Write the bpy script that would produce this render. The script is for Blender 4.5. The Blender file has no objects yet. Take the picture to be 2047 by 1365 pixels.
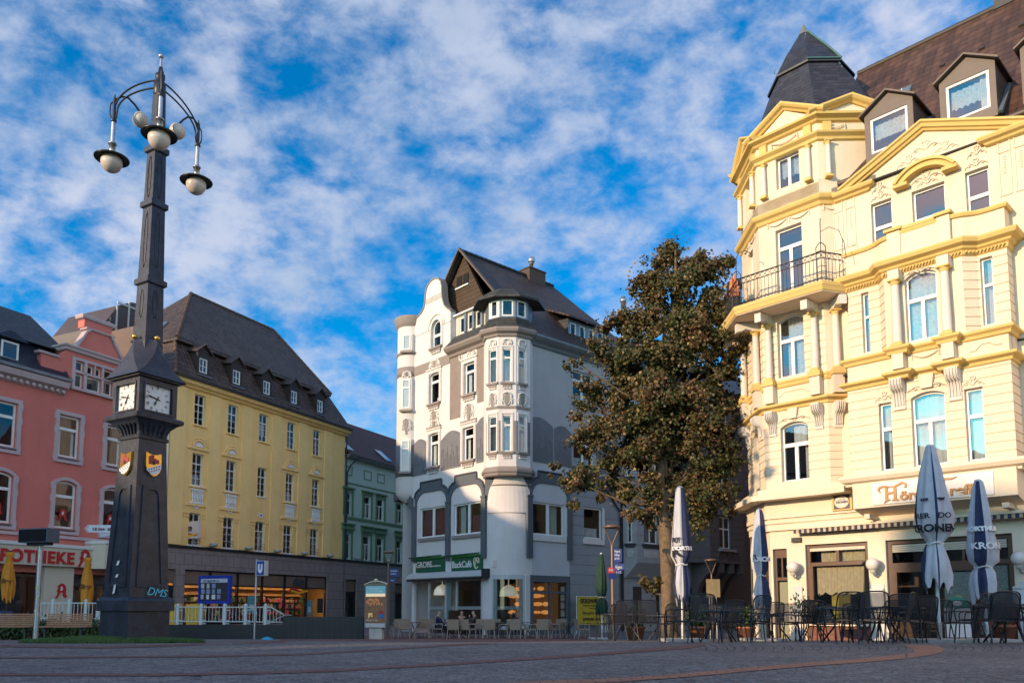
import bpy, bmesh, math, random
from mathutils import Vector, Matrix, noise
R_=math.radians
rnd=random.Random(7)
scn=bpy.context.scene
# ---------------------------------------------------------------- camera
TT=.0987; FPX=1584.; CYP=1058.; CXP=1023.5; EYE=.64
cam_d=bpy.data.cameras.new('camera'); cam=bpy.data.objects.new('camera',cam_d); scn.collection.objects.link(cam)
cam.location=(0,0,EYE); cam.rotation_euler=(math.pi/2+math.atan(TT),0,0)
cam_d.sensor_fit='HORIZONTAL'; cam_d.sensor_width=36; cam_d.lens=36*FPX/2047.; cam_d.shift_y=(CYP-682.5)/2047.; cam_d.clip_end=3000; cam_d.clip_start=.1
scn.camera=cam
# ---------------------------------------------------------------- light
SUN_EL=R_(14); SUN_D=Vector((-.81,-.586,0)).normalized()
sun_az=math.atan2(SUN_D.x,SUN_D.y)          # clockwise from +Y
S=Vector((SUN_D.x*math.cos(SUN_EL),SUN_D.y*math.cos(SUN_EL),math.sin(SUN_EL)))
sl=bpy.data.lights.new('sun','SUN'); sl.energy=2.3; sl.angle=R_(.6); sl.color=(1,.72,.45)
so=bpy.data.objects.new('sun',sl); scn.collection.objects.link(so); so.rotation_euler=S.to_track_quat('Z','Y').to_euler(); so.location=(-60,-35,30)
scn.view_settings.view_transform='Standard'; scn.view_settings.look='None'; scn.view_settings.gamma=1; scn.view_settings.use_curve_mapping=False
scn.view_settings.exposure=1.26
w=bpy.data.worlds.new('World'); scn.world=w; w.use_nodes=True
nt=w.node_tree; nt.nodes.clear()
def N(nt,t,**k):
    n=nt.nodes.new(t)
    for a,b in k.items(): setattr(n,a,b)
    return n
def math_(nt,op,a,b=None,c=None,clamp=False):
    n=N(nt,'ShaderNodeMath',operation=op); n.use_clamp=clamp
    for i,x in enumerate((a,b,c)):
        if x is None: continue
        if isinstance(x,(int,float)): n.inputs[i].default_value=x
        else: nt.links.new(x,n.inputs[i])
    return n.outputs[0]
L=nt.links.new
sky=N(nt,'ShaderNodeTexSky',sky_type='NISHITA'); sky.sun_disc=False; sky.sun_elevation=SUN_EL; sky.sun_rotation=sun_az
sky.air_density=1.0; sky.dust_density=.3; sky.ozone_density=3.5
hs=N(nt,'ShaderNodeHueSaturation'); hs.inputs['Saturation'].default_value=1.45; hs.inputs['Hue'].default_value=.487; L(sky.outputs[0],hs.inputs['Color'])
tint=N(nt,'ShaderNodeMix',data_type='RGBA',blend_type='MULTIPLY'); tint.inputs[0].default_value=1; L(hs.outputs[0],tint.inputs[6]); tint.inputs[7].default_value=(.03,.58,.70,1)
tc=N(nt,'ShaderNodeTexCoord'); sx=N(nt,'ShaderNodeSeparateXYZ'); L(tc.outputs['Generated'],sx.inputs[0])
dz=math_(nt,'ADD',math_(nt,'MAXIMUM',sx.outputs[2],0.0),.5)
mp=N(nt,'ShaderNodeMapping'); mp.inputs['Rotation'].default_value=(0,R_(24),0); mp.inputs['Scale'].default_value=(.8,1,1.35); mp.inputs['Location'].default_value=(3.1,.4,.7); L(tc.outputs['Generated'],mp.inputs[0])
n1=N(nt,'ShaderNodeTexNoise'); n1.inputs['Scale'].default_value=18; n1.inputs['Detail'].default_value=8; n1.inputs['Roughness'].default_value=.6; n1.inputs['Distortion'].default_value=.12; L(mp.outputs[0],n1.inputs['Vector'])
n2=N(nt,'ShaderNodeTexNoise'); n2.inputs['Scale'].default_value=2.4; n2.inputs['Detail'].default_value=3; L(mp.outputs[0],n2.inputs['Vector'])
sm=math_(nt,'ADD',math_(nt,'MULTIPLY',n1.outputs[0],.66),math_(nt,'MULTIPLY',n2.outputs[0],.5))
# thicker cloud towards the horizon
sm=math_(nt,'ADD',sm,math_(nt,'MULTIPLY',math_(nt,'SUBTRACT',.45,sx.outputs[2]),.10))
cr=N(nt,'ShaderNodeMapRange'); cr.interpolation_type='SMOOTHSTEP'; cr.inputs[1].default_value=.47; cr.inputs[2].default_value=.75; cr.inputs[3].default_value=.0; cr.inputs[4].default_value=.9; L(sm,cr.inputs[0])
n3=N(nt,'ShaderNodeTexNoise'); n3.inputs['Scale'].default_value=3.2; n3.inputs['Detail'].default_value=5; L(mp.outputs[0],n3.inputs['Vector'])
cc=N(nt,'ShaderNodeValToRGB'); L(n3.outputs[0],cc.inputs[0])
cc.color_ramp.elements[0].position=.36; cc.color_ramp.elements[0].color=(1.25,1.55,2.1,1)
cc.color_ramp.elements[1].position=.62; cc.color_ramp.elements[1].color=(1.95,2.05,2.45,1)
mx=N(nt,'ShaderNodeMix',data_type='RGBA'); L(cr.outputs[0],mx.inputs[0]); L(tint.outputs[2],mx.inputs[6]); L(cc.outputs[0],mx.inputs[7])
bg=N(nt,'ShaderNodeBackground'); bg.inputs[1].default_value=.15; # sky and clouds behind the viewer brightened and warmed: added fill for shaded walls
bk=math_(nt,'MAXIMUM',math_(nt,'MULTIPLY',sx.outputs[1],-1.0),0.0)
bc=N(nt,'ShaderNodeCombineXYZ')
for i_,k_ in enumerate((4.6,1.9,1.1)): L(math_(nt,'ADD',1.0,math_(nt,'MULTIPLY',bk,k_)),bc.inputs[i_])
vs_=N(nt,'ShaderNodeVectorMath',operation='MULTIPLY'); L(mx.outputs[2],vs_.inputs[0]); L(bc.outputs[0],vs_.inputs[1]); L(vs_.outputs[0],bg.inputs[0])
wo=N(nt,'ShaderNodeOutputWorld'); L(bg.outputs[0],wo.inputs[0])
# ---------------------------------------------------------------- materials
MATS={}
def base_mat(name):
    m=bpy.data.materials.new(name); m.use_nodes=True; t=m.node_tree; b=t.nodes['Principled BSDF']; MATS[name]=m; return m,t,b
def c4(c): return (c[0],c[1],c[2],1)
def mat(name,col,rough=.6,metal=0,bump=None,var=None,spec=None,emit=None,stain=None,coords='Object'):
    """plain procedural material: bump=(scale,strength) var=(scale,amount)"""
    if name in MATS: return MATS[name]
    m,t,b=base_mat(name); l=t.links.new
    b.inputs['Base Color'].default_value=c4(col); b.inputs['Roughness'].default_value=rough; b.inputs['Metallic'].default_value=metal
    if spec is not None: b.inputs['Specular IOR Level'].default_value=spec
    tc=N(t,'ShaderNodeTexCoord')
    if var:
        n=N(t,'ShaderNodeTexNoise'); n.inputs['Scale'].default_value=var[0]; n.inputs['Detail'].default_value=6; n.inputs['Roughness'].default_value=.65; l(tc.outputs[coords],n.inputs['Vector'])
        r=N(t,'ShaderNodeMapRange'); r.inputs[1].default_value=.3; r.inputs[2].default_value=.7; r.inputs[3].default_value=1-var[1]; r.inputs[4].default_value=1+var[1]; l(n.outputs[0],r.inputs[0])
        mm=N(t,'ShaderNodeMix',data_type='RGBA',blend_type='MULTIPLY'); mm.inputs[0].default_value=1; mm.inputs[6].default_value=c4(col); l(r.outputs[0],mm.inputs[7])
        out=mm.outputs[2]
        if stain:   # vertical weather streaks
            mpn=N(t,'ShaderNodeMapping'); mpn.inputs['Scale'].default_value=(2.2,2.2,.22); l(tc.outputs[coords],mpn.inputs[0])
            n4=N(t,'ShaderNodeTexNoise'); n4.inputs['Scale'].default_value=1.6; n4.inputs['Detail'].default_value=7; n4.inputs['Roughness'].default_value=.7; l(mpn.outputs[0],n4.inputs['Vector'])
            r4=N(t,'ShaderNodeMapRange'); r4.inputs[1].default_value=.52; r4.inputs[2].default_value=.78; r4.inputs[3].default_value=0; r4.inputs[4].default_value=stain; l(n4.outputs[0],r4.inputs[0])
            m4=N(t,'ShaderNodeMix',data_type='RGBA'); l(r4.outputs[0],m4.inputs[0]); l(out,m4.inputs[6]); m4.inputs[7].default_value=c4([x*.35 for x in col]); out=m4.outputs[2]
        l(out,b.inputs['Base Color'])
    if bump:
        n=N(t,'ShaderNodeTexNoise'); n.inputs['Scale'].default_value=bump[0]; n.inputs['Detail'].default_value=4; l(tc.outputs[coords],n.inputs['Vector'])
        bp=N(t,'ShaderNodeBump'); bp.inputs['Strength'].default_value=bump[1]; bp.inputs['Distance'].default_value=.03; l(n.outputs[0],bp.inputs['Height']); l(bp.outputs[0],b.inputs['Normal'])
    if emit: b.inputs['Emission Color'].default_value=c4(emit[0]); b.inputs['Emission Strength'].default_value=emit[1]
    return m
def plaster(name,col,rough=.85,stain=.25): return mat(name,col,rough,bump=(28,.25),var=(.55,.07),stain=stain,spec=.2)
def tile_mat(name,c1,c2,w=.26,h=.34,moss=0,strength=1.,rough=.6,slate=False,sc=None):
    m,t,b=base_mat(name); l=t.links.new; b.inputs['Roughness'].default_value=rough; b.inputs['Specular IOR Level'].default_value=.35
    uv=N(t,'ShaderNodeUVMap'); s=N(t,'ShaderNodeSeparateXYZ'); l(uv.outputs[0],s.inputs[0])
    v=math_(t,'DIVIDE',s.outputs[1],h); row=math_(t,'FLOOR',v); fv=math_(t,'SUBTRACT',v,row)
    off=math_(t,'MULTIPLY',math_(t,'MODULO',row,2.0),.5) if slate else 0.0
    u=math_(t,'ADD',math_(t,'DIVIDE',s.outputs[0],w),off); cu=math_(t,'FLOOR',u); fu=math_(t,'SUBTRACT',u,cu)
    cbv=N(t,'ShaderNodeCombineXYZ'); l(cu,cbv.inputs[0]); l(row,cbv.inputs[1])
    wn=N(t,'ShaderNodeTexWhiteNoise',noise_dimensions='3D'); l(cbv.outputs[0],wn.inputs['Vector'])
    n=N(t,'ShaderNodeTexNoise'); n.inputs['Scale'].default_value=.45; n.inputs['Detail'].default_value=6; l(uv.outputs[0],n.inputs['Vector'])
    fac=math_(t,'ADD',math_(t,'MULTIPLY',wn.outputs[0],.7),math_(t,'MULTIPLY',math_(t,'SUBTRACT',n.outputs[0],.25),.9),clamp=True)
    mixn=N(t,'ShaderNodeMix',data_type='RGBA'); l(fac,mixn.inputs[0]); mixn.inputs[6].default_value=c4(c1); mixn.inputs[7].default_value=c4(c2)
    out=mixn.outputs[2]
    if moss:
        n5=N(t,'ShaderNodeTexNoise'); n5.inputs['Scale'].default_value=7; n5.inputs['Detail'].default_value=8; n5.inputs['Roughness'].default_value=.8; l(uv.outputs[0],n5.inputs['Vector'])
        r5=N(t,'ShaderNodeMapRange'); r5.inputs[1].default_value=.56; r5.inputs[2].default_value=.66; r5.inputs[4].default_value=moss; l(n5.outputs[0],r5.inputs[0])
        m5=N(t,'ShaderNodeMix',data_type='RGBA'); l(r5.outputs[0],m5.inputs[0]); l(out,m5.inputs[6]); m5.inputs[7].default_value=(.26,.25,.22,1); out=m5.outputs[2]
    jn=math_(t,'SUBTRACT',1.0,math_(t,'MULTIPLY',math_(t,'LESS_THAN',fv,.13),.5)); jm=N(t,'ShaderNodeMix',data_type='RGBA',blend_type='MULTIPLY'); jm.inputs[0].default_value=1; l(out,jm.inputs[6]); l(jn,jm.inputs[7]); out=jm.outputs[2]  # dark course line: dirty joint, with the shadow gap put into the colour
    l(out,b.inputs['Base Color'])
    # tile relief: lower edge of each course stands proud, pantile roll across
    if slate: wave=math_(t,'MULTIPLY',math_(t,'LESS_THAN',fu,.06),-.6)
    else: wave=math_(t,'MULTIPLY',math_(t,'SINE',math_(t,'MULTIPLY',fu,math.pi)),.55)
    ht=math_(t,'ADD',math_(t,'SUBTRACT',1.0,fv),wave)
    bp=N(t,'ShaderNodeBump'); bp.inputs['Strength'].default_value=strength; bp.inputs['Distance'].default_value=.07 if not slate else .035; l(ht,bp.inputs['Height']); l(bp.outputs[0],b.inputs['Normal'])
    return m
def brick_mat(name,c1,c2,mortar,bw,bh,gap=.008,rough=.7,bump=.4,off=.5):
    m,t,b=base_mat(name); l=t.links.new; b.inputs['Roughness'].default_value=rough
    uv=N(t,'ShaderNodeUVMap'); br=N(t,'ShaderNodeTexBrick'); l(uv.outputs[0],br.inputs['Vector']); br.offset=off
    br.inputs['Color1'].default_value=c4(c1); br.inputs['Color2'].default_value=c4(c2); br.inputs['Mortar'].default_value=c4(mortar)
    br.inputs['Scale'].default_value=1; br.inputs['Brick Width'].default_value=bw; br.inputs['Row Height'].default_value=bh; br.inputs['Mortar Size'].default_value=gap
    n=N(t,'ShaderNodeTexNoise'); n.inputs['Scale'].default_value=1.3; n.inputs['Detail'].default_value=6; l(uv.outputs[0],n.inputs['Vector'])
    r=N(t,'ShaderNodeMapRange'); r.inputs[3].default_value=.75; r.inputs[4].default_value=1.25; l(n.outputs[0],r.inputs[0])
    mm=N(t,'ShaderNodeMix',data_type='RGBA',blend_type='MULTIPLY'); mm.inputs[0].default_value=1; l(br.outputs[0],mm.inputs[6]); l(r.outputs[0],mm.inputs[7]); l(mm.outputs[2],b.inputs['Base Color'])
    bp=N(t,'ShaderNodeBump'); bp.inputs['Strength'].default_value=bump; bp.inputs['Distance'].default_value=.02; l(math_(t,'SUBTRACT',1.0,br.outputs[1]),bp.inputs['Height']); l(bp.outputs[0],b.inputs['Normal'])
    return m
def glass_mat(name,tint=(.8,.84,.84),f0=.085,rough=.015):
    m=bpy.data.materials.new(name); m.use_nodes=True; t=m.node_tree; t.nodes.clear(); l=t.links.new; MATS[name]=m
    ge=N(t,'ShaderNodeNewGeometry'); dt=N(t,'ShaderNodeVectorMath',operation='DOT_PRODUCT'); l(ge.outputs['Normal'],dt.inputs[0]); l(ge.outputs['Incoming'],dt.inputs[1])
    fz=math_(t,'POWER',math_(t,'SUBTRACT',1.0,math_(t,'ABSOLUTE',dt.outputs['Value'])),5.0); fr_=math_(t,'ADD',f0,math_(t,'MULTIPLY',fz,1-f0))
    tr=N(t,'ShaderNodeBsdfTransparent'); tr.inputs[0].default_value=c4(tint)
    gl=N(t,'ShaderNodeBsdfGlossy'); gl.inputs['Roughness'].default_value=rough
    tc=N(t,'ShaderNodeTexCoord'); n=N(t,'ShaderNodeTexNoise'); n.inputs['Scale'].default_value=1.3; l(tc.outputs['Object'],n.inputs['Vector'])
    bp=N(t,'ShaderNodeBump'); bp.inputs['Strength'].default_value=.06; bp.inputs['Distance'].default_value=.02; l(n.outputs[0],bp.inputs['Height']); l(bp.outputs[0],gl.inputs['Normal'])
    mi=N(t,'ShaderNodeMixShader'); l(fr_,mi.inputs[0]); l(tr.outputs[0],mi.inputs[1]); l(gl.outputs[0],mi.inputs[2])
    o=N(t,'ShaderNodeOutputMaterial'); l(mi.outputs[0],o.inputs[0]); return m
GLASS=glass_mat('window_glass'); GLSK=glass_mat('reflective_window_glass',f0=.26)
WHITE=mat('white_paint',(.72,.71,.68),.45,var=(2,.05))
CURT=mat('curtain',(.62,.63,.62),.9,bump=(3,.1),var=(3,.12))
LACE=mat('lace_curtain',(.5,.52,.52),.9,var=(14,.3))
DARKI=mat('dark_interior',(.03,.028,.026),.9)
BLACK=mat('black_metal',(.022,.022,.025),.42,metal=.3,var=(5,.25))
ZINC=mat('zinc',(.20,.22,.24),.45,metal=.5,var=(2,.2))
STEEL=mat('galvanised_steel',(.42,.43,.44),.38,metal=.85,var=(6,.15),bump=(30,.1))
# ---------------------------------------------------------------- geometry helpers
def ray(u,v):
    x=(u-CXP)/FPX; y=(CYP-v)/FPX; c=1/math.sqrt(1+TT*TT); s=TT*c
    return (x,c-y*s,s+y*c)
def at(u,v,Y):
    r=ray(u,v); t=Y/r[1]; return (r[0]*t,Y,EYE+r[2]*t)
def gz(x,y):
    return 0. if y<14.5 else (-.035*(y-14.5) if y<36 else -.7525)
def gxy(u,Y): return ((u-CXP)/1592.*Y,Y)
def gpt(u,v):
    r=ray(u,v)
    lo,hi=1.,120.
    if EYE+r[2]*hi/r[1] - gz(0,hi)>0: hi=119.
    for _ in range(50):
        m=(lo+hi)/2
        if EYE+r[2]*m/r[1]>gz(0,m): lo=m
        else: hi=m
    return (r[0]*lo/r[1],lo)
class Fr:
    """a vertical facade plane: s along it, n out of it, z up"""
    def __init__(S,ox,oy,dx,dy):
        l=math.hypot(dx,dy); S.o=(ox,oy); S.d=(dx/l,dy/l); S.n=(S.d[1],-S.d[0])
    def w(S,s,n,z): return (S.o[0]+S.d[0]*s+S.n[0]*n,S.o[1]+S.d[1]*s+S.n[1]*n,z)
    def sz(S,u,v,n=0):
        r=ray(u,v); ox=S.o[0]+S.n[0]*n; oy=S.o[1]+S.n[1]*n
        t=(-ox*S.d[1]+oy*S.d[0])/(-S.d[1]*r[0]+S.d[0]*r[1])
        return (t*r[0]-ox)*S.d[0]+(t*r[1]-oy)*S.d[1], EYE+t*r[2]
def fr2(a,b): return Fr(a[0],a[1],b[0]-a[0],b[1]-a[1])
FRONT=Fr(0,0,1,0)
class MB:
    def __init__(S): S.v=[]; S.f=[]; S.sm=[]
    def add(S,pts,faces,smooth=False):
        o=len(S.v); S.v+= [tuple(p) for p in pts]; S.f+=[tuple(i+o for i in f) for f in faces]; S.sm+=[smooth]*len(faces); return S
    def poly(S,*pts): return S.add(pts,[tuple(range(len(pts)))])
    def hexa(S,p):   # p: 8 points bottom ring then top ring
        return S.add(p,[(3,2,1,0),(4,5,6,7),(0,1,5,4),(1,2,6,5),(2,3,7,6),(3,0,4,7)])
    def box(S,F,s0,s1,n0,n1,z0,z1):
        return S.hexa([F.w(s0,n1,z0),F.w(s1,n1,z0),F.w(s1,n0,z0),F.w(s0,n0,z0),F.w(s0,n1,z1),F.w(s1,n1,z1),F.w(s1,n0,z1),F.w(s0,n0,z1)])
    def bx(S,x0,x1,y0,y1,z0,z1):
        return S.hexa([(x0,y0,z0),(x1,y0,z0),(x1,y1,z0),(x0,y1,z0),(x0,y0,z1),(x1,y0,z1),(x1,y1,z1),(x0,y1,z1)])
    def prism(S,F,pts,n0,n1):
        k=len(pts); a=[F.w(s,n1,z) for s,z in pts]; b=[F.w(s,n0,z) for s,z in pts]
        return S.add(a+b,[tuple(range(k)),tuple(range(2*k-1,k-1,-1))]+[(i,i+k,(i+1)%k+k,(i+1)%k) for i in range(k)])
    def zprism(S,pts,z0,z1):
        k=len(pts); a=[(x,y,z0) for x,y in pts]; b=[(x,y,z1) for x,y in pts]
        return S.add(a+b,[tuple(range(k-1,-1,-1)),tuple(range(k,2*k))]+[(i,(i+1)%k,(i+1)%k+k,i+k) for i in range(k)])
    def tube(S,pts,r,k=8,closed=False,cap=True):
        P=[Vector(p) for p in pts]; n=len(P); rs=r if isinstance(r,(list,tuple)) else [r]*n
        rings=[]; up=None
        for i,p in enumerate(P):
            if closed: d=(P[(i+1)%n]-P[i-1])
            else: d=P[min(i+1,n-1)]-P[max(i-1,0)]
            if d.length<1e-9: d=Vector((0,0,1))
            d.normalize()
            if up is None:
                up=Vector((0,0,1)) if abs(d.z)<.9 else Vector((1,0,0))
            x=d.cross(up)
            if x.length<1e-4: x=d.cross(Vector((1,.3,.2)))
            x.normalize(); y=x.cross(d).normalized(); up=y
            rings.append([p+x*math.cos(2*math.pi*j/k)*rs[i]+y*math.sin(2*math.pi*j/k)*rs[i] for j in range(k)])
        vs=[q for rg in rings for q in rg]; fs=[]
        m=n if closed else n-1
        for i in range(m):
            a=i*k; b=((i+1)%n)*k
            for j in range(k): fs.append((a+j,a+(j+1)%k,b+(j+1)%k,b+j))
        S.add(vs,fs,True)
        if cap and not closed:
            S.add(rings[0],[tuple(range(k))]); S.add(rings[-1],[tuple(range(k-1,-1,-1))])
        return S
    def lathe(S,x,y,prof,k=16,a0=0,a1=2*math.pi,smooth=True,rot=0):
        full=abs(a1-a0-2*math.pi)<1e-6; m=k if full else k+1; vs=[]
        for r,z in prof:
            for j in range(m):
                a=a0+(a1-a0)*j/k+rot; vs.append((x+r*math.cos(a),y+r*math.sin(a),z))
        fs=[]
        for i in range(len(prof)-1):
            for j in range(k):
                j2=(j+1)%m if full else j+1
                fs.append((i*m+j,i*m+j2,(i+1)*m+j2,(i+1)*m+j))
        return S.add(vs,fs,smooth)
    def sphere(S,c,r,k=14,sz=1.,m=8):
        return S.lathe(c[0],c[1],[(max(1e-4,r*math.sin(math.pi*i/m)),c[2]-r*sz*math.cos(math.pi*i/m)) for i in range(m+1)],k)
    def sweep(S,path,prof,caps=True):
        """profile [(n,z)] swept along plan path; n to the right of travel"""
        n=len(path); nr=[]
        for i in range(n):
            def nn(a,b):
                l=math.hypot(b[0]-a[0],b[1]-a[1]) or 1; return ((b[1]-a[1])/l,-(b[0]-a[0])/l)
            if i==0: m=nn(path[0],path[1])
            elif i==n-1: m=nn(path[-2],path[-1])
            else:
                a=nn(path[i-1],path[i]); b=nn(path[i],path[i+1]); d=1+a[0]*b[0]+a[1]*b[1]; d=max(d,.3); m=((a[0]+b[0])/d,(a[1]+b[1])/d)
            nr.append(m)
        k=len(prof); vs=[(path[i][0]+nr[i][0]*p,path[i][1]+nr[i][1]*p,z) for i in range(n) for p,z in prof]
        fs=[(i*k+j,i*k+(j+1)%k,(i+1)*k+(j+1)%k,(i+1)*k+j) for i in range(n-1) for j in range(k)]
        if caps: fs+=[tuple(range(k-1,-1,-1)),tuple(range((n-1)*k,n*k))]
        return S.add(vs,fs)
    def sweep3(S,pts,n_axis,up,prof):
        """profile [(out,up)] along a line in space (raking cornices)"""
        pts=[Vector(p) for p in pts]; na=Vector(n_axis); k=len(prof); vs=[]
        for i,p in enumerate(pts):
            d=(pts[min(i+1,len(pts)-1)]-pts[max(i-1,0)]).normalized(); u=na.cross(d); u.normalize()
            if u.z<0 and up: u=-u
            f=1.
            if 0<i<len(pts)-1:
                e=(pts[i+1]-pts[i]).normalized(); f=1/max(.3,abs(d.dot(e)))
            vs+=[p+na*a+u*b*f for a,b in prof]
        n=len(pts); fs=[(i*k+j,i*k+(j+1)%k,(i+1)*k+(j+1)%k,(i+1)*k+j) for i in range(n-1) for j in range(k)]+[tuple(range(k-1,-1,-1)),tuple(range((n-1)*k,n*k))]
        return S.add(vs,fs)
    def xf(S,M):
        S.v=[tuple(M@Vector(p)) for p in S.v]; return S
    def join(S,o): return S.add(o.v,[],False) if not o.f else S._j(o)
    def _j(S,o):
        k=len(S.v); S.v+=o.v; S.f+=[tuple(i+k for i in f) for f in o.f]; S.sm+=o.sm; return S
    def split(S,name,m,parent=None,**k):
        par=list(range(len(S.v)))
        def fd(a):
            while par[a]!=a: par[a]=par[par[a]]; a=par[a]
            return a
        for f in S.f:
            for b in f[1:]: par[fd(b)]=fd(f[0])
        gr={}
        for f,s_ in zip(S.f,S.sm): gr.setdefault(fd(f[0]),[]).append((f,s_))
        last=None
        for g in gr.values():
            mb=MB(); ix={}
            for f,s_ in g:
                nf=[]
                for a in f:
                    if a not in ix: ix[a]=len(mb.v); mb.v.append(S.v[a])
                    nf.append(ix[a])
                mb.f.append(tuple(nf)); mb.sm.append(s_)
            last=mb.build(name,m,parent,**k)
        return last
    def build(S,name,m,parent=None,mats=None,fm=None,kind=None,bevel=0,recalc=True):
        org=Vector((0,0,0)); p=parent
        while p is not None: org+=p.location; p=p.parent
        me=bpy.data.meshes.new(name); me.from_pydata([(a[0]-org.x,a[1]-org.y,a[2]-org.z) for a in S.v],[],S.f)
        me.polygons.foreach_set('use_smooth',S.sm)
        me.materials.append(m)
        if mats:
            for q in mats: me.materials.append(q)
            me.polygons.foreach_set('material_index',fm)
        if recalc:
            bm=bmesh.new(); bm.from_mesh(me); bmesh.ops.recalc_face_normals(bm,faces=bm.faces); bm.to_mesh(me); bm.free()
        ul=me.uv_layers.new(name='UVMap'); uvd=[0.]*(2*len(me.loops)); vv=[(a[0],a[1],a[2]) for a in S.v]
        for pl in me.polygons:
            nx,ny,nz=pl.normal; h=math.hypot(nx,ny)
            if h<.05: tx,ty=1.,0.
            else: tx,ty=-ny/h,nx/h
            if h>=.05 and (tx<-.2 or (abs(tx)<=.2 and ty<0)): tx,ty=-tx,-ty
            # bitangent = n x t
            bx_,by_,bz_=-nz*ty,nz*tx,nx*ty-ny*tx
            if bz_<0: bx_,by_,bz_=-bx_,-by_,-bz_
            for li in pl.loop_indices:
                q=vv[me.loops[li].vertex_index]
                uvd[2*li]=q[0]*tx+q[1]*ty; uvd[2*li+1]=q[0]*bx_+q[1]*by_+q[2]*bz_
        ul.data.foreach_set('uv',uvd)
        me.update()
        o=bpy.data.objects.new(name,me); scn.collection.objects.link(o)
        if parent is not None: o.parent=parent
        if kind: o['kind']=kind
        return o
def tag(o,label,cat,group=None):
    o['label']=label; o['category']=cat
    if group: o['group']=group
    return o
def thing(name,label,cat,loc=(0,0,0),group=None):
    o=bpy.data.objects.new(name,None); o.location=loc; o.empty_display_size=.2; scn.collection.objects.link(o); tag(o,label,cat,group); return o
def copy_thing(r,loc,rz,label=None,group=None,scale=None):
    n=r.copy(); scn.collection.objects.link(n); n.location=loc; n.rotation_euler=(0,0,rz)
    if scale: n.scale=scale
    if label: n['label']=label
    if group: n['group']=group
    def rec(a,b):
        for ch in list(a.children):
            if ch is n: continue
            q=ch.copy(); scn.collection.objects.link(q); q.parent=b; rec(ch,q)
    rec(r,n); return n
def lettering(txt,F,s,z,n,h,m,parent,name='lettering',depth=.02,bold=0,sx=1.,shear=0,align='LEFT',rot=0,curve=None,spacing=1.,fit=None):
    """text standing on a facade plane; h = letter height in metres"""
    cu=bpy.data.curves.new('t','FONT'); cu.body=txt; cu.size=h*1.38; cu.extrude=depth/2; cu.offset=bold; cu.align_x=align; cu.shear=shear; cu.space_character=spacing
    ob=bpy.data.objects.new('t',cu); me=bpy.data.meshes.new_from_object(ob)
    mb=MB(); vs=[]
    if fit: sx=fit/max(q.co.x for q in me.vertices)
    for q in me.vertices:
        x,y,zz=q.co.x*sx,q.co.y,q.co.z
        c,s_=math.cos(rot),math.sin(rot); x,y=c*x-s_*y,s_*x+c*y
        if curve: vs.append(curve(s+x,n+zz+depth/2,z+y))
        else: vs.append(F.w(s+x,n+zz+depth/2,z+y))
    mb.add(vs,[tuple(p.vertices) for p in me.polygons])
    bpy.data.objects.remove(ob); bpy.data.curves.remove(cu); bpy.data.meshes.remove(me)
    return mb.build(name,m,parent)
def arc_pts(sa,sb,z0,rise,k=10):
    """points left->right of a segmental arch springing at z0"""
    w=(sb-sa)/2
    if rise<=0: return [(sa,z0),(sb,z0)]
    r=(w*w+rise*rise)/(2*rise); cz=z0+rise-r; a=math.asin(min(1,w/r)); 
    if rise>w: a=math.pi-a
    return [(sa+w+r*math.sin(-a+2*a*i/k),cz+r*math.cos(-a+2*a*i/k)) for i in range(k+1)]
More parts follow.
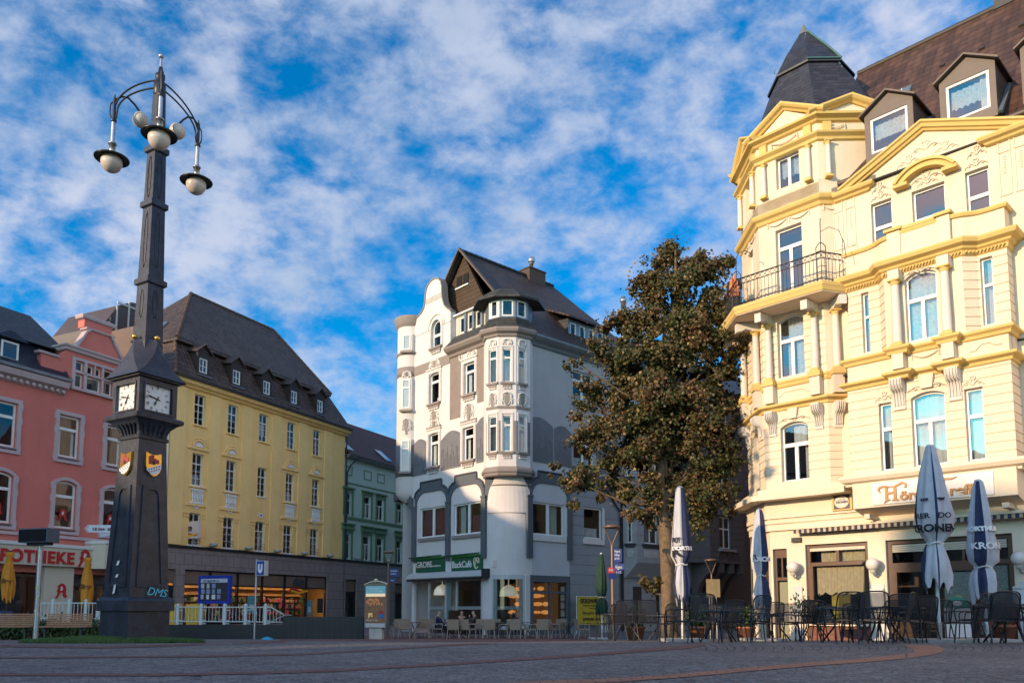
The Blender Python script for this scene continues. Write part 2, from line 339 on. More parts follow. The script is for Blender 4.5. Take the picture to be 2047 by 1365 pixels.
def wall(mb,F,s0,s1,z0,z1,ops=(),n=0.,depth=.18,groove=None,gd=.025,gw=.03):
    """front skin with window openings (sa,sb,za,zb,rise) and their reveals; groove=(first z,step,last z)"""
    S_={s0,s1}; Z_={z0,z1}
    for o in ops: S_|={o[0],o[1]}; Z_|={o[2],o[3]}
    gs=[]
    if groove:
        g=groove[0]
        while g<groove[2]: gs.append(g); g+=groove[1]
    gset=[]
    for g in gs:
        if all(abs(g-z)>gw and abs(g+gw-z)>gw*.2 for z in Z_) : gset.append(g); Z_|={g,g+gw}
    S_=sorted(s for s in S_ if s0-1e-6<=s<=s1+1e-6); Z_=sorted(z for z in Z_ if z0-1e-6<=z<=z1+1e-6)
    def isg(z): return any(abs(z-g)<1e-5 for g in gset)
    for j in range(len(Z_)-1):
        za,zb=Z_[j],Z_[j+1]; zm=(za+zb)/2; run=None
        for i in range(len(S_)-1):
            sa,sb=S_[i],S_[i+1]; sm=(sa+sb)/2
            if sb-sa<1e-6 or zb-za<1e-6: continue
            hole=any(o[0]<sm<o[1] and o[2]<zm<o[3] for o in ops)
            if not hole:
                if isg(za):
                    mb.poly(F.w(sa,n,za),F.w(sb,n,za),F.w(sb,n-gd,za),F.w(sa,n-gd,za))
                    mb.poly(F.w(sa,n-gd,za),F.w(sb,n-gd,za),F.w(sb,n-gd,zb),F.w(sa,n-gd,zb))
                    mb.poly(F.w(sa,n-gd,zb),F.w(sb,n-gd,zb),F.w(sb,n,zb),F.w(sa,n,zb))
                else: mb.poly(F.w(sa,n,za),F.w(sb,n,za),F.w(sb,n,zb),F.w(sa,n,zb))
    for o in ops:
        sa,sb,za,zb=o[:4]; rise=o[4] if len(o)>4 else 0; d=o[5] if len(o)>5 else depth
        zs=zb-rise
        mb.poly(F.w(sa,n,za),F.w(sa,n,zs),F.w(sa,n-d,zs),F.w(sa,n-d,za))
        mb.poly(F.w(sb,n,za),F.w(sb,n-d,za),F.w(sb,n-d,zs),F.w(sb,n,zs))
        mb.poly(F.w(sa,n,za),F.w(sa,n-d,za),F.w(sb,n-d,za),F.w(sb,n,za))
        ap=arc_pts(sa,sb,zs,rise)
        for p,q in zip(ap,ap[1:]): mb.poly(F.w(p[0],n,p[1]),F.w(q[0],n,q[1]),F.w(q[0],n-d,q[1]),F.w(p[0],n-d,p[1]))
        if rise>0:
            k=len(ap)//2
            for p,q in zip(ap[:k+1],ap[1:k+1]): mb.poly(F.w(sa,n,zb),F.w(p[0],n,p[1]),F.w(q[0],n,q[1]))
            for p,q in zip(ap[k:],ap[k+1:]): mb.poly(F.w(sb,n,zb),F.w(p[0],n,p[1]),F.w(q[0],n,q[1]))
    return mb
def window(parent,F,n,sa,sb,za,zb,rise=0,tz=.62,up=1,lo=2,rows=1,uprows=1,fw=.065,bar=.05,m=None,curt=None,sill=None,sillm=None,name='window',glass=None,inset=.02,label=None):
    """frame with transom at fraction tz; lo/up = number of lights below/above, rows = glazing rows below"""
    m=m or WHITE; glass=glass or GLASS
    f=MB(); g=MB(); n0=n-.06; zs=zb-rise
    f.box(F,sa,sa+fw,n0,n,za,zs); f.box(F,sb-fw,sb,n0,n,za,zs); f.box(F,sa+fw,sb-fw,n0,n,za,za+fw)
    if rise>0:
        ap=arc_pts(sa,sb,zs,rise); inn=arc_pts(sa+fw,sb-fw,zs-fw*.3,max(.02,rise-fw*.7))
        f.prism(F,ap+inn[::-1],n0,n)
    else: f.box(F,sa+fw,sb-fw,n0,n,zb-fw,zb)
    zt=za+(zb-za)*tz
    e=.012
    if tz<1: f.box(F,sa+fw,sb-fw,n0,n+e,zt-bar*.8,zt+bar*.8)
    else: zt=zb-fw
    top=zb-fw if not rise else zs
    def cols(k,z0,z1,b):
        for i in range(1,k):
            s=sa+(sb-sa)*i/k; f.box(F,s-b/2,s+b/2,n0,n+e*.5,z0,z1)
    cols(lo,za+fw,zt-bar*.8 if tz<1 else zt,bar*1.4 if rows==1 else bar)
    if tz<1: cols(up,zt+bar*.8,top+(rise*.9 if rise else 0),bar)
    for i in range(1,rows):
        z=za+(zt-za)*i/rows; f.box(F,sa+fw,sb-fw,n0+.01,n-.005,z-.014,z+.014)
    for i in range(1,uprows):
        z=zt+(zb-zt)*i/uprows; f.box(F,sa+fw,sb-fw,n0+.01,n-.005,z-.014,z+.014)
    fo=f.build(name,m,parent)
    if label: fo['label']=label
    ng=n-.035
    if rise>0: g.poly(*[F.w(s,ng,z) for s,z in [(sb-fw/2,za+fw/2),(sa+fw/2,za+fw/2)]+arc_pts(sa+fw/2,sb-fw/2,zs,rise-fw/2)][::-1])
    else: g.poly(F.w(sa+fw/2,ng,za+fw/2),F.w(sb-fw/2,ng,za+fw/2),F.w(sb-fw/2,ng,zb-fw/2),F.w(sa+fw/2,ng,zb-fw/2))
    g.build('pane',glass,fo)
    if curt:
        for spec in (curt if isinstance(curt,list) else [curt]):
            kind=spec[0]; cm=MB(); a,b=sa+fw+(sb-sa-2*fw)*spec[1],sa+fw+(sb-sa-2*fw)*spec[2]; zlo=za+(zb-za)*spec[3]; zhi=za+(zb-za)*spec[4]
            k=max(8,int((b-a)/.03)); nn=n-.17; P=[]
            for i in range(k+1):
                s=a+(b-a)*i/k; q=nn+.022*math.sin(s*41)+.01*math.sin(s*97+1)
                zl=zlo+(abs(math.sin(s*math.pi/.16))*-.05 if kind=='lace' else 0); P.append((s,q,zl))
            vs=[F.w(s,q,zl) for s,q,zl in P]+[F.w(s,q,zhi) for s,q,zl in P]
            cm.add(vs,[(i,i+1,i+k+2,i+k+1) for i in range(k)],True)
            cm.build('curtain',LACE if kind=='lace' else (spec[5] if len(spec)>5 else CURT),fo)
    if sill:
        sm=MB(); e2,pr,th=sill; sm.box(F,sa-e2,sb+e2,n,pr,za-th,za-.002); sm.build('sill',sillm or m,fo)
    return fo
def shell(mb,pts,z0,z1,roof=False):
    """plain back walls along plan points"""
    for a,b in zip(pts,pts[1:]): mb.poly((a[0],a[1],z0),(b[0],b[1],z0),(b[0],b[1],z1),(a[0],a[1],z1))
    return mb
# ================================================================ GROUND
def paving_mat():
    m,t,b=base_mat('grey_paving'); l=t.links.new; b.inputs['Roughness'].default_value=.8; b.inputs['Specular IOR Level'].default_value=.25
    tc=N(t,'ShaderNodeTexCoord')
    v=N(t,'ShaderNodeTexVoronoi'); v.inputs['Scale'].default_value=13; l(tc.outputs['Object'],v.inputs['Vector'])
    v2=N(t,'ShaderNodeTexVoronoi',feature='DISTANCE_TO_EDGE'); v2.inputs['Scale'].default_value=13; l(tc.outputs['Object'],v2.inputs['Vector'])
    n=N(t,'ShaderNodeTexNoise'); n.inputs['Scale'].default_value=.5; n.inputs['Detail'].default_value=8; n.inputs['Roughness'].default_value=.7; l(tc.outputs['Object'],n.inputs['Vector'])
    n2=N(t,'ShaderNodeTexNoise'); n2.inputs['Scale'].default_value=38; n2.inputs['Detail'].default_value=5; l(tc.outputs['Object'],n2.inputs['Vector'])
    s=N(t,'ShaderNodeSeparateColor'); l(v.outputs['Color'],s.inputs[0])
    f=math_(t,'ADD',math_(t,'MULTIPLY',s.outputs[0],.30),math_(t,'MULTIPLY',n.outputs[0],.75)); f=math_(t,'ADD',f,math_(t,'MULTIPLY',math_(t,'SUBTRACT',n2.outputs[0],.5),.9))
    r=N(t,'ShaderNodeValToRGB'); l(f,r.inputs[0]); r.color_ramp.elements[0].position=.25; r.color_ramp.elements[0].color=(.095,.087,.082,1); r.color_ramp.elements[1].position=.85; r.color_ramp.elements[1].color=(.30,.275,.26,1)
    jt=N(t,'ShaderNodeMapRange'); jt.inputs[1].default_value=.0; jt.inputs[2].default_value=.07; jt.inputs[3].default_value=.35; jt.inputs[4].default_value=1; l(v2.outputs[0],jt.inputs[0])
    mm=N(t,'ShaderNodeMix',data_type='RGBA',blend_type='MULTIPLY'); mm.inputs[0].default_value=1; l(r.outputs[0],mm.inputs[6]); l(jt.outputs[0],mm.inputs[7]); l(mm.outputs[2],b.inputs['Base Color'])
    bp=N(t,'ShaderNodeBump'); bp.inputs['Strength'].default_value=.9; bp.inputs['Distance'].default_value=.012; l(math_(t,'ADD',jt.outputs[0],math_(t,'MULTIPLY',n2.outputs[0],.8)),bp.inputs['Height']); l(bp.outputs[0],b.inputs['Normal'])
    return m
PAVE=paving_mat()
REDP=brick_mat('red_brick_paving',(.15,.062,.048),(.20,.085,.062),(.05,.04,.036),.2,.1,.008,.8,.7)
TERR=brick_mat('terracotta_paving',(.32,.13,.075),(.38,.17,.10),(.07,.05,.04),.24,.12,.009,.75,.8)
g=MB(); ys=[-160,-60,-20,0,4,8,12,14.5,20,26,32,36,60,100,200,420,900]; xs=[-700,-300,-120,-60,-30,-10,0,10,30,60,120,300,700]
g.add([(x,y,gz(x,y)) for y in ys for x in xs],[(j*13+i,j*13+i+1,(j+1)*13+i+1,(j+1)*13+i) for j in range(16) for i in range(12)])
g.build('ground',PAVE,kind='structure')
# red brick paving of the pedestrian street in front of the cafe
g=MB(); edge=[gpt(u,v) for u,v in [(560,1279.5),(640,1280),(760,1281),(900,1281.5),(1060,1281.5),(1160,1280.5),(1210,1278.5)]]
pts=[]
for (x,y) in edge: pts.append((x,y))
far=[(p[0]*40/p[1]*1.0,40.) for p in edge]
rows=[]
for k in range(9):
    rows.append([(a[0]+(b[0]-a[0])*k/8,a[1]+(b[1]-a[1])*k/8) for a,b in zip(pts,far)])
n_=len(pts)
g.add([(x,y,gz(x,y)+.006) for rw in rows for x,y in rw],[(k*n_+i,k*n_+i+1,(k+1)*n_+i+1,(k+1)*n_+i) for k in range(8) for i in range(n_-1)])
g.build('red_paving',REDP,kind='structure')
def band(pl,th,m,name,lift=.006):
    g=MB(); vs=[]; n=0
    for i in range(len(pl)-1):
        for k in range(6):
            f=k/6; u=pl[i][0]+(pl[i+1][0]-pl[i][0])*f; v=pl[i][1]+(pl[i+1][1]-pl[i][1])*f; t=th[i]+(th[i+1]-th[i])*f if isinstance(th,list) else th
            a=gpt(u,v+t/2); b=gpt(u,v-t/2)
            vs+=[(a[0],a[1],gz(*a)+lift),(b[0],b[1],gz(*b)+lift)]; n+=1
    g.add(vs,[(2*i,2*i+2,2*i+3,2*i+1) for i in range(n-1)]); g.build(name,m,kind='structure')
band([(-300,1286),(0,1291),(205,1294),(445,1286),(598,1281)],4,REDP,'paving_band')
band([(-300,1313),(0,1314.5),(240,1313),(445,1311),(616,1306.7),(700,1302),(920,1288),(1010,1284)],3.2,REDP,'paving_band')
band([(-300,1346),(0,1348),(308,1349),(547,1344),(680,1339.5),(920,1325.5),(1159,1310),(1380,1292),(1415,1288)],[5,5,5,5,5,5,5,7,3],REDP,'paving_band')
band([(1000,1368),(1090,1364),(1227,1360),(1347,1351.5),(1484,1339),(1620,1327.5),(1723,1320),(1826,1310)],[6,7,8,8,8,8,8,10],TERR,'paving_band')
# the curl of the terracotta band
g=MB(); o_=[(1815,1316),(1862,1309),(1884,1303),(1889,1298),(1878,1292),(1856,1289)]; i_=[(1815,1306),(1828,1304),(1827,1300),(1822,1296),(1812,1292),(1800,1289)]
vs=[]
for (a,b) in zip(o_,i_):
    for q in (a,b):
        p=gpt(*q); vs.append((p[0],p[1],gz(*p)+.006))
g.add(vs,[(2*i,2*i+2,2*i+3,2*i+1) for i in range(5)]); g.build('paving_band',TERR,kind='structure')
jm=mat('paving_joint',(.02,.02,.022),.9)
g=MB()
for i in range(34):
    u=1405+i*19+(i%3)*2; pts=[(u-8,1288.5),(u+3,1291),(u+8,1294.5),(u+7,1298),(u-1,1301.5)]
    if 1810<u<1895: continue
    vs=[]
    for k,(a,b) in enumerate(pts):
        w_=.9 if 0<k<4 else .3
        for d in (-w_,w_): p=gpt(a+d,b+(.0)); vs.append((p[0],p[1],gz(*p)+.005))
    g.add(vs,[(2*j,2*j+1,2*j+3,2*j+2) for j in range(4)])
g.build('paving_joints',jm,kind='structure')
# ================================================================ LEFT ROW: yellow, green, rose, brown
YE=Fr(-18.7,45,.438,.899); GB=-.8
YEL=plaster('yellow_render',(.86,.57,.22),stain=.18); YTRIM=plaster('yellow_trim',(.87,.59,.24),stain=.12)
WIN_OLD=mat('old_white_paint',(.70,.68,.65),.5,var=(4,.12))
STONE=brick_mat('brown_stone_cladding',(.23,.185,.175),(.25,.20,.19),(.07,.06,.055),.62,.62,.012,.45,.25)
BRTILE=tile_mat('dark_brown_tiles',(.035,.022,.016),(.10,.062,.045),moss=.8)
HIPM=mat('ridge_tiles',(.10,.055,.035),.7,var=(3,.4),bump=(14,.6))
DKB=mat('dark_stained_boards',(.03,.02,.016),.7,var=(3,.3))
WHORN=mat('white_ornament',(.75,.74,.71),.7,bump=(20,.5))
def lean_shop_interior(parent,F,s0,s1,z0,z1,seed,warm=(1,.55,.22),power=2.2,name='shop_interior',depth=2.2):
    """lit sales floor behind shop windows: back shelves, goods, ceiling lamps"""
    r=random.Random(seed)
    m=MB(); m.box(F,s0,s1,-depth-.1,-depth,z0,z1+.5); m.box(F,s0,s1,-depth,-.35,z1+.35,z1+.45); m.box(F,s0,s1,-depth,-.3,z0-.1,z0)
    o=m.build(name,mat('shop_wall',(.35,.24,.12),.8),parent)
    sh=MB(); z=z0+.35
    while z<z1:
        sh.box(F,s0+.1,s1-.1,-depth,-depth+.35,z,z+.03); z+=.42
    sh.build('shelf',mat('shelf_wood',(.22,.12,.06),.6),o)
    cols=[(.5,.06,.05),(.6,.35,.05),(.06,.2,.35),(.5,.5,.45),(.1,.3,.1),(.55,.15,.3),(.04,.04,.05)]
    for ci,c in enumerate(cols):
        b=MB()
        for _ in range(int((s1-s0)*7)):
            s=r.uniform(s0+.15,s1-.3); zz=z0+.38+.42*r.randrange(0,max(1,int((z1-z0)/.42)-1)); h=r.uniform(.12,.34); w_=r.uniform(.06,.18); nn=-depth+.05+ci*.02
            b.box(F,s,s+w_,nn,nn+.2,zz,zz+h)
        b.build('goods',mat('goods_%d'%ci,c,.5),o)
    lm=MB(); s=s0+.6
    while s<s1-.3:
        lm.box(F,s,s+.5,-depth+.7,-depth+.9,z1+.27,z1+.33); s+=1.25
    lm.build('ceiling_lamp',mat('warm_lamp_%g'%power,(1,.8,.5),.5,emit=(warm,power*6)),o)
    return o
def yellow():
    T=thing('yellow_house','yellow rendered house with tall glazing bar windows, five dormers and brown stone shop front','house',YE.w(6.5,-4,GB))
    ops=[]; W=[]
    for i,s in enumerate([.39,2.97,5.61,8.21,10.85]):
        for r_,(za,zb,w) in enumerate([(11.3,13.1,.8),(7.73,9.6,.8),(4.24,6.1,.86)]):
            if r_==2: s2=s-.08
            else: s2=s
            ops.append((s2,s2+w,za,zb)); W.append((s2,w,za,zb,r_,i))
    m=MB(); wall(m,YE,-1.35,14.4,4.15,13.75,ops,depth=.22)
    b=YE.w(14.4,0,0); c=YE.w(14.4,-9,0); d=YE.w(-1.35,-9,0); a=YE.w(-1.35,0,0)
    shell(m,[b,c,d,a],GB,13.75); m.build('wall',YEL,T)
    # lesenes between the windows
    m=MB()
    for s in (-1.2,1.85,4.45,7.1,9.72,12.4): 
        w=.85 if s>-1 else .95
        m.box(YE,s-.35 if s>-1 else s-.1,s+w-.35 if s>-1 else s+w,0,.07,4.2,13.3)
    m.build('pilaster_strips',YTRIM,T)
    m=MB(); m.sweep([YE.w(14.5,0,0)[:2],YE.w(-1.45,0,0)[:2]][::-1],[(0,13.3),(.18,13.34),(.22,13.42),(.42,13.5),(.48,13.62),(.48,13.74),(0,13.74)]); m.build('eaves_cornice',YTRIM,T)
    m=MB(); m.sweep([YE.w(-1.45,0,0)[:2],YE.w(14.5,0,0)[:2]],[(.5,13.68),(.62,13.68),(.64,13.8),(.56,13.8)]); m.build('gutter',BLACK,T)
    for (s,w,za,zb,r_,i) in W:
        window(T,YE,-.14,s,s+w,za,zb,tz=.68,up=2,lo=2,rows=3 if r_<2 else 3,fw=.055,bar=.045,m=WIN_OLD,curt=[None,('cloth',0,.3,0,.66),('lace',0,1,.3,.66),None,('cloth',.72,1,0,.66),('lace',0,1,0,.35)][(r_*5+i*7+i*r_)%6],sill=(.12,.1,.09) if r_==0 else (.05,.06,.07),sillm=YTRIM if r_==0 else WIN_OLD)
        mid=s+w/2
        if r_==1 and i!=2:
            t=MB(); t.box(YE,s-.42,s+w+.42,0,.1,zb+.22,zb+.34)
            ap=arc_pts(mid-.5,mid+.5,zb+.34,.5,12); ip=arc_pts(mid-.38,mid+.38,zb+.34,.38,12); t.prism(YE,ap+ip[::-1],0,.09)
            ap=arc_pts(mid-.62,mid+.62,zb+.34,.62,12); ip=arc_pts(mid-.56,mid+.56,zb+.34,.56,12); t.prism(YE,ap+ip[::-1],0,.05)
            t.box(YE,s-.25,s+w+.25,0,.12,za-.14,za-.08); t.box(YE,s-.42,s+w+.42,0,.09,za-1.22,za-1.08)
            t.split('window_hood',YTRIM,T)
            t=MB(); t.prism(YE,arc_pts(mid-.3,mid+.3,zb+.4,.26,10),0,.06)
            for k in range(5):
                a_=math.pi*(k+.5)/5; t.box(YE,mid+.17*math.cos(a_)-.03,mid+.17*math.cos(a_)+.03,.06,.085,zb+.42+.14*math.sin(a_),zb+.48+.14*math.sin(a_))
            t.build('lunette',WHORN,T)
            t=MB()
            for k in range(7):
                x=s-.02+(w+.04)*(k+.5)/7; c_=YE.w(x,.06,0)
                t.lathe(c_[0],c_[1],[(.045,za-1.0),(.03,za-.95),(.035,za-.8),(.055,za-.66),(.03,za-.42),(.045,za-.3)],8)
            t.box(YE,s-.06,s+w+.06,0,.1,za-1.08,za-1.0); t.box(YE,s-.06,s+w+.06,0,.1,za-.3,za-.22); t.build('balustrade',WHORN,T)
        if r_==2:
            t=MB(); c_=YE.w(mid,0,0)
            t.prism(YE,[(mid+.2*math.cos(a*math.pi/8)*(1 if a%2 else .92),zb+.42+.14*math.sin(a*math.pi/8)) for a in range(16)],0,.05); t.build('rosette',WHORN,T)
            t=MB(); t.prism(YE,[(mid+.06*math.cos(a*math.pi/5),zb+.42+.055*math.sin(a*math.pi/5)) for a in range(10)],.05,.08); t.build('rosette_button',BLACK,T)
            t=MB()
            for sg in (-1,1):
                e=s-.02 if sg<0 else s+w+.02; e2=e+sg*.42
                for zz in (zb-.02,zb-.2,): t.box(YE,min(e,e2),max(e,e2),0,.06,zz-.05,zz)
            t.split('label_mould',YTRIM,T)
            t=MB()
            for k in range(3): t.tube([YE.w(s-.02,.04,za+.12+.16*k),YE.w(s+w+.02,.04,za+.12+.16*k)],.012,5)
            t.build('window_rail',BLACK,T)
    # ground floor cladding with shop openings, shared stone band over green house too
    sop=[(-1.25,-.55,-.35,2.8),(.06,12.58,-.35,2.82),(14.65,16.0,-.3,2.72),(17.1,19.8,-.3,2.66),(21.0,22.3,-.3,2.6)]
    m=MB(); wall(m,YE,-1.35,14.4,GB,4.0,sop[:2],depth=.25,n=.12); m.poly(YE.w(-1.35,.12,4.0),YE.w(14.4,.12,4.0),YE.w(14.4,0,4.0),YE.w(-1.35,0,4.0)); m.poly(YE.w(-1.35,.12,GB),YE.w(-1.35,.12,4),YE.w(-1.35,0,4),YE.w(-1.35,0,GB)); m.build('stone_cladding',STONE,T)
    m=MB(); m.box(YE,-1.4,14.4,.0,.2,4.0,4.16); m.build('lead_ledge',BLACK,T)
    ss=[.06,2.03,4.21,6.31,8.37,10.51,12.58]; fm=mat('dark_shop_frame',(.012,.011,.011),.35); bl=mat('shop_blind_panel',(.17,.12,.085),.6,var=(1,.1))
    m=MB()
    for s in ss: m.box(YE,s-.07 if s>.1 else s,s+.07 if s<12 else s,-.12,.02,-.35,2.82)
    m.box(YE,.06,12.58,-.12,.0,2.74,2.82); m.box(YE,.06,12.58,-.12,.0,1.93,2.02); m.box(YE,.06,12.58,-.12,.0,-.35,-.2); m.box(YE,8.44,10.44,-.1,-.01,1.2,1.27)
    m.box(YE,9.4,9.46,-.1,-.01,-.2,1.2)
    o=m.build('shop_front',fm,T)
    m=MB()
    for a_,b_ in zip(ss,ss[1:]): m.box(YE,a_+.07,b_-.07,-.08,-.05,2.02,2.74)
    m.build('blind_panel',bl,o)
    m=MB(); m.poly(YE.w(.1,-.07,-.25),YE.w(12.5,-.07,-.25),YE.w(12.5,-.07,1.95),YE.w(.1,-.07,1.95)); m.build('pane',GLASS,o)
    m=MB(); 
    for s,w,z,h,c in [(5.2,.0,0,0,0)]: pass
    lean_shop_interior(T,YE,.1,12.5,-.6,1.9,3,power=3)
    pm=mat('poster_teal',(.10,.30,.33),.6); 
    for (s,w,z,h) in ((5.15,.75,.3,1.1),(10.62,.6,.15,1.0),):
        q=MB(); q.box(YE,s,s+w,-.055,-.04,z,z+h); q.build('poster',pm,o)
        q=MB(); q.box(YE,s+.15,s+w-.15,-.038,-.034,z+.2,z+.55); q.build('poster_picture',mat('poster_white',(.5,.55,.55),.6),o)
    q=MB(); q.box(YE,11.75,12.35,-.055,-.04,.3,1.3); q.build('poster',mat('poster_dark',(.03,.035,.04),.5),o)
    m=MB(); m.box(YE,-1.25,-.55,-.1,-.06,-.35,1.9); m.build('shop_door',fm,T)
    m=MB(); m.box(YE,-1.25,-.55,-.1,-.03,2.0,2.75); m.build('blind_panel',bl,T)
    # dm style letters above the entrance
    lettering('dm',YE,9.05,2.15,.06,.62,mat('dark_letter_grey',(.10,.10,.11),.4,metal=.4),T,bold=.012,shear=.25,depth=.08)
    def wave(s,z,ln,h,ph,n0,m_,nm):
        t=MB(); up=[(s+ln*i/14,z+h*math.sin(ph+i/14*5.6)*.5+h*.9) for i in range(15)]; dn=[(s+ln*i/14,z+h*math.sin(ph+i/14*5.6)*.5) for i in range(15)]
        t.prism(YE,dn+up[::-1],n0,n0+.05); t.build(nm,m_,T)
    wave(8.75,1.7,1.5,.2,.0,.06,mat('sign_red',(.5,.03,.02),.4),'sign_ribbon'); wave(8.9,1.66,1.6,.14,2.2,.09,mat('sign_yellow',(.8,.45,.02),.4),'sign_ribbon')
    # roof : steep lower slope, overhanging upper hip
    z1=16.25; zr=21.3
    def P(s,n,z): return YE.w(s,n,z)
    m=MB()
    e=[P(-1.5,.55,13.75),P(14.5,.55,13.75),P(14.5,-9.4,13.75),P(-1.5,-9.4,13.75)]
    k=[P(-.55,-.75,z1),P(13.2,-.75,z1),P(13.2,-8.3,z1),P(-.55,-8.3,z1)]
    for i in range(4): m.poly(e[i],e[(i+1)%4],k[(i+1)%4],k[i])
    m.build('lower_roof',BRTILE,T)
    m=MB(); o2=[P(-.75,-.35,z1),P(13.1,-.35,z1),P(13.1,-8.6,z1),P(-.75,-8.6,z1)]; r0=P(3.9,-4.7,zr); r1=P(11.6,-4.7,zr)
    # right hip is shorter: the ridge end lies close to the gable
    m.poly(o2[0],o2[1],r1,r0); m.poly(o2[1],o2[2],r1); m.poly(o2[2],o2[3],r0,r1); m.poly(o2[3],o2[0],r0)
    m.add([(p[0],p[1],p[2]-.02) for p in o2]+[(p[0],p[1],p[2]-.2) for p in o2],[(0,1,5,4),(1,2,6,5),(2,3,7,6),(3,0,4,7),(4,5,6,7)])
    m.build('upper_roof',BRTILE,T)
    m=MB()
    def ridge(a,b,r=.13):
        n=int((Vector(b)-Vector(a)).length/.38)+1; va,vb=Vector(a),Vector(b)
        for i in range(n):
            p=va.lerp(vb,i/n); q=va.lerp(vb,(i+1.1)/n); m.tube([p,q],[r,r*.82],8)
    ridge(o2[0],r0); ridge(o2[1],r1,.1); ridge(r0,r1,.1); ridge(e[0],k[0],.12)
    m.build('ridge_tiles',HIPM,T)
    # dormers
    for s in (.32,2.93,5.53,8.12,10.8):
        m=MB(); w=.62; sa,sb=s-.12,s+w+.16; zf=14.2; nf=.3
        m.poly(P(sa,nf,zf),P(sa,nf,15.55),P(sa,-.9,15.7),P(sa,.3,zf)); m.poly(P(sb,nf,zf),P(sb,nf,15.55),P(sb,-.9,15.7),P(sb,.3,zf))
        wall(m,YE,sa,sb,zf,15.55,[(s+.02,s+w,14.36,15.22)],n=nf,depth=.06); m.prism(YE,[(sa,15.55),(sb,15.55),((sa+sb)/2,16.0)],nf-.08,nf)
        o=m.build('dormer',DKB,T)
        window(o,YE,nf-.03,s+.02,s+w,14.36,15.22,tz=1,lo=2,rows=2,fw=.07,bar=.04)
        m=MB(); mid=(sa+sb)/2
        for sg in (-1,1):
            e0=mid+sg*(.5*(sb-sa)+.16)
            m.hexa([P(mid,nf+.16,16.03),P(e0,nf+.16,15.5),P(e0,-1.1,15.72),P(mid,-1.6,16.3),P(mid,nf+.16,16.09),P(e0,nf+.16,15.56),P(e0,-1.1,15.78),P(mid,-1.6,16.36)])
        m.build('dormer_roof',BRTILE,o)
        m=MB(); m.box(YE,sa-.04,sb+.1,nf-.02,nf+.12,zf-.05,zf); m.build('flashing',ZINC,o)
    m=MB(); a_=P(.6,-2.6,18.4)
    # skylight in the left hip
    q=[Vector(o2[3]),Vector(o2[0]),Vector(r0)]; mid=(q[0]*.22+q[1]*.5+q[2]*.28); nn=(q[1]-q[0]).cross(q[2]-q[0]).normalized(); 
    if nn.z<0: nn=-nn
    ax=(q[1]-q[0]).normalized(); ay=nn.cross(ax).normalized()
    if ay.z<0: ay=-ay
    def rect(c_,w,h,o_,t_): return [c_+ax*x*w/2+ay*y*h/2+nn*zz for zz in (o_,o_+t_) for x,y in ((-1,-1),(1,-1),(1,1),(-1,1))]
    m.hexa(rect(mid,.75,1.0,.0,.1)); so_=m.build('skylight',ZINC,T); m=MB(); m.hexa(rect(mid,.55,.8,.1,.01)); m.build('pane',mat('sky_pane',(.3,.4,.45),.05,metal=.7),so_)
    # chimney pots at the far gable
    m=MB(); m.box(YE,13.25,13.9,-1.5,-.9,13.9,15.0); m.build('chimney',DKB,T)
    # floodlights on the ledge
    for s in (1.9,4.75,7.3,9.9,12.6):
        f=MB(); c_=P(s,.32,4.34); f.lathe(c_[0],c_[1],[(.02,4.2),(.2,4.24),(.26,4.34),(.22,4.42),(.01,4.44)],12); f.tube([P(s-.1,.1,4.2),P(s,.3,4.28)],.03,6); f.build('floodlight',mat('grey_lamp_housing',(.35,.34,.32),.4),T)
    # down pipe
    m=MB(); m.tube([P(14.45,.1,13.6),P(14.45,.1,4.1)],.06,8); m.build('downpipe',BLACK,T)
    return T,sop
T_y,SOP=yellow()
# hanging square sign
t=thing('projecting_sign','square white sign with dark letters and red yellow ribbon, projecting from the yellow house','sign',YE.w(-.9,.2,5.3))
SF=fr2(at(360.5,1058,45.6)[:2],at(397,1063,44.9)[:2])
a=at(360.5,1075,45.6); s0=0; s1=math.dist(at(360.5,1058,45.6)[:2],at(397,1063,44.9)[:2]); zb_,zt_=at(360.5,1077,45.6)[2],at(360.5,1043,45.6)[2]
m=MB(); m.box(SF,0,s1,-.14,0,zb_,zt_); m.build('panel',mat('sign_pinkish_white',(.62,.52,.48),.4),t)
lettering('dm',SF,.24,zb_+.42,.01,.40,mat('ink',(.01,.01,.03),.4),t,bold=.014,shear=.2)
for c_,z,ph,nm in ((MATS['sign_red'],.2,0,'ribbon'),(MATS['sign_yellow'],.15,2.4,'ribbon')):
    q=MB(); up=[(.08+(s1-.16)*i/14,zb_+z+.05*math.sin(ph+i/14*5.5)+.09) for i in range(15)]; dn=[(x,y-.1) for x,y in up]; q.prism(SF,dn+up[::-1],.002,.02 if ph else .014); q.build(nm,c_,t)
m=MB()
for zz in (zb_+.12,zt_-.12): m.tube([SF.w(-.28,-.07,zz),SF.w(0,-.07,zz)],.035,6)
m.build('bracket',ZINC,t)
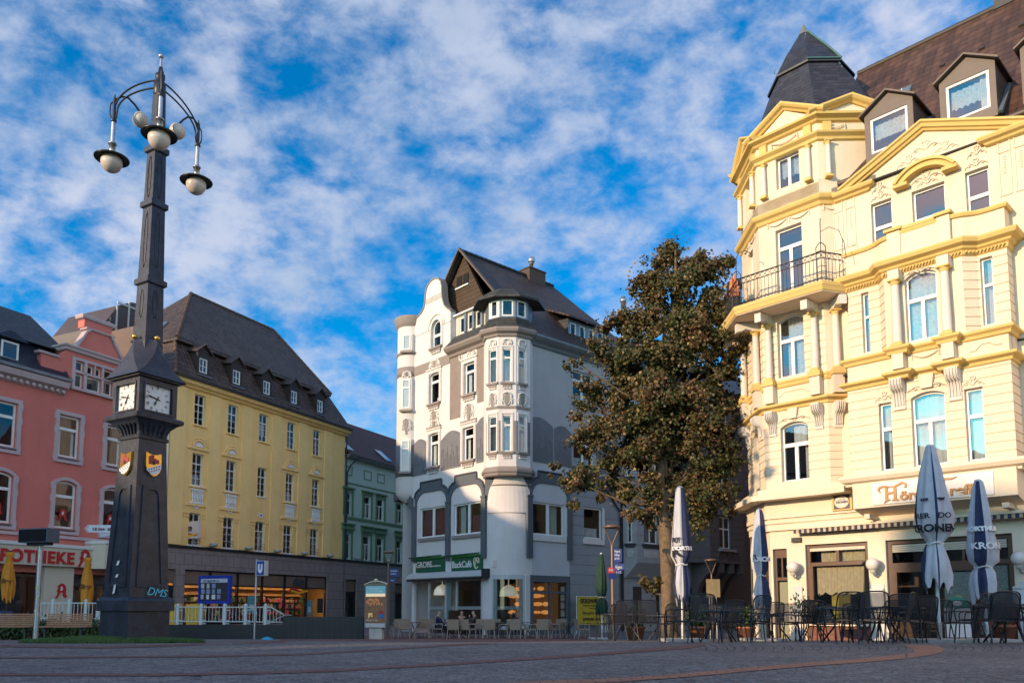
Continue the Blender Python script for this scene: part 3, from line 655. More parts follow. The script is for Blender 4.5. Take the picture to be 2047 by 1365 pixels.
# -------------------- green house
GRN=plaster('pale_green_render',(.42,.52,.44),stain=.15); GTR=plaster('green_trim',(.11,.20,.11),stain=.1)
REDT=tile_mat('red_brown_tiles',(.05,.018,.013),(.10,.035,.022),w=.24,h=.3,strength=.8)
def green():
    T=thing('green_house','pale green rendered house with darker green window surrounds, right of the yellow one','house',YE.w(21,-4,GB))
    sx=[(14.3,15.3),(16.75,17.7),(18.5,19.45),(21.2,22.1),(23.4,24.3)]
    ops=[(a,b,7.5,9.15) for a,b in sx]+[(a,b,4.25,6.1) for a,b in sx]
    m=MB(); wall(m,YE,14.4,28,4.15,11.75,ops if False else [(max(a,14.45),b,c,d) for a,b,c,d in ops],depth=.2)
    m.poly(YE.w(28,0,GB),YE.w(28,-8,GB),YE.w(28,-8,11.8),YE.w(28,0,11.8)); m.poly(YE.w(14.45,-8,GB),YE.w(28,-8,GB),YE.w(28,-8,11.8),YE.w(14.45,-8,11.8)); m.build('wall',GRN,T)
    for a,b,za,zb in ops:
        a=max(a,14.45); window(T,YE,-.12,a,b,za,zb,tz=.66,up=1,lo=2,fw=.06,m=WHITE,curt=('cloth',0,.35,0,.6) if int(a*3)%2 else ('lace',0,1,.2,.66))
        t=MB()
        t.box(YE,a-.17,a-.02,0,.07,za-.05,zb+.1); t.box(YE,b+.02,b+.17,0,.07,za-.05,zb+.1); t.box(YE,a-.2,b+.2,0,.08,zb+.1,zb+.24); t.box(YE,a-.28,b+.28,0,.17,zb+.3,zb+.42)
        if zb<7: t.box(YE,a-.26,b+.26,0,.13,zb+.42,zb+.62); t.box(YE,a-.34,b+.34,0,.22,zb+.66,zb+.76)
        t.build('window_surround',GTR,T)
    t=MB(); t.box(YE,14.45,28,0,.09,7.2,7.38); t.box(YE,14.45,28,0,.05,9.85,9.93)
    for a,b in sx:
        a=max(a,14.55); 
        for q in ((a,b,10.45,10.5),(a,b,11.1,11.15),(a,a+.06,10.5,11.1),(b-.06,b,10.5,11.1)): t.box(YE,q[0],q[1],0,.035,q[2],q[3])
    t.build('string_course',GTR,T)
    t=MB(); t.sweep([YE.w(14.45,0,0)[:2],YE.w(28,0,0)[:2]],[(0,11.7),(.35,11.75),(.45,11.9),(.5,12.0),(0,12.0)]); t.build('gutter',ZINC,T)
    m=MB(); m.poly(YE.w(14.45,.5,11.95),YE.w(28,.5,11.95),YE.w(28,-4.4,16.0),YE.w(14.45,-4.4,16.0)); m.poly(YE.w(14.45,-9,11.95),YE.w(28,-9,11.95),YE.w(28,-4.4,16.0),YE.w(14.45,-4.4,16.0)); m.poly(YE.w(28,.0,11.8),YE.w(28,-8.8,11.8),YE.w(28,-4.4,15.9)); m.build('roof',REDT,T)
    for s,u in ((14.9,.4),(19.9,.35)):
        sl=4.05/4.9; m=MB(); q=[YE.w(s+dx,.5-dn,11.95+dn*sl+.06) for dx,dn in ((-.4,u),(.45,u),(.45,u+1.2),(-.4,u+1.2))]; m.hexa(q+[(p[0],p[1],p[2]+.07) for p in q]); m.build('skylight',mat('sky_pane',(.3,.4,.45),.05,metal=.7),T)
    m=MB(); wall(m,YE,14.45,28,GB,4.0,SOP[2:],depth=.25,n=.12); m.poly(YE.w(14.45,.12,4.0),YE.w(28,.12,4.0),YE.w(28,0,4.0),YE.w(14.45,0,4.0)); m.build('stone_cladding',STONE,T)
    m=MB(); m.box(YE,14.45,28,0,.2,4.0,4.16); m.build('lead_ledge',BLACK,T)
    for a,b,za,zb,*_ in SOP[2:]:
        f=MB(); f.box(YE,a,a+.08,-.1,0,za,zb); f.box(YE,b-.08,b,-.1,0,za,zb); f.box(YE,a+.08,b-.08,-.1,0,za,za+.1); f.box(YE,a+.08,b-.08,-.1,0,zb-.06,zb); f.box(YE,a+.08,b-.08,-.1,0,1.75,1.83); fo=f.build('shop_window',MATS['dark_shop_frame'],T)
        f=MB(); f.box(YE,a+.08,b-.08,-.08,-.04,1.83,zb-.06); f.build('blind_panel',MATS['shop_blind_panel'],fo)
        f=MB(); f.poly(YE.w(a+.08,-.05,za+.1),YE.w(b-.08,-.05,za+.1),YE.w(b-.08,-.05,1.75),YE.w(a+.08,-.05,1.75)); f.build('pane',GLASS,fo)
        f=MB(); f.box(YE,a+.15,b-.15,-.6,-.55,za+.1,1.7); f.build('display_back',mat('display_grey',(.10,.11,.10),.8,var=(2,.5)),fo)
    for s in (15.85,19.8):
        f=MB(); c_=YE.w(s,.32,0); f.lathe(c_[0],c_[1],[(.02,4.2),(.2,4.24),(.26,4.34),(.22,4.42),(.01,4.44)],12); f.build('floodlight',MATS['grey_lamp_housing'],T)
    m=MB(); m.tube([YE.w(15.6,.45,11.9),YE.w(14.9,.15,11.2),YE.w(14.6,.1,10.6),YE.w(14.6,.1,4.1)],.05,8); m.build('downpipe',BLACK,T)
green()
# -------------------- rose coloured pharmacy house
PNK=plaster('rose_render',(.58,.175,.14),stain=.2); PTR=plaster('mauve_stone_trim',(.48,.38,.38),stain=.25); OCH=plaster('ochre_trim',(.55,.36,.26),stain=.15)
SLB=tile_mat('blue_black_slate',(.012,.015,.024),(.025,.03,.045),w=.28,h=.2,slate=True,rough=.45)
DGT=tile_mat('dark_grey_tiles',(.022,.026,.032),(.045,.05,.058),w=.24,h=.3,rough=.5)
CREAMP=mat('cream_sign_panel',(.52,.47,.36),.4,var=(.8,.08)); REDL=mat('pharmacy_red',(.42,.012,.012),.4)
def gothic_a(F,s,z,h,n,parent,m=None,name='pharmacy_letter'):
    k=h/10.; m=m or REDL
    P=[(0,.3),(1.3,1.8),(1.8,3.2),(1.7,4.4),(.9,4.7),(2.0,6.0),(2.1,7.9),(1.2,7.6),(3.2,9.3),(5.0,10),(7.2,9.0),(8.2,7.4),(8.2,2.6),(9.6,1.6),(8.0,0),(5.9,1.6),(5.9,4.0),(4.0,3.6),(3.2,2.2),(1.6,-.3)]
    q=MB(); q.prism(F,[(s+x*k*.9,z+y*k) for x,y in P][::-1],n,n+.02); o=q.build(name,m,parent)
    q=MB(); q.prism(F,[(s+x*k*.9,z+y*k) for x,y in [(3.7,5.0),(5.6,5.2),(5.6,7.4),(4.4,7.9),(3.9,7.0)]][::-1],n+.02,n+.026); q.build('emblem',mat('emblem_white',(.6,.58,.55),.5),o); return o
def pink():
    T=thing('rose_house','rose red rendered house with mauve stone window frames and a pharmacy on its ground floor','house',YE.w(-9,-4,GB))
    up=[(-14.2,-13.1),(-10.97,-9.87),(-7.8,-6.72),(-5.2,-4.12)]
    ops=[(a,b,8.0,10.05) for a,b in up]+[(a,b,4.5,6.8,.16) for a,b in up]
    m=MB(); wall(m,YE,-17,-3.5,GB,11.4,ops+[(-16.5,-8.3,-.5,2.3),(-6.8,-4.2,-.7,2.3)],depth=.2)
    shell(m,[YE.w(-3.5,0,0),YE.w(-3.5,-9,0),YE.w(-17,-9,0),YE.w(-17,0,0)],GB,11.4); shell(m,[YE.w(-3.5,-9,0),YE.w(-17,-9.2,0)],11.4,13.4); m.poly(YE.w(-17,0,11.38),YE.w(-3.5,0,11.38),YE.w(-3.5,-9,11.38),YE.w(-17,-9,11.38)); m.build('wall',PNK,T)
    for o in ops:
        a,b,za,zb=o[:4]; r=o[4] if len(o)>4 else 0
        window(T,YE,-.1,a,b,za,zb,rise=r,tz=.68,up=1,lo=1,fw=.09,bar=.09,m=WHITE,curt=[('cloth',0,.22,0,.66),('cloth',.8,1,0,.66)] if zb>7 and a>-9 else None)
        t=MB(); 
        for x0,x1 in ((a-.2,a-.02),(b+.02,b+.2)): t.box(YE,x0,x1,0,.09,za-.15,zb-r+.02)
        for zz in (za-.15,za+(zb-za)*.55,zb-.25-r): t.box(YE,a-.25,a-.2,0,.08,zz,zz+.3); t.box(YE,b+.2,b+.25,0,.08,zz,zz+.3)
        if r: 
            ap=arc_pts(a-.2,b+.2,zb-r+.02,r+.18); ip=arc_pts(a-.02,b+.02,zb-r+.02,r+.02); t.prism(YE,ap+ip[::-1],0,.09)
        else: t.box(YE,a-.2,b+.2,0,.09,zb+.02,zb+.2)
        t.box(YE,a-.22,b+.22,0,.1,za-.3,za-.15)
        t.build('window_surround',PTR,T); t=MB(); t.box(YE,a-.02,b+.02,-.08,.14,za-.1,za-.05); t.build('sill',ZINC,T)
        if r: gothic_a(YE,(a+b)/2-.28,za+.35,.62,-.12,T)
    # bands and main cornice with dentils
    t=MB(); t.box(YE,-17,-3.5,0,.12,3.98,4.12); t.build('string_course',PTR,T)
    t=MB(); t.sweep([YE.w(-17,0,0)[:2],YE.w(-7.65,0,0)[:2]],[(0,11.0),(.1,11.05),(.14,11.2),(.42,11.3),(.5,11.5),(.5,11.58),(0,11.6)])
    s=-16.9
    while s<-7.8: t.box(YE,s,s+.13,.1,.3,11.06,11.2); s+=.3
    t.build('dentil_cornice',PTR,T)
    m=MB(); m.sweep([YE.w(-17,0,0)[:2],YE.w(-7.62,0,0)[:2]],[(.3,11.61),(.6,11.61),(.62,11.75),(.3,11.75)]); m.build('gutter',ZINC,T)
    # lower slate slope and upper roof
    m=MB(); m.poly(YE.w(-17,.45,11.7),YE.w(-7.6,.45,11.7),YE.w(-7.5,-.9,13.4),YE.w(-17,-.9,13.4)); m.poly(YE.w(-7.6,.45,11.7),YE.w(-7.6,-3,11.7),YE.w(-7.6,-3,13.4),YE.w(-7.5,-.9,13.4)); m.build('slate_slope',SLB,T)
    m=MB(); m.poly(YE.w(-17,-.5,13.35),YE.w(-7.2,-.5,13.35),YE.w(-6.4,-5,16.3),YE.w(-17,-5,16.3)); m.poly(YE.w(-7.2,-.5,13.35),YE.w(-7.2,-9,13.35),YE.w(-6.4,-5,16.3)); m.poly(YE.w(-17,-9.4,13.35),YE.w(-7.2,-9,13.35),YE.w(-6.4,-5,16.3),YE.w(-17,-5,16.3)); m.poly(YE.w(-17,-.5,13.34),YE.w(-7.2,-.5,13.34),YE.w(-7.2,-9,13.34),YE.w(-17,-9,13.34)); m.poly(YE.w(-17,0,11),YE.w(-17,-9,11),YE.w(-17,-5,16.3)); m.build('upper_roof',DGT,T)
    m=MB(); m.box(YE,-10.9,-10.0,-1.2,.12,11.95,13.0); o=m.build('dormer',SLB,T)
    window(o,YE,.16,-10.85,-10.05,12.0,12.85,tz=1,lo=1,fw=.08,m=WHITE)
    m=MB(); m.hexa([YE.w(-11.2,.35,12.95),YE.w(-9.7,.35,12.95),YE.w(-9.7,-1.4,13.1),YE.w(-11.2,-1.4,13.1),YE.w(-10.6,.2,13.35),YE.w(-10.3,.2,13.35),YE.w(-10.3,-1.4,13.4),YE.w(-10.6,-1.4,13.4)]); m.build('dormer_roof',SLB,o)
    m=MB(); m.box(YE,-11.8,-11.0,-4.6,-3.9,15.6,17.2); m.box(YE,-11.95,-10.85,-4.75,-3.75,17.2,17.3); m.build('chimney',SLB,T)
    # cross gable
    G=T; g0,g1=-7.63,-3.55
    aw=[(-7.15,-6.7,12.42,12.92),(-7.15,-6.7,11.6,12.28),(-6.52,-6.15,12.42,12.85),(-6.07,-5.72,12.42,12.85),(-6.52,-5.72,11.6,12.3),(-5.58,-5.05,12.42,12.9),(-5.58,-5.05,11.6,12.3)]
    m=MB(); wall(m,YE,g0,g1,11.4,13.45,aw,depth=.15,n=.03); shell(m,[YE.w(g1,.03,0),YE.w(g1,-3,0)],11.3,13.45); shell(m,[YE.w(g0,.03,0),YE.w(g0,-3,0)],11.3,13.45); m.poly(YE.w(g0,.03,13.45),YE.w(g1,.03,13.45),YE.w(g1,-3,13.45),YE.w(g0,-3,13.45))
    m.prism(YE,[(-7.05,13.6),(-4.6,13.6),(-5.2,14.45),(-5.35,14.7),(-6.45,14.7),(-6.6,14.5)],-.35,.03); m.prism(YE,[(-6.75,14.8),(-5.2,14.8),(-5.2,15.2),(-6.75,15.2)],-.5,-.02)
    m.build('cross_gable',PNK,G)
    for a,b,za,zb in aw: window(G,YE,-.06,a,b,za,zb,tz=1,lo=1,fw=.06,m=WHITE,curt=('cloth',.0,.35,0,1) if a==-7.15 and za<12 else None)
    t=MB()
    for a,b,c_,d in ((-7.32,-7.17,11.45,13.08),(-6.68,-6.54,11.55,12.95),(-6.13,-6.08,12.4,12.95),(-5.7,-5.6,11.55,12.95),(-5.03,-4.88,11.45,13.08),(-7.17,-5.03,12.31,12.4),(-7.17,-5.03,12.94,13.08)): t.box(YE,a,b,.032,.12,c_,d)
    t.build('window_surround',PTR,G); t=MB(); t.box(YE,-7.4,-4.8,.03,.2,11.42,11.54); t.build('sill',PTR,G)
    t=MB(); t.sweep([YE.w(g0-.0,-2,0)[:2],YE.w(g0,.03,0)[:2],YE.w(g1,.03,0)[:2],YE.w(g1,-2,0)[:2]],[(0,13.3),(.12,13.34),(.16,13.46),(.24,13.52),(.24,13.6),(0,13.62)]); t.build('gable_cornice',OCH if False else PTR,G)
    t=MB(); t.sweep([YE.w(-6.8,-.5,0)[:2],YE.w(-6.8,-.02,0)[:2],YE.w(-5.15,-.02,0)[:2],YE.w(-5.15,-.5,0)[:2]],[(0,15.2),(.1,15.24),(.14,15.34),(.14,15.42),(0,15.44)]); t.sweep([YE.w(-6.6,-.4,0)[:2],YE.w(-6.6,.03,0)[:2],YE.w(-5.2,.03,0)[:2],YE.w(-5.2,-.4,0)[:2]],[(0,14.68),(.1,14.7),(.12,14.78),(0,14.8)]); t.build('gable_cap',PTR,G)
    t=MB(); t.lathe(*YE.w(-5.2,-.1,0)[:2],[(.12,15.44),(.16,15.55),(.06,15.65),(.1,15.75),(.01,15.95)],8); t.build('finial',BLACK,G)
    t=MB(); t.sweep3([YE.w(-7.1,.03,13.6),YE.w(-6.62,.03,14.5),YE.w(-6.42,.03,14.68)],YE.n+(0,),True,[(-.3,0),(.1,0),(.1,.1),(-.3,.1)]); t.sweep3([YE.w(-5.3,.03,14.68),YE.w(-5.12,.03,14.45),YE.w(-4.55,.03,13.6)],YE.n+(0,),True,[(-.3,0),(.1,0),(.1,.1),(-.3,.1)]); t.build('raking_cornice',PTR,G)
    m=MB(); m.prism(YE,[(-8.9,11.62),(-7.75,11.62),(-7.75,12.5),(-8.1,12.75),(-8.95,12.75)],-.2,.1); m.prism(YE,[(-7.95,12.76),(-7.63,11.9),(-7.63,13.3),(-7.9,13.0)],-.15,.03); m.build('side_volute',PNK,G)
    t=MB(); t.sweep([YE.w(-9.0,-.2,0)[:2],YE.w(-9.0,.1,0)[:2],YE.w(-8.1,.1,0)[:2]],[(0,12.75),(.1,12.78),(.12,12.88),(0,12.9)]); t.build('volute_cap',PTR,G)
    # shop zone: cream fascia with red letters, glazed fronts, cream pier
    F5=Fr(*YE.w(0,.55,0)[:2],*YE.d); z0,z1=2.62,3.5
    m=MB(); m.box(YE,-17,-5.7,.02,.55,z0,z1); o=m.build('fascia',CREAMP,T); m=MB(); m.box(YE,-17,-5.75,.0,.62,z1,z1+.16); m.build('fascia_cap',mat('white_enamel',(.6,.6,.58),.4),o)
    A1=YE.sz(149,1105,.56)[0]; A0=A1-(A1-YE.sz(-1,1100,.56)[0])*8.05/7.
    lettering('APOTHEKE',YE,A0,z0+.13,.56,.56,REDL,o,bold=.03,fit=A1-A0,depth=.04,spacing=1.12,name='lettering')
    gothic_a(YE,YE.sz(156,1105,.56)[0],z0+.02,.86,.56,o)
    xs_=YE.sz(183,1105,.55)[0]; pp=[YE.w(xs_,.5,0)[:2],YE.w(xs_+.3,1.15,0)[:2],YE.w(-4.6,1.15,0)[:2],YE.w(-4.1,.5,0)[:2],YE.w(-4.1,.02,0)[:2],YE.w(xs_,.02,0)[:2]]
    m=MB(); m.zprism(pp,z0-.05,3.8); o=m.build('entrance_canopy',CREAMP,T); m=MB(); m.zprism([(p[0]+(p[0]-YE.w(-5.3,0,0)[0])*.04,p[1]+(p[1]-YE.w(-5.3,0,0)[1])*.04) for p in pp],3.81,3.95); m.build('canopy_cap',MATS['white_enamel'],o); gothic_a(YE,-5.4,z0,.9,1.16,o)
    m=MB(); m.box(YE,-8.3,-6.8,.02,.3,GB,z0-.02); pr=m.build('cream_pier',CREAMP,T); gothic_a(YE,-7.72,1.1,.72,.31,pr)
    f=MB(); 
    for s in (-16.5,-14.5,-12.5,-10.5,-8.42): f.box(YE,s,s+.1,-.1,.0,-.5,2.3)
    f.box(YE,-16.4,-8.4,-.1,0,2.1,2.2); f.box(YE,-16.4,-8.4,-.1,0,-.5,-.35); f.box(YE,-6.7,-6.6,-.1,0,-.7,2.3); f.box(YE,-5.6,-5.5,-.1,0,-.7,2.0); f.box(YE,-6.6,-4.3,-.1,0,1.7,1.8); fo=f.build('shop_front',mat('bronze_frame',(.06,.05,.03),.4,metal=.4),T)
    f=MB(); f.poly(YE.w(-16.4,-.06,-.45),YE.w(-8.4,-.06,-.45),YE.w(-8.4,-.06,2.2),YE.w(-16.4,-.06,2.2)); f.poly(YE.w(-6.6,-.06,-.7),YE.w(-4.3,-.06,-.7),YE.w(-4.3,-.06,2.2),YE.w(-6.6,-.06,2.2)); f.build('pane',GLASS,fo)
    f=MB(); f.box(YE,-16.5,-8.3,-1.3,-1.2,-.6,2.2); f.build('display_back',mat('display_navy',(.02,.03,.06),.7,var=(1.2,.8)),fo)
    f=MB(); f.box(YE,-10.2,-9.2,-.5,-.45,-.4,.5); f.build('display_board',mat('display_blue',(.05,.12,.3),.5,var=(3,.7)),fo)
pink()
# -------------------- dark buildings in the gap between rose and yellow house
def gap():
    T=thing('narrow_dark_house','narrow dark brown boarded house squeezed against the left side of the yellow house','house',YE.w(-2.4,-4,GB))
    m=MB(); m.box(YE,-3.45,-1.4,-8,-.6,GB,13.2); m.build('wall',DKB,T)
    m=MB(); m.prism(YE,[(-3.45,13.2),(-1.4,13.2),(-1.4,13.6),(-1.7,13.95),(-2.1,15.2),(-3.45,16.0)],-6,-.6); m.build('gable',mat('brown_boards',(.10,.05,.035),.6,var=(2,.2)),T)
    m=MB(); m.sweep3([YE.w(-3.4,-.6,16.05),YE.w(-2.1,-.6,15.25),YE.w(-1.68,-.6,13.95),YE.w(-1.36,-.6,13.55),YE.w(-1.36,-.6,12.9)],YE.n+(0,),True,[(0,0),(.1,0),(.1,.09),(0,.09)]); m.tube([YE.w(-1.42,.05,13.2),YE.w(-1.42,.05,4.2)],.05,6); m.build('verge',WHITE,T)
    T=thing('brown_clad_building','tall brown panel clad building with pale vertical seams behind the rose house','building',YE.w(0,-12,GB))
    F=Fr(*YE.w(0,-9,0)[:2],*YE.d)
    pts=[F.sz(208,660),F.sz(208,645),F.sz(222,618),F.sz(236,609),F.sz(262,603),F.sz(262,598)]
    s0=F.sz(205,650)[0]; s1=F.sz(300,640)[0]; zz=lambda u,v:F.sz(u,v)[1]
    m=MB(); m.prism(F,[(s0,GB),(s1,GB),(s1,zz(300,612)),(F.sz(262,0+605)[0],zz(262,604)),(F.sz(236,611)[0],zz(236,611)),(s0,zz(205,650))],-5,0); m.build('wall',mat('brown_metal_panels',(.085,.055,.045),.45,var=(.8,.12)),T)
    m=MB()
    for u,v in ((234,612),(258,604)): 
        s=F.sz(u,v)[0]; m.box(F,s-.05,s+.05,.002,.06,8,zz(u,v))
    m.box(F,F.sz(234,612)[0],s1,.0,.07,zz(248,608)-.12,zz(248,608)); m.build('seam',mat('pale_seam',(.55,.5,.45),.5),T)
gap()
# ================================================================ CAFE CORNER HOUSE
CL=Fr(-.25,40.4,.6716,-.7409); CR=Fr(-.25,40.4,.7409,.6716); BF=Fr(0,40.6,1,0)
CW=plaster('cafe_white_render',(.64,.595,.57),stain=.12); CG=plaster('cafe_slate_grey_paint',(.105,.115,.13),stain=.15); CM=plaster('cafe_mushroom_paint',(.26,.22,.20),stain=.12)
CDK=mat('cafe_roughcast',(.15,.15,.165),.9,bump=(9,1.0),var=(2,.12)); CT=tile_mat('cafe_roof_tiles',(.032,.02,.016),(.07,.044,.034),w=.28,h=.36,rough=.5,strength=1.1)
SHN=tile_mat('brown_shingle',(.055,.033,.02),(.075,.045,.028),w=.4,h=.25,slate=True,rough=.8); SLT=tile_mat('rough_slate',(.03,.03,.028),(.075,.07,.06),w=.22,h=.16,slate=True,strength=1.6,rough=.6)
RELF=mat('white_stucco_relief',(.60,.57,.53),.8,bump=(18,.5)); PINKL=MATS['pale_seam']
cc=Vector((-.129,42.87)); RR=1.75
def filp(a0,a1,r,k=12):
    # points on the rounded corner, angle measured from straight-to-camera, positive to the right
    return [(cc.x+r*math.sin(a0+(a1-a0)*i/k),cc.y-r*math.cos(a0+(a1-a0)*i/k)) for i in range(k+1)]
aL=-math.atan2(.7409,.6716); aR=math.atan2(.6716,.7409)
def cartouche(F,s,z,w,h,m,parent,n=0,plaque=None):
    t=MB()
    for sg in (-1,1):
        for k in range(4):
            y=z+h*(.2+.22*k); r=w*(.16-.02*k); cx=s+sg*w*(.28+.05*math.sin(k*2)); t.tube([F.w(cx+r*math.cos(a)*sg,n+.03,y+r*math.sin(a)) for a in [i*.7-1 for i in range(7)]],[.03,.035,.035,.03,.025,.02,.012],6)
        t.tube([F.w(s+sg*w*.12,n+.03,z),F.w(s+sg*w*.34,n+.04,z+h*.35),F.w(s+sg*w*.42,n+.03,z+h*.8),F.w(s+sg*w*.25,n+.03,z+h)],.028,6)
    t.tube([F.w(s-w*.25,n+.03,z+h),F.w(s,n+.05,z+h*1.08),F.w(s+w*.25,n+.03,z+h)],.04,6)
    o=t.build('stucco_relief',m,parent)
    if plaque:
        t=MB(); t.prism(F,[(s-w*.17,z+h*.95),(s-w*.17,z+h*.3),(s-w*.08,z+h*.1),(s-w*.08,z-h*.3),(s+w*.08,z-h*.3),(s+w*.08,z+h*.1),(s+w*.17,z+h*.3),(s+w*.17,z+h*.95)],n,n+.05); t.build('plaque',plaque,o)
    return o
def sill_block(F,s0,s1,z,parent,n=0,m=None):
    t=MB(); t.box(F,s0-.14,s1+.14,n,n+.16,z-.14,z-.02); t.box(F,s0-.02,s1+.02,n,n+.09,z-.32,z-.14); t.build('sill_block',m or CM,parent)
    t=MB(); w=(s1-s0)/4
    for k in range(4): t.box(F,s0+w*k+.02,s0+w*(k+1)-.02,n,n+.1,z-.4,z-.33)
    t.build('drip_blocks',RELF,parent)
def surround(F,a,b,za,zb,parent,n=0,m=None,ear=True,rise=0):
    t=MB(); m=m or CW
    for x0,x1 in ((a-.2,a-.01),(b+.01,b+.2)):
        t.box(F,x0,x1,n,n+.06,za,zb-rise); t.box(F,x0+.05,x1-.05,n+.06,n+.09,za+.1,zb-rise)
    if rise:
        ap=arc_pts(a-.2,b+.2,zb-rise,rise+.18,14); ip=arc_pts(a-.01,b+.01,zb-rise,rise+.01,14); t.prism(F,ap+ip[::-1],n,n+.07)
    else: t.box(F,a-.2,b+.2,n,n+.06,zb+.01,zb+.2); t.box(F,a-.26,b+.26,n,n+.12,zb+.2,zb+.27)
    t.build('window_surround',m,parent)
def cafe():
    T=thing('cafe_house','white and grey art nouveau corner house with curved gable, brown roof and a cafe below','house',(2,48,-.75)); zb_=-.75
    s_l=-8.3
    # ---- window lists
    w1=[(-7.66,-5.16,4.66,6.38),(-4.43,-1.95,4.6,6.33)]
    col1=[(-6.8,-5.88,8.74,10.68,.06),(-6.82,-5.86,12.48,14.25,.06)]; col2=[(-3.63,-2.7,8.68,10.5),(-3.58,-2.65,12.37,14.12)]
    rw=(-6.62,-5.72,15.78,17.38,.45)
    m=MB(); wall(m,CL,s_l,-1.75,2.35,8.4,w1,depth=.16); wall(m,CL,-9.4,-1.75,8.4,14.3,col1+col2,depth=.2); wall(m,CL,-9.4,-4.9,14.3,15.06)
    wall(m,CL,-4.9,-1.75,14.3,15.0,depth=.1); wall(m,CL,-9.4,-8.3,7.1,8.4)
    # right facade
    dbl=[(4.98,6.7,12.2,14.05),(4.98,6.7,8.55,10.4),(9.2,10.6,12.2,14.05),(9.2,10.6,8.55,10.4)]; w3=[(1.84,4.2,4.5,6.25)]; w4=[(5.8,7.32,4.53,6.3)]
    shell(m,[CR.w(12,0,0),CR.w(12,-9.5,0),CL.w(-9.4,-11,0),CL.w(-9.4,0,0)],zb_,15)
    shell(m,[CL.w(s_l,-.02,0),CL.w(s_l,-11,0)],zb_,8.4)
    # rounded corner
    f=filp(aL,aR,RR)
    for i in range(12): m.add([(f[i][0],f[i][1],2.35),(f[i+1][0],f[i+1][1],2.35),(f[i+1][0],f[i+1][1],15),(f[i][0],f[i][1],15)],[(0,1,2,3)],True)
    m.build('wall',CW,T)
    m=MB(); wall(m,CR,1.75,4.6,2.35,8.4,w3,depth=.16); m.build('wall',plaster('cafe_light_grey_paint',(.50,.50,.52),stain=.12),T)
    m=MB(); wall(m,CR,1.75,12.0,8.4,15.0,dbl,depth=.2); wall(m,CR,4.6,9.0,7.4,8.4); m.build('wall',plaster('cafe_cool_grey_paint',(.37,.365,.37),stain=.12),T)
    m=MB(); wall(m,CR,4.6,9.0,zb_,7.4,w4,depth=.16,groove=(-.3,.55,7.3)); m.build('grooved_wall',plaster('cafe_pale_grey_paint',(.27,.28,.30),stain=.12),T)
    # floors to stop light
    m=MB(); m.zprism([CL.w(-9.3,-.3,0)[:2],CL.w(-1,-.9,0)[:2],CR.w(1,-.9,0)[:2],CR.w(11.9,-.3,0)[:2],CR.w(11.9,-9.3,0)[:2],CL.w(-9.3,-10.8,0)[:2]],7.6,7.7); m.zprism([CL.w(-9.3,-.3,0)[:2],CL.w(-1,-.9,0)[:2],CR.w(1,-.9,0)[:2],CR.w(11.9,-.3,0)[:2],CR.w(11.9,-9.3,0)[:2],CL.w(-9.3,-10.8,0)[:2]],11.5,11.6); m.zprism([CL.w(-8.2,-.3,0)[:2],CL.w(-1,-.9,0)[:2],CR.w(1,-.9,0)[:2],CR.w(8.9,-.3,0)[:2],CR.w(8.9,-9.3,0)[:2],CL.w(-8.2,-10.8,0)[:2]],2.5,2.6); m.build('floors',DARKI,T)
    # ---- ground floor glass fronts
    fm=CW; fr=mat('cafe_white_frame',(.45,.46,.46),.4); ft=mat('cafe_teal_frame',(.16,.22,.22),.4)
    m=MB()
    m.box(CL,-8.3,-8.05,-.1,.05,zb_,2.34); m.box(CL,-1.95,-1.7,-.3,.0,zb_,2.34); m.box(CL,-8.3,-1.7,-.3,.0,2.2,2.34)
    m.box(CR,1.3,1.6,-.3,.02,zb_,2.34)
    m.box(CL,-8.3,-7.0,-2.4,-2.3,zb_,2.4)
    m.build('pier',CW,T)
    m=MB()
    for s in (-6.75,-5.15,-4.2,-2.05): m.box(CL,s-.05,s+.05,-.14,-.02,-.3,2.2)
    m.box(CL,-6.8,-2.0,-.14,-.02,-.45,-.3); m.box(CL,-6.8,-2,-.14,-.02,2.1,2.2); o=m.build('shop_front',fr,T)
    m=MB(); m.box(CL,-5.1,-4.7,-.16,-.06,-.3,2.1); m.build('teal_panel',ft,o)
    m=MB(); m.poly(CL.w(-6.7,-.08,-.3),CL.w(-2.05,-.08,-.3),CL.w(-2.05,-.08,2.1),CL.w(-6.7,-.08,2.1)); m.build('pane',GLASS,o)
    m=MB(); m.box(CL,-6.7,-2.1,-.075,-.07,.55,.72); m.build('frosted_band',mat('frosted',(.25,.28,.27),.6),o)
    m=MB(); f=filp(-.52,.44,RR-.04,8)
    g=MB()
    for i in range(8): g.add([(f[i][0],f[i][1],-.3),(f[i+1][0],f[i+1][1],-.3),(f[i+1][0],f[i+1][1],2.15),(f[i][0],f[i][1],2.15)],[(0,1,2,3)],True)
    f2=filp(-.56,.48,RR+.0,8); fb=filp(-.56,.48,RR-.12,8)
    def ring(mb,z0,z1,fa,fb_):
        k=len(fa)
        for i in range(k-1):
            mb.hexa([(fa[i][0],fa[i][1],z0),(fa[i+1][0],fa[i+1][1],z0),(fb_[i+1][0],fb_[i+1][1],z0),(fb_[i][0],fb_[i][1],z0),(fa[i][0],fa[i][1],z1),(fa[i+1][0],fa[i+1][1],z1),(fb_[i+1][0],fb_[i+1][1],z1),(fb_[i][0],fb_[i][1],z1)])
    ring(m,-.45,-.3,f2,fb); ring(m,2.12,2.36,f2,fb)
    for a in (-.53,.45): 
        e=filp(a-.03,a+.03,RR,1); e2=filp(a-.03,a+.03,RR-.12,1); ring(m,-.3,2.12,e,e2)
    o2=m.build('corner_window',fr,T); g.build('pane',GLASS,o2)
    m=MB()
    for a in (-.46,.37): e=filp(a-.06,a+.06,RR-.06,2); e2=filp(a-.06,a+.06,RR-.12,2); ring(m,-.3,2.12,e,e2)
    m.build('frosted_strip',mat('frosted_green',(.30,.36,.33),.5),o2)
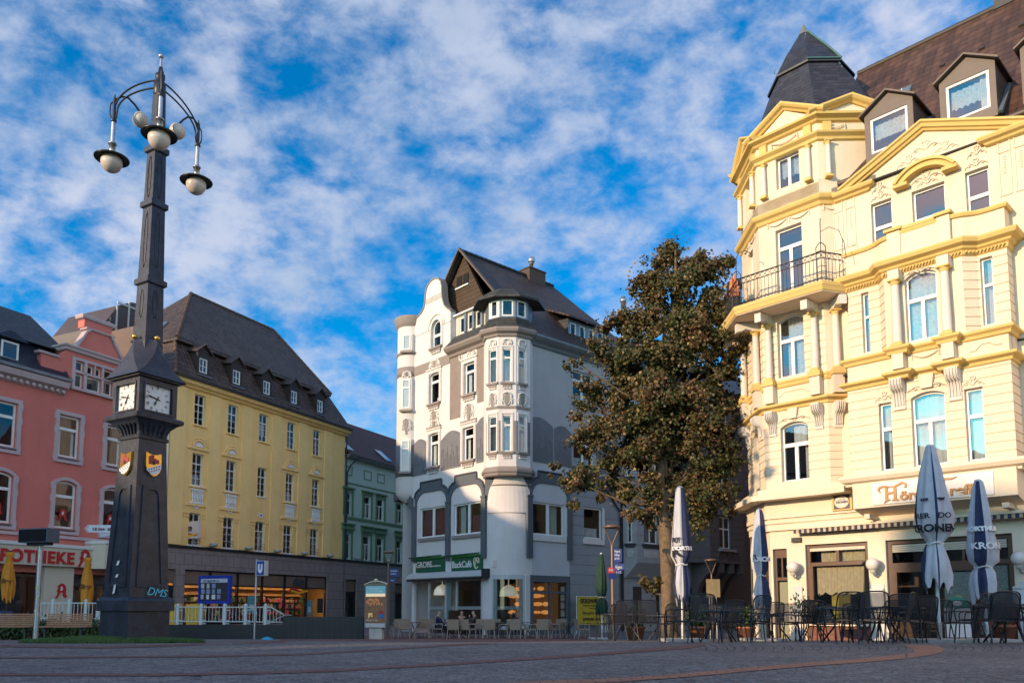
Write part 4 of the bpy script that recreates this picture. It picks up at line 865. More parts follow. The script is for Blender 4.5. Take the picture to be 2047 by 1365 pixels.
    m=MB(); e=filp(-.5,.42,RR-.045,6); e2=filp(-.5,.42,RR-.05,6); ring(m,.55,.72,e,e2); m.build('frosted_band',MATS['frosted'],o2)
    m=MB(); ring(m,zb_,-.45,filp(aL,aR,RR-.02,8),filp(aL,aR,RR-.2,8)); m.box(CL,-6.8,-1.7,-.2,-.04,zb_,-.46); m.build('plinth',mat('black_plinth',(.02,.02,.02),.5),T)
    m=MB(); ring(m,-.45,2.36,filp(-.84,-.56,RR,3),filp(-.84,-.56,RR-.2,3)); ring(m,-.45,2.36,filp(.48,.74,RR,3),filp(.48,.74,RR-.2,3)); m.split('corner_pier',CW,T)
    # right hand grey framed window
    m=MB(); m.box(CR,1.6,4.6,-.02,.04,2.0,2.35); m.box(CR,1.6,1.84,-.1,.04,zb_,2.0); m.box(CR,4.35,4.6,-.1,.04,zb_,2.0)
    m.box(CR,1.84,4.35,-.1,.0,1.4,1.52); m.box(CR,3.03,3.13,-.1,.01,-.35,2.0); m.box(CR,1.84,4.35,-.1,.02,-.45,-.35); m.box(CR,1.84,4.35,-.2,0,zb_,-.46); o3=m.build('grey_shop_window',CG,T)
    m=MB(); m.poly(CR.w(1.84,-.05,-.4),CR.w(4.35,-.05,-.4),CR.w(4.35,-.05,2.0),CR.w(1.84,-.05,2.0)); m.build('pane',GLASS,o3)
    m=MB()
    for k in range(5): m.box(CR,3.95,4.25,-.06,-.055,-.25+.42*k,.1+.42*k)
    m.build('poster',mat('menu_paper',(.45,.42,.34),.7,var=(6,.4)),o3)
    # cafe room: floor, back wall, counter with bread, hanging lamps
    m=MB(); m.zprism([CL.w(-8,-4.6,0)[:2],CR.w(5,-5.6,0)[:2],CR.w(5,-5.7,0)[:2],CL.w(-8.1,-4.7,0)[:2]],-.7,2.5); m.build('cafe_back_wall',mat('cafe_wall',(.20,.13,.08),.8,var=(1,.3)),T)
    r=random.Random(5)
    m=MB(); m.box(CL,-3.9,-.5,-4.2,-3.7,-.7,2.0); oS=m.build('bread_shelf',mat('glowing_wood',(.10,.05,.02),.6,emit=((1,.38,.08),.02)),T)  # shelf wood glows faintly in place of room light
    m=MB()
    for _ in range(60): 
        s=r.uniform(-3.8,-.8); z=r.choice([.4,.85,1.3,1.7]); m.sphere(CL.w(s,-3.62,z),r.uniform(.1,.18),8,.7,5)
    m.build('bread',mat('bread',(.5,.22,.06),.7,emit=((1,.4,.1),.25)),oS)  # loaves glow by themselves: warm room light put into their material
    m=MB(); m.box(CR,-.5,2.4,-4.2,-3.6,-.7,.5); m.build('counter',mat('counter_brown',(.05,.02,.012),.5),T)
    lm=mat('pendant_shade',(.6,.6,.5),.4,emit=((1,.85,.6),.12))
    for (X,Y,z) in ((-.18,42.3,1.25),(-3.95,45.0,1.35)):
        t=MB(); t.lathe(X,Y,[(.05,z+.62),(.1,z+.6),(.3,z+.5),(.45,z+.28),(.5,z+.02),(.48,z),(.28,z+.1)],20); t.tube([(X,Y,z+.6),(X,Y,2.5)],.03,6); t.build('pendant_lamp',lm,T)
    # ---- awning box
    m=MB(); k=[(0,2.28),(.36,2.24),(.46,2.3),(.42,2.48),(.2,2.62),(0,2.64)]
    m.add([CL.w(s,n,z) for s in (-8.3,-1.45) for n,z in k],[(i,(i+1)%6,(i+1)%6+6,i+6) for i in range(6)]+[tuple(range(6)),tuple(range(11,5,-1))]); o=m.build('awning_box',mat('awning_white',(.48,.48,.48),.5),T)
    m=MB(); m.box(CL,-1.45,-1.36,-.0,.5,2.2,2.68); m.box(CL,-8.32,-1.4,.1,.44,2.16,2.23); m.build('awning_end',BLACK,o)
    # signs
    GS=mat('sign_green',(.008,.10,.055),.4); GS2=mat('sign_green_bright',(.03,.22,.03),.4)
    for (a,b,z0,z1,txt) in ((-7.87,-5.16,2.68,3.42,'GROBE'),(-4.5,-1.88,2.58,3.38,'BackCafé')):
        m=MB(); m.box(CL,a,b,0,.09,z0,z1); o=m.build('sign_board',GS,T)
        m=MB(); m.box(CL,a,b,.0,.2,z1+.0,z1+.09); m.build('sign_lamp_strip',GS2,o)
        m=MB(); m.tube([CL.w(a-.45,.26,z1+.1),CL.w(b-.05,.26,z1+.14)],.045,6); m.build('sign_light_tube',mat('tube_green',(.01,.07,.05),.4),o)
        if txt=='GROBE':
            lettering(txt,CL,a+.06,z0+.26,.1,.34,mat('sign_terracotta',(.30,.10,.07),.5),o,bold=.024,sx=1.02); lettering(txt,CL,a+.075,z0+.27,.118,.34,mat('sign_white',(.7,.7,.66),.5),o,bold=.004,sx=1.02,depth=.012)
            lettering('BÄCKERMEISTER',CL,a+1.5,z0+.27,.1,.085,MATS['sign_white'],o,sx=1.05)
        else:
            lettering(txt,CL,a+.06,z0+.24,.1,.36,MATS['sign_white'] if 'sign_white' in MATS else WHITE,o,bold=.009,sx=.92)
            m=MB()
            for dx,rt in ((0,.45),(.1,-.45)):
                cx,cz=b-.5+dx,z0+.42
                P=[CL.w(cx+.17*math.cos(a_)*math.cos(rt)-.29*math.sin(a_)*math.sin(rt)*.5,.11+.02*dx,cz+.29*math.sin(a_)) for a_ in [i*.4 for i in range(15)]]
                m.tube(P,.035,6)
            m.build('pretzel_emblem',mat('emblem_cream',(.65,.6,.42),.5),o)
    m=MB(); e=CL.w(-.0,0,0); m.bx(-1.0,-.72,41.25,41.4,2.75,3.1); m.build('alarm_box',PINKL,T)
    # ---- pilasters, arches
    m=MB()
    for F,a,b in ((CL,-8.32,-7.95),(CL,-5.06,-4.69),(CL,-1.97,-1.6),(CR,1.35,1.72),(CR,4.42,4.75)):
        m=MB(); m.box(F,a,b,.0,.13,3.25 if a>-8 else 3.3,6.45); m.box(F,a-.02,b+.02,0,.16,6.46,6.56); m.build('pilaster',CG,T)
    def arch(F,a,b,zi=6.5,r=.75,top=7.3,step=.42,out=7.95):
        inner=[(a,zi)]+[(a+r-r*math.cos(t),zi+.05+r*math.sin(t)) for t in [i*math.pi/16 for i in range(1,9)]]+[(b-r+r*math.cos(t),zi+.05+r*math.sin(t)) for t in [math.pi/2-i*math.pi/16 for i in range(0,8)]]+[(b,zi)]
        al,bl=a-.18,b+.18
        outer=[(bl,zi),(bl,zi+.55),(bl-.14,zi+.85),(bl-.4,zi+1.02),(bl-.62,zi+1.07),(bl-.62,zi+step+1.0),(al+.62,zi+step+1.0),(al+.62,zi+1.07),(al+.4,zi+1.02),(al+.14,zi+.85),(al,zi+.55),(al,zi)]
        m=MB(); m.prism(F,inner+outer,.005,.07); o=m.build('arch_band',CG,T)
        m=MB(); pts=outer[1:-1]; m.tube([F.w(s,.09,z) for s,z in pts],.05,6); m.build('arch_moulding',mat('cafe_dark_mould',(.06,.065,.075),.8),o)
    arch(CL,-7.95,-5.06); arch(CL,-4.69,-1.97); arch(CR,1.72,4.42)
    m=MB(); m.prism(CR,[(4.6,6.6),(8.95,6.6),(8.95,6.9),(8.2,7.5),(4.6,7.5)],.0,.06) if False else m.box(CR,4.62,12,.0,.09,7.4,8.2); m.build('dark_frieze',CG,T)
    # left corner arch under the corbelled turret
    m=MB(); m.prism(CL,[(-8.3,6.5),(-8.3,6.9),(-8.5,7.2),(-8.9,7.5),(-9.6,7.62),(-10.3,7.5),(-10.3,7.1),(-9.6,7.2),(-9.0,7.12),(-8.75,6.9),(-8.62,6.5)],-.9,.1); m.build('corner_arch',CG,T)
    # white shaft head and dark spandrels beneath the bay
    m=MB()
    zz=[5.6,6.1,6.5,6.8,7.05,7.2,7.35,7.6,7.8]; ah=[.70,.70,.68,.64,.57,.5,.45,.36,.30]
    f=[filp(aL,aR,RR+.03,12) for _ in range(2)]
    for j in range(2):
        z0,z1=((6.3,7.05),(7.05,7.85))[j]
        for i in range(12): m.add([(f[0][i][0],f[0][i][1],z0),(f[0][i+1][0],f[0][i+1][1],z0),(f[0][i+1][0],f[0][i+1][1],z1),(f[0][i][0],f[0][i][1],z1)],[(0,1,2,3)],True)
    m.build('corner_spandrel',CG,T)
    m=MB()
    for j in range(len(zz)-1):
        r0=RR+.06+max(0,zz[j]-7.05)*.25; r1=RR+.06+max(0,zz[j+1]-7.05)*.25
        A=filp(-ah[j],ah[j]-.03,r0,10); B=filp(-ah[j+1],ah[j+1]-.03,r1,10)
        for i in range(10): m.add([(A[i][0],A[i][1],zz[j]),(A[i+1][0],A[i+1][1],zz[j]),(B[i+1][0],B[i+1][1],zz[j+1]),(B[i][0],B[i][1],zz[j+1])],[(0,1,2,3)],True)
    m.build('corner_shaft_head',CW,T)
    m=MB(); A=filp(-.56,.54,RR+.1,12); m.tube([(x,y,7.06+.0) for x,y in A],.03,6); m.build('shaft_ring',CM,T)
    # ---- dark roughcast belt with scalloped top
    def belt(F,a,b,bumps,z0=8.4,gap=()):
        # polygon pieces between windows
        for (x0,x1,t0,t1,mid) in bumps:
            top=[]
            for i in range(9):
                f_=i/8; top.append((x0+(x1-x0)*f_,t0+(t1-t0)*f_+mid*math.sin(math.pi*f_)))
            m=MB(); m.prism(F,[(x0,z0),(x1,z0)]+top[::-1],.0,.035); 
            s=x0+.1
            o=m.build('roughcast_belt',CDK,T)
            m=MB(); k=0
            while s<x1-.08:
                h=1.0+.35*math.sin(k*1.9+x0); m.box(F,s,s+.05,.035,.06,z0+.1,z0+h); s+=.13; k+=1
            m.build('comb_ribs',CDK,o)
    belt(CL,0,0,[(-8.35,-7.02,10.3,10.25,.28),(-5.66,-3.85,10.1,10.3,.35),(-2.48,-1.4,10.5,10.6,.3)])
    belt(CR,0,0,[(1.3,3.35,10.55,10.45,.35),(3.45,4.8,10.4,10.3,.3),(6.9,9.0,10.35,10.35,.3)])
    # mid-tone panels
    for F,a,b,z0,z1 in ((CL,-4.85,-3.9,11.2,14.95),(CL,-2.42,-1.45,11.7,15.0)):
        m=MB(); m.box(F,a,b,0,.03,z0,z1); m.build('roughcast_panel',mat('cafe_beige_roughcast',(.24,.19,.165),.95,bump=(12,.9),var=(2,.1)),T)
    m=MB(); m.box(CL,-8.35,-4.9,.0,.04,14.5,15.05); m.build('belt_course',CM,T)
    # windows
    for (a,b,za,zb) in w1:
        window(T,CL,-.09,a+.0,b,za,zb,tz=1,lo=2,fw=.09,bar=.14,curt=[('cloth',0,1,0,1,mat('burgundy_blind',(.12,.02,.03),.8))] if a<-7 else [('cloth',.1,.3,.03,.95,mat('pale_green_curtain',(.40,.45,.36),.8)),('cloth',.0,.08,0,1,MATS['burgundy_blind']),('cloth',.55,1,0,.6,MATS['burgundy_blind'])]); t=MB(); t.box(CL,a-.05,b+.05,0,.12,za-.2,za-.02); t.build('sill',CM,T)
    for (a,b,za,zb) in w3+w4:
        window(T,CR,-.09,a,b,za,zb,tz=1,lo=2 if a<5 else 1,fw=.09,bar=.14,curt=[('cloth',.62,.88,.03,.95,MATS['pale_green_curtain'])] if a<5 else [('lace',.1,.95,.05,.35)]); t=MB(); t.box(CR,a-.1,b+.1,0,.09,za-.32,za-.02); t.box(CR,b+.02,b+.18,0,.06,za,zb+.05); t.build('sill',CW,T)
    for (a,b,za,zb,*r) in col1+col2:
        window(T,CL,-.12,a,b,za,zb,rise=r[0] if r else 0,tz=.72,up=1,lo=1,fw=.075,bar=.09,curt=[('cloth',.0,.3,0,.7)] if zb<11 or a>-4 else [('cloth',.4,.95,0,.2)])
        surround(CL,a,b,za,zb,T); sill_block(CL,a,b,za,T)
    for (a,b,za,zb) in [(c[0],c[1],c[2],c[3]) for c in col1]:
        cartouche(CL,(a+b)/2,zb+.3,1.1,.4,RELF,T)
    for (x,z) in ((-6.35,11.2),(-3.15,11.0)):
        cartouche(CL,x,z,.95,.75,RELF,T,plaque=CM); t=MB(); t.box(CL,x-.7,x+.7,0,.06,z-.25,z-.1); t.build('plaque_bar',CM,T)
    cartouche(CL,-2.9,14.45,1.0,.3,RELF,T); cartouche(CL,-3.9,14.4,.3,.4,RELF,T)
    for d in dbl:
        window(T,CR,-.12,*d,tz=.7,up=2,lo=2,fw=.07,bar=.1,curt=[('lace',.05,.95,0,.3)]); t=MB(); t.box(CR,d[0]-.1,d[1]+.1,0,.14,d[2]-.18,d[2]-.02); t.build('sill',CG,T)
    # ---- curved gable
    GL=[(-9.0,15.06),(-9.0,18.0),(-8.1,18.05),(-7.7,18.2),(-7.42,18.45),(-7.3,18.8),(-7.27,19.2),(-7.2,19.5),(-7.0,19.78),(-6.7,19.92),(-6.4,19.94),(-6.05,19.84),(-5.82,19.6),(-5.72,19.3),(-5.7,18.9),(-5.62,18.45),(-5.45,18.05),(-5.15,17.75),(-4.9,17.6),(-4.85,17.55),(-4.85,15.06)]
    m=MB(); a,b,za,zt,rs=rw
    k=len(GL); hol=[(a,za),(b,za)]+arc_pts(a,b,zt-rs,rs,12)[::-1]
    # front skin split around the window
    ap=arc_pts(a,b,zt-rs,rs,12)
    top=[p for p in GL[2:-2]]
    m.prism(CL,[(-9.0,15.06),(a,15.06),(a,zt-rs),(-9.0,zt-rs)],-.35,.02); m.prism(CL,[(b,15.06),(-4.85,15.06),(-4.85,zt-rs),(b,zt-rs)],-.35,.02); m.prism(CL,[(a,15.06),(b,15.06),(b,za),(a,za)],-.35,.02)
    upper=[(-9.0,zt-rs)]+ap+[(-4.85,zt-rs)]+GL[1:-1][::-1]
    m.prism(CL,upper,-.35,.02); m.build('curved_gable',CW,T)
    m=MB(); m.sweep3([CL.w(s,.02,z) for s,z in GL[1:-1]],CL.n+(0,),True,[(-.4,0),(.06,0),(.06,.07),(-.4,.07)]); m.build('gable_coping',CM,T)
    window(T,CL,-.1,a,b,za,zt,rise=rs,tz=.45,up=1,lo=1,fw=.08,bar=.1)
    surround(CL,a,b,za,zt,T,n=.02,rise=rs); sill_block(CL,a,b,za,T,n=.02)
    m=MB()
    ap=arc_pts(a-.32,b+.32,zt-rs,rs+.34,14); m.tube([CL.w(s,.05,z) for s,z in ap],.05,6)
    for i in range(16):
        m.sphere(CL.w(-7.2+i*.095,.03,18.78),.055,6,1,4)
    m.tube([CL.w(-7.25,.04,18.9),CL.w(-5.72,.04,18.9)],.025,5); m.tube([CL.w(-7.25,.04,18.66),CL.w(-5.72,.04,18.66)],.025,5)
    for i in range(22): 
        s=-8.25+i*.16
        if s<a-.3 or s>b+.3: m.sphere(CL.w(s,.03,16.95),.05,6,1,4)
    m.build('gable_relief',RELF,T)
    # ---- round turret at the left
    tx,ty=CL.w(-9.15,-.3,0)[:2]; tr=.85
    def tring(z0,z1,r,m_,nm): t=MB(); t.lathe(tx,ty,[(0.01,z0),(r,z0),(r,z1),(.01,z1)],28); return t.build(nm,m_,T)
    m=MB(); 
    m.lathe(tx,ty,[(.3,6.9),(.6,7.1),(tr,7.45),(tr,18.0)],32); m.build('turret_wall',CW,T)
    tring(8.4,10.3,tr+.03,CDK,'turret_belt'); tring(14.5,15.08,tr+.03,CM,'turret_course'); tring(15.85,16.0,tr+.06,CM,'turret_course')
    t=MB(); t.lathe(tx,ty,[(tr,17.6),(tr+.1,17.7),(tr+.16,17.9),(tr+.2,18.05),(tr+.22,18.2),(tr+.1,18.28),(.01,18.5)],32); t.build('turret_cornice',CM,T)
    # windows on the turret face the viewer
    ang=math.atan2(-tx,-ty); 
    TFr=Fr(tx-math.cos(.15)*0,ty,1,-.18); nf=tr-.06
    for (za,zb) in ((8.74,10.55),(12.5,14.25),(16.1,17.0)):
        t=MB(); t.box(TFr,-.33,.33,nf-.2,nf+.16,za-.08,zb+.1); o=t.build('turret_window_block',CW,T)
        window(o,TFr,nf+.2,-.24,.24,za,zb,tz=.72 if zb-za>1.2 else 1,lo=1,fw=.06,bar=.07,curt=None)
        t=MB(); t.box(TFr,-.38,.38,nf,nf+.28,za-.2,za-.08); t.build('sill',CM,o)
    cartouche(TFr,0,11.15,.6,.7,RELF,T,n=nf+.05,plaque=CM); cartouche(TFr,0,14.4,.6,.35,RELF,T,n=nf+.05)
    # ---- eaves cornice on the two facades
    prof=[(0,14.72),(.12,14.76),(.18,14.9),(.4,15.0),(.52,15.14),(.54,15.25),(0,15.28)]
    m=MB(); m.sweep([CL.w(-4.84,0,0)[:2],CL.w(-1.6,0,0)[:2]],prof); m.build('eaves_cornice',CM,T)
    m=MB(); m.sweep([CR.w(1.4,0,0)[:2],CR.w(12,0,0)[:2]],prof); m.build('eaves_cornice',ZINC,T)
    # ---- bay
    P0,P1,P2,P3=(-1.354,41.02),(-.72,40.6),(.22,40.6),(.96,41.1)
    BL=fr2(P0,P1); BC=fr2(P1,P2); BR=fr2(P2,P3); wl=math.dist(P0,P1); wr=math.dist(P2,P3)
    bays=[(BL,wl,.16,wl-.12),(BC,.94,.23,.68),(BR,wr,.18,wr-.3)]
    m=MB()
    for F,wd,a,b in bays: wall(m,F,0,wd,7.95,14.95,[(a,b,8.74,10.62),(a,b,12.43,14.2)],depth=.12)
    m.poly((P0[0],P0[1],7.95),(-1.55,41.9,7.95),(-1.55,41.9,14.95),(P0[0],P0[1],14.95)); m.poly((P3[0],P3[1],7.95),(1.2,41.9,7.95),(1.2,41.9,14.95),(P3[0],P3[1],14.95))
    m.poly((-1.5,41.9,7.95),P0+(7.95,),P1+(7.95,),P2+(7.95,),P3+(7.95,),(1.15,41.9,7.95)); B_=m.build('bay_wall',CW,T)
    m=MB(); m.sweep([(-1.5,41.8),P0,P1,P2,P3,(1.12,41.8)],[(0,7.45),(.05,7.5),(.08,7.62),(.14,7.66),(.14,7.8),(.05,7.94),(0,7.95),(-.6,7.95),(-.6,7.45)]); m.build('bay_base_moulding',CM,B_)
    m=MB(); m.zprism([(-1.45,41.8),P0,P1,P2,P3,(1.1,41.8)],7.5,7.9); m.build('bay_base',CG,B_)
    for F,wd,a,b in bays:
        for za,zb in ((8.74,10.62),(12.43,14.2)):
            window(B_,F,-.06,a,b,za,zb,tz=.74,up=1,lo=1,fw=.05,bar=.06,curt=[('cloth',0,1,0,.7)] if F is BC else None)
            t=MB(); t.box(F,max(0,a-.12),min(wd,b+.12),0,.1,za-.13,za-.02); t.box(F,a,b,0,.05,za-.3,za-.13); t.build('sill_block',CM,B_)
            t=MB(); w_=(b-a)/3
            for k2 in range(3): t.box(F,a+w_*k2+.015,a+w_*(k2+1)-.015,0,.07,za-.38,za-.31)
            t.build('drip_blocks',RELF,B_)
            t=MB(); t.box(F,max(.01,a-.1),a-.01,0,.035,za,zb+.1); t.box(F,b+.01,min(wd-.01,b+.1),0,.035,za,zb+.1); t.box(F,max(.01,a-.1),min(wd-.01,b+.1),0,.05,zb+.1,zb+.18); t.build('window_surround',CW,B_)
        cartouche(F,(a+b)/2,11.2,min(.62,wd*.72),.62,RELF,B_,plaque=CM)
        cartouche(F,(a+b)/2,14.42,.55,.28,RELF,B_)
        t=MB(); t.box(F,.01,wd-.01,0,.04,11.0,11.14); t.build('bay_band',CM,B_)
        for x0,x1 in ((.02,a-.02),(b+.02,wd-.02)):
            if x1-x0>.06: 
                t=MB(); t.box(F,x0,x1,0,.03,8.6,10.35); t.build('roughcast_strip',CDK if F is BR else MATS['cafe_beige_roughcast'],B_)
    m=MB(); m.sweep([(-1.55,41.9),P0,P1,P2,P3,(1.2,41.9)],[(0,14.85),(.1,14.88),(.14,15.0),(.3,15.08),(.36,15.2),(.36,15.3),(0,15.32)]); m.build('bay_cornice',CM,B_)
    # slate skirt, lantern and cap roof of the bay
    def ringp(k,z): 
        c_=(-.2,41.25); return [(c_[0]+(x-c_[0])*k,c_[1]+(y-c_[1])*k,z) for x,y in (P0,P1,P2,P3,(1.25,42.1),(-1.6,42.1))]
    m=MB(); A=ringp(1.28,15.32); Bq=ringp(1.02,15.55); C_=ringp(.92,15.95)
    for X,Y in ((A,Bq),(Bq,C_)):
        for i in range(6): m.poly(X[i],X[(i+1)%6],Y[(i+1)%6],Y[i])
    m.build('slate_skirt',SLT,B_)
    m=MB(); pr=[(p[0],p[1]) for p in ringp(.9,0)]
    for i in range(5):
        a,b=pr[i],pr[i+1]; F=fr2(a,b); wd=math.dist(a,b)
        if i<3:
            wall(m,F,0,wd,15.9,17.0,[(.12,wd-.12,16.02,16.9)],depth=.05)
    shell(m,[pr[3],pr[4],pr[5],pr[0]],15.9,17.0); m.build('lantern_wall',ZINC,B_)
    for i in range(3):
        F=fr2(pr[i],pr[i+1]); wd=math.dist(pr[i],pr[i+1]); window(B_,F,-.01,.12,wd-.12,16.02,16.9,tz=1,lo=1,fw=.07)
    m=MB(); A=ringp(1.42,16.95); Bq=ringp(1.42,17.07); C_=ringp(.75,17.55); 
    m.poly(*A[::-1]); 
    for X,Y in ((A,Bq),(Bq,C_)):
        for i in range(6): m.poly(X[i],X[(i+1)%6],Y[(i+1)%6],Y[i])
    m.poly(*C_); m.build('cap_roof',SLT,B_)
    # ---- main roof: ridge runs back along the right facade
    zr=21.3; e=15.2; rn=-4.75
    m=MB(); o1=[CR.w(1.1,.55,e+.05),CR.w(12.2,.55,e+.05),CR.w(8.2,rn,zr),CR.w(.55,rn,zr)]
    m.poly(*o1)
    # the verge oversails the brown gable towards the left facade
    m.poly(CR.w(.55,rn,zr),CR.w(8.2,rn,zr),CR.w(12.2,-10.2,e),CR.w(.55,-10.0,e)); m.poly(CR.w(12.2,.55,e+.05),CR.w(12.2,-10.2,e),CR.w(8.2,rn,zr)); m.build('main_roof',CT,T)
    def th(mb,q,d=.16):
        mb.hexa([q[0],q[1],q[2],q[3]]+[(p[0],p[1],p[2]+d) for p in q])
    m=MB(); th(m,[CR.w(.42,rn,zr+.02),CR.w(.62,rn,zr+.02),CR.w(.75,-1.6,17.7),CR.w(.55,-1.6,17.7)],.14); th(m,[CR.w(.42,rn,zr+.02),CR.w(.62,rn,zr+.02),CR.w(.62,-9.4,15.8),CR.w(.42,-9.4,15.8)],.14); m.build('verge_boards',mat('verge_brown',(.11,.075,.06),.7),T)
    m=MB(); gq=[(-9.6,15.6),(-1.1,15.9),(-2.6,17.9),(rn,zr-.25),(-7.9,18.6)]; m.prism(CL,[(-1.4,15.3),(-9.5,15.3),(rn-.05,21.1)][::-1],-1.1,-.9)
    m.build('brown_gable',SHN,T)
    m=MB()
    for i in range(2): m.box(CL,-5.42+i*.6,-4.95+i*.6,-.9,-.86,19.35,19.95)
    oo=m.build('gable_opening',mat('black_void',(.004,.004,.004),.9),T); m=MB(); 
    for i in range(2): m.box(CL,-5.5+i*.6,-4.9+i*.6,-.9,-.8,19.22,19.3)
    m.build('sill',WHITE,oo)
    m=MB()
    a_,b_=Vector(CR.w(.5,rn,zr+.02)),Vector(CR.w(8.2,rn,zr+.02)); n=20
    for i in range(n): m.tube([a_.lerp(b_,i/n),a_.lerp(b_,(i+1.1)/n)],[.12,.1],6)
    m.build('ridge_tiles',BLACK,T)
    # ribbon of attic windows over the left facade
    m=MB(); wall(m,CL,-4.85,-1.5,15.9,17.25,[(-4.45+i*.72,-3.95+i*.72,16.2,17.1) for i in range(3)],n=-.35,depth=.1); m.poly(CL.w(-4.85,-.35,17.25),CL.w(-1.5,-.35,17.25),CL.w(-1.5,-1,17.35),CL.w(-4.85,-1,17.35)); m.build('attic_window_wall',mat('cafe_warm_white',(.5,.46,.40),.7),T)
    for i in range(3):
        window(T,CL,-.38,-4.45+i*.72,-3.95+i*.72,16.2,17.1,tz=1,lo=1,fw=.06)
        t=MB(); t.box(CL,-3.92+i*.72,-3.76+i*.72,-.35,-.22,16.1,17.2); t.build('zinc_post',ZINC,T)
    t=MB(); t.box(CL,-4.9,-1.4,-.36,-.15,17.24,17.32); t.build('attic_coping',WHITE,T)
    m=MB(); A=[CL.w(-4.84,.45,15.3),CL.w(-1.2,.45,15.3),CL.w(-1.5,-.3,16.1),CL.w(-4.84,-.3,16.1)]; m.poly(*A); m.poly(CL.w(-4.84,.45,15.3),CL.w(-4.84,-.3,16.1),CL.w(-4.84,-.3,15.3)); m.build('slate_apron',SLT,T)
    # right dormer
    m=MB(); a,b=5.0,8.3; n0=-.35
    wall(m,CR,a,b,15.8,17.15,[(a+.18+i*.78,a+.66+i*.78,16.0,16.95) for i in range(4)],n=n0,depth=.1); o=m.build('dormer',ZINC,T)
    m=MB(); m.poly(CR.w(a,n0,15.7),CR.w(a,n0,17.15),CR.w(a,-1.9,17.3),CR.w(a,-.8,16.3)); m.poly(CR.w(b,n0,15.7),CR.w(b,n0,17.15),CR.w(b,-1.9,17.3)); m.split('dormer_cheek',SLT,o)
    for i in range(4): window(o,CR,n0-.02,a+.18+i*.78,a+.66+i*.78,16.0,16.95,tz=1,lo=1,fw=.06)
    m=MB(); th(m,[CR.w(a-.25,n0+.35,17.1),CR.w(b+.25,n0+.35,17.1),CR.w(b+.2,-2.6,18.3),CR.w(a-.25,-2.6,18.3)],.12); m.build('dormer_roof',CT,o)
    # chimney
    m=MB(); m.box(CR,5.8,7.2,rn-.5,rn+.35,20.2,21.75); m.box(CR,5.75,7.25,rn-.55,rn+.4,21.75,21.82); o=m.build('chimney',mat('chimney_brown',(.075,.045,.035),.8),T)
    m=MB(); X,Y=CR.w(6.3,rn,0)[:2]; m.lathe(X,Y,[(.12,21.8),(.12,22.2),(.14,22.2),(.14,22.28)],10); m.sphere((X,Y,22.45),.24,10); m.build('chimney_cowl',STEEL,o)
    # down pipes
    m=MB(); m.tube([CR.w(7.4,.12,7.6),CR.w(8.85,.12,6.2),CR.w(8.85,.12,-.7)],.06,8); m.build('downpipe',BLACK,T)
    return T
cafe()
# ================================================================ GREY HOUSES BEHIND THE TREE
GHW=plaster('blue_grey_render',(.30,.31,.325),stain=.2); DHW=plaster('mauve_brown_stone',(.12,.105,.11),stain=.3)
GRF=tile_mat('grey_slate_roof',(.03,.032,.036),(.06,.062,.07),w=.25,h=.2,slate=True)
def oriel(T,F0,p0,p1,p2,p3,z0,z1,m_,ops,cor,gr):
    """polygon oriel p0(wall) p1 p2 p3(wall) in world plan"""
    fr=[fr2(p0,p1),fr2(p1,p2),fr2(p2,p3)]; L_=[math.dist(p0,p1),math.dist(p1,p2),math.dist(p2,p3)]
    m=MB()
    for i in range(3): wall(m,fr[i],0,L_[i],z0,z1,ops[i],depth=.16,groove=gr)
    m.poly(p0+(z0,),p1+(z0,),p2+(z0,),p3+(z0,)); m.poly(p0+(z1,),p1+(z1,),p2+(z1,),p3+(z1,)); o=m.build('oriel',m_,T); return o,fr,L_
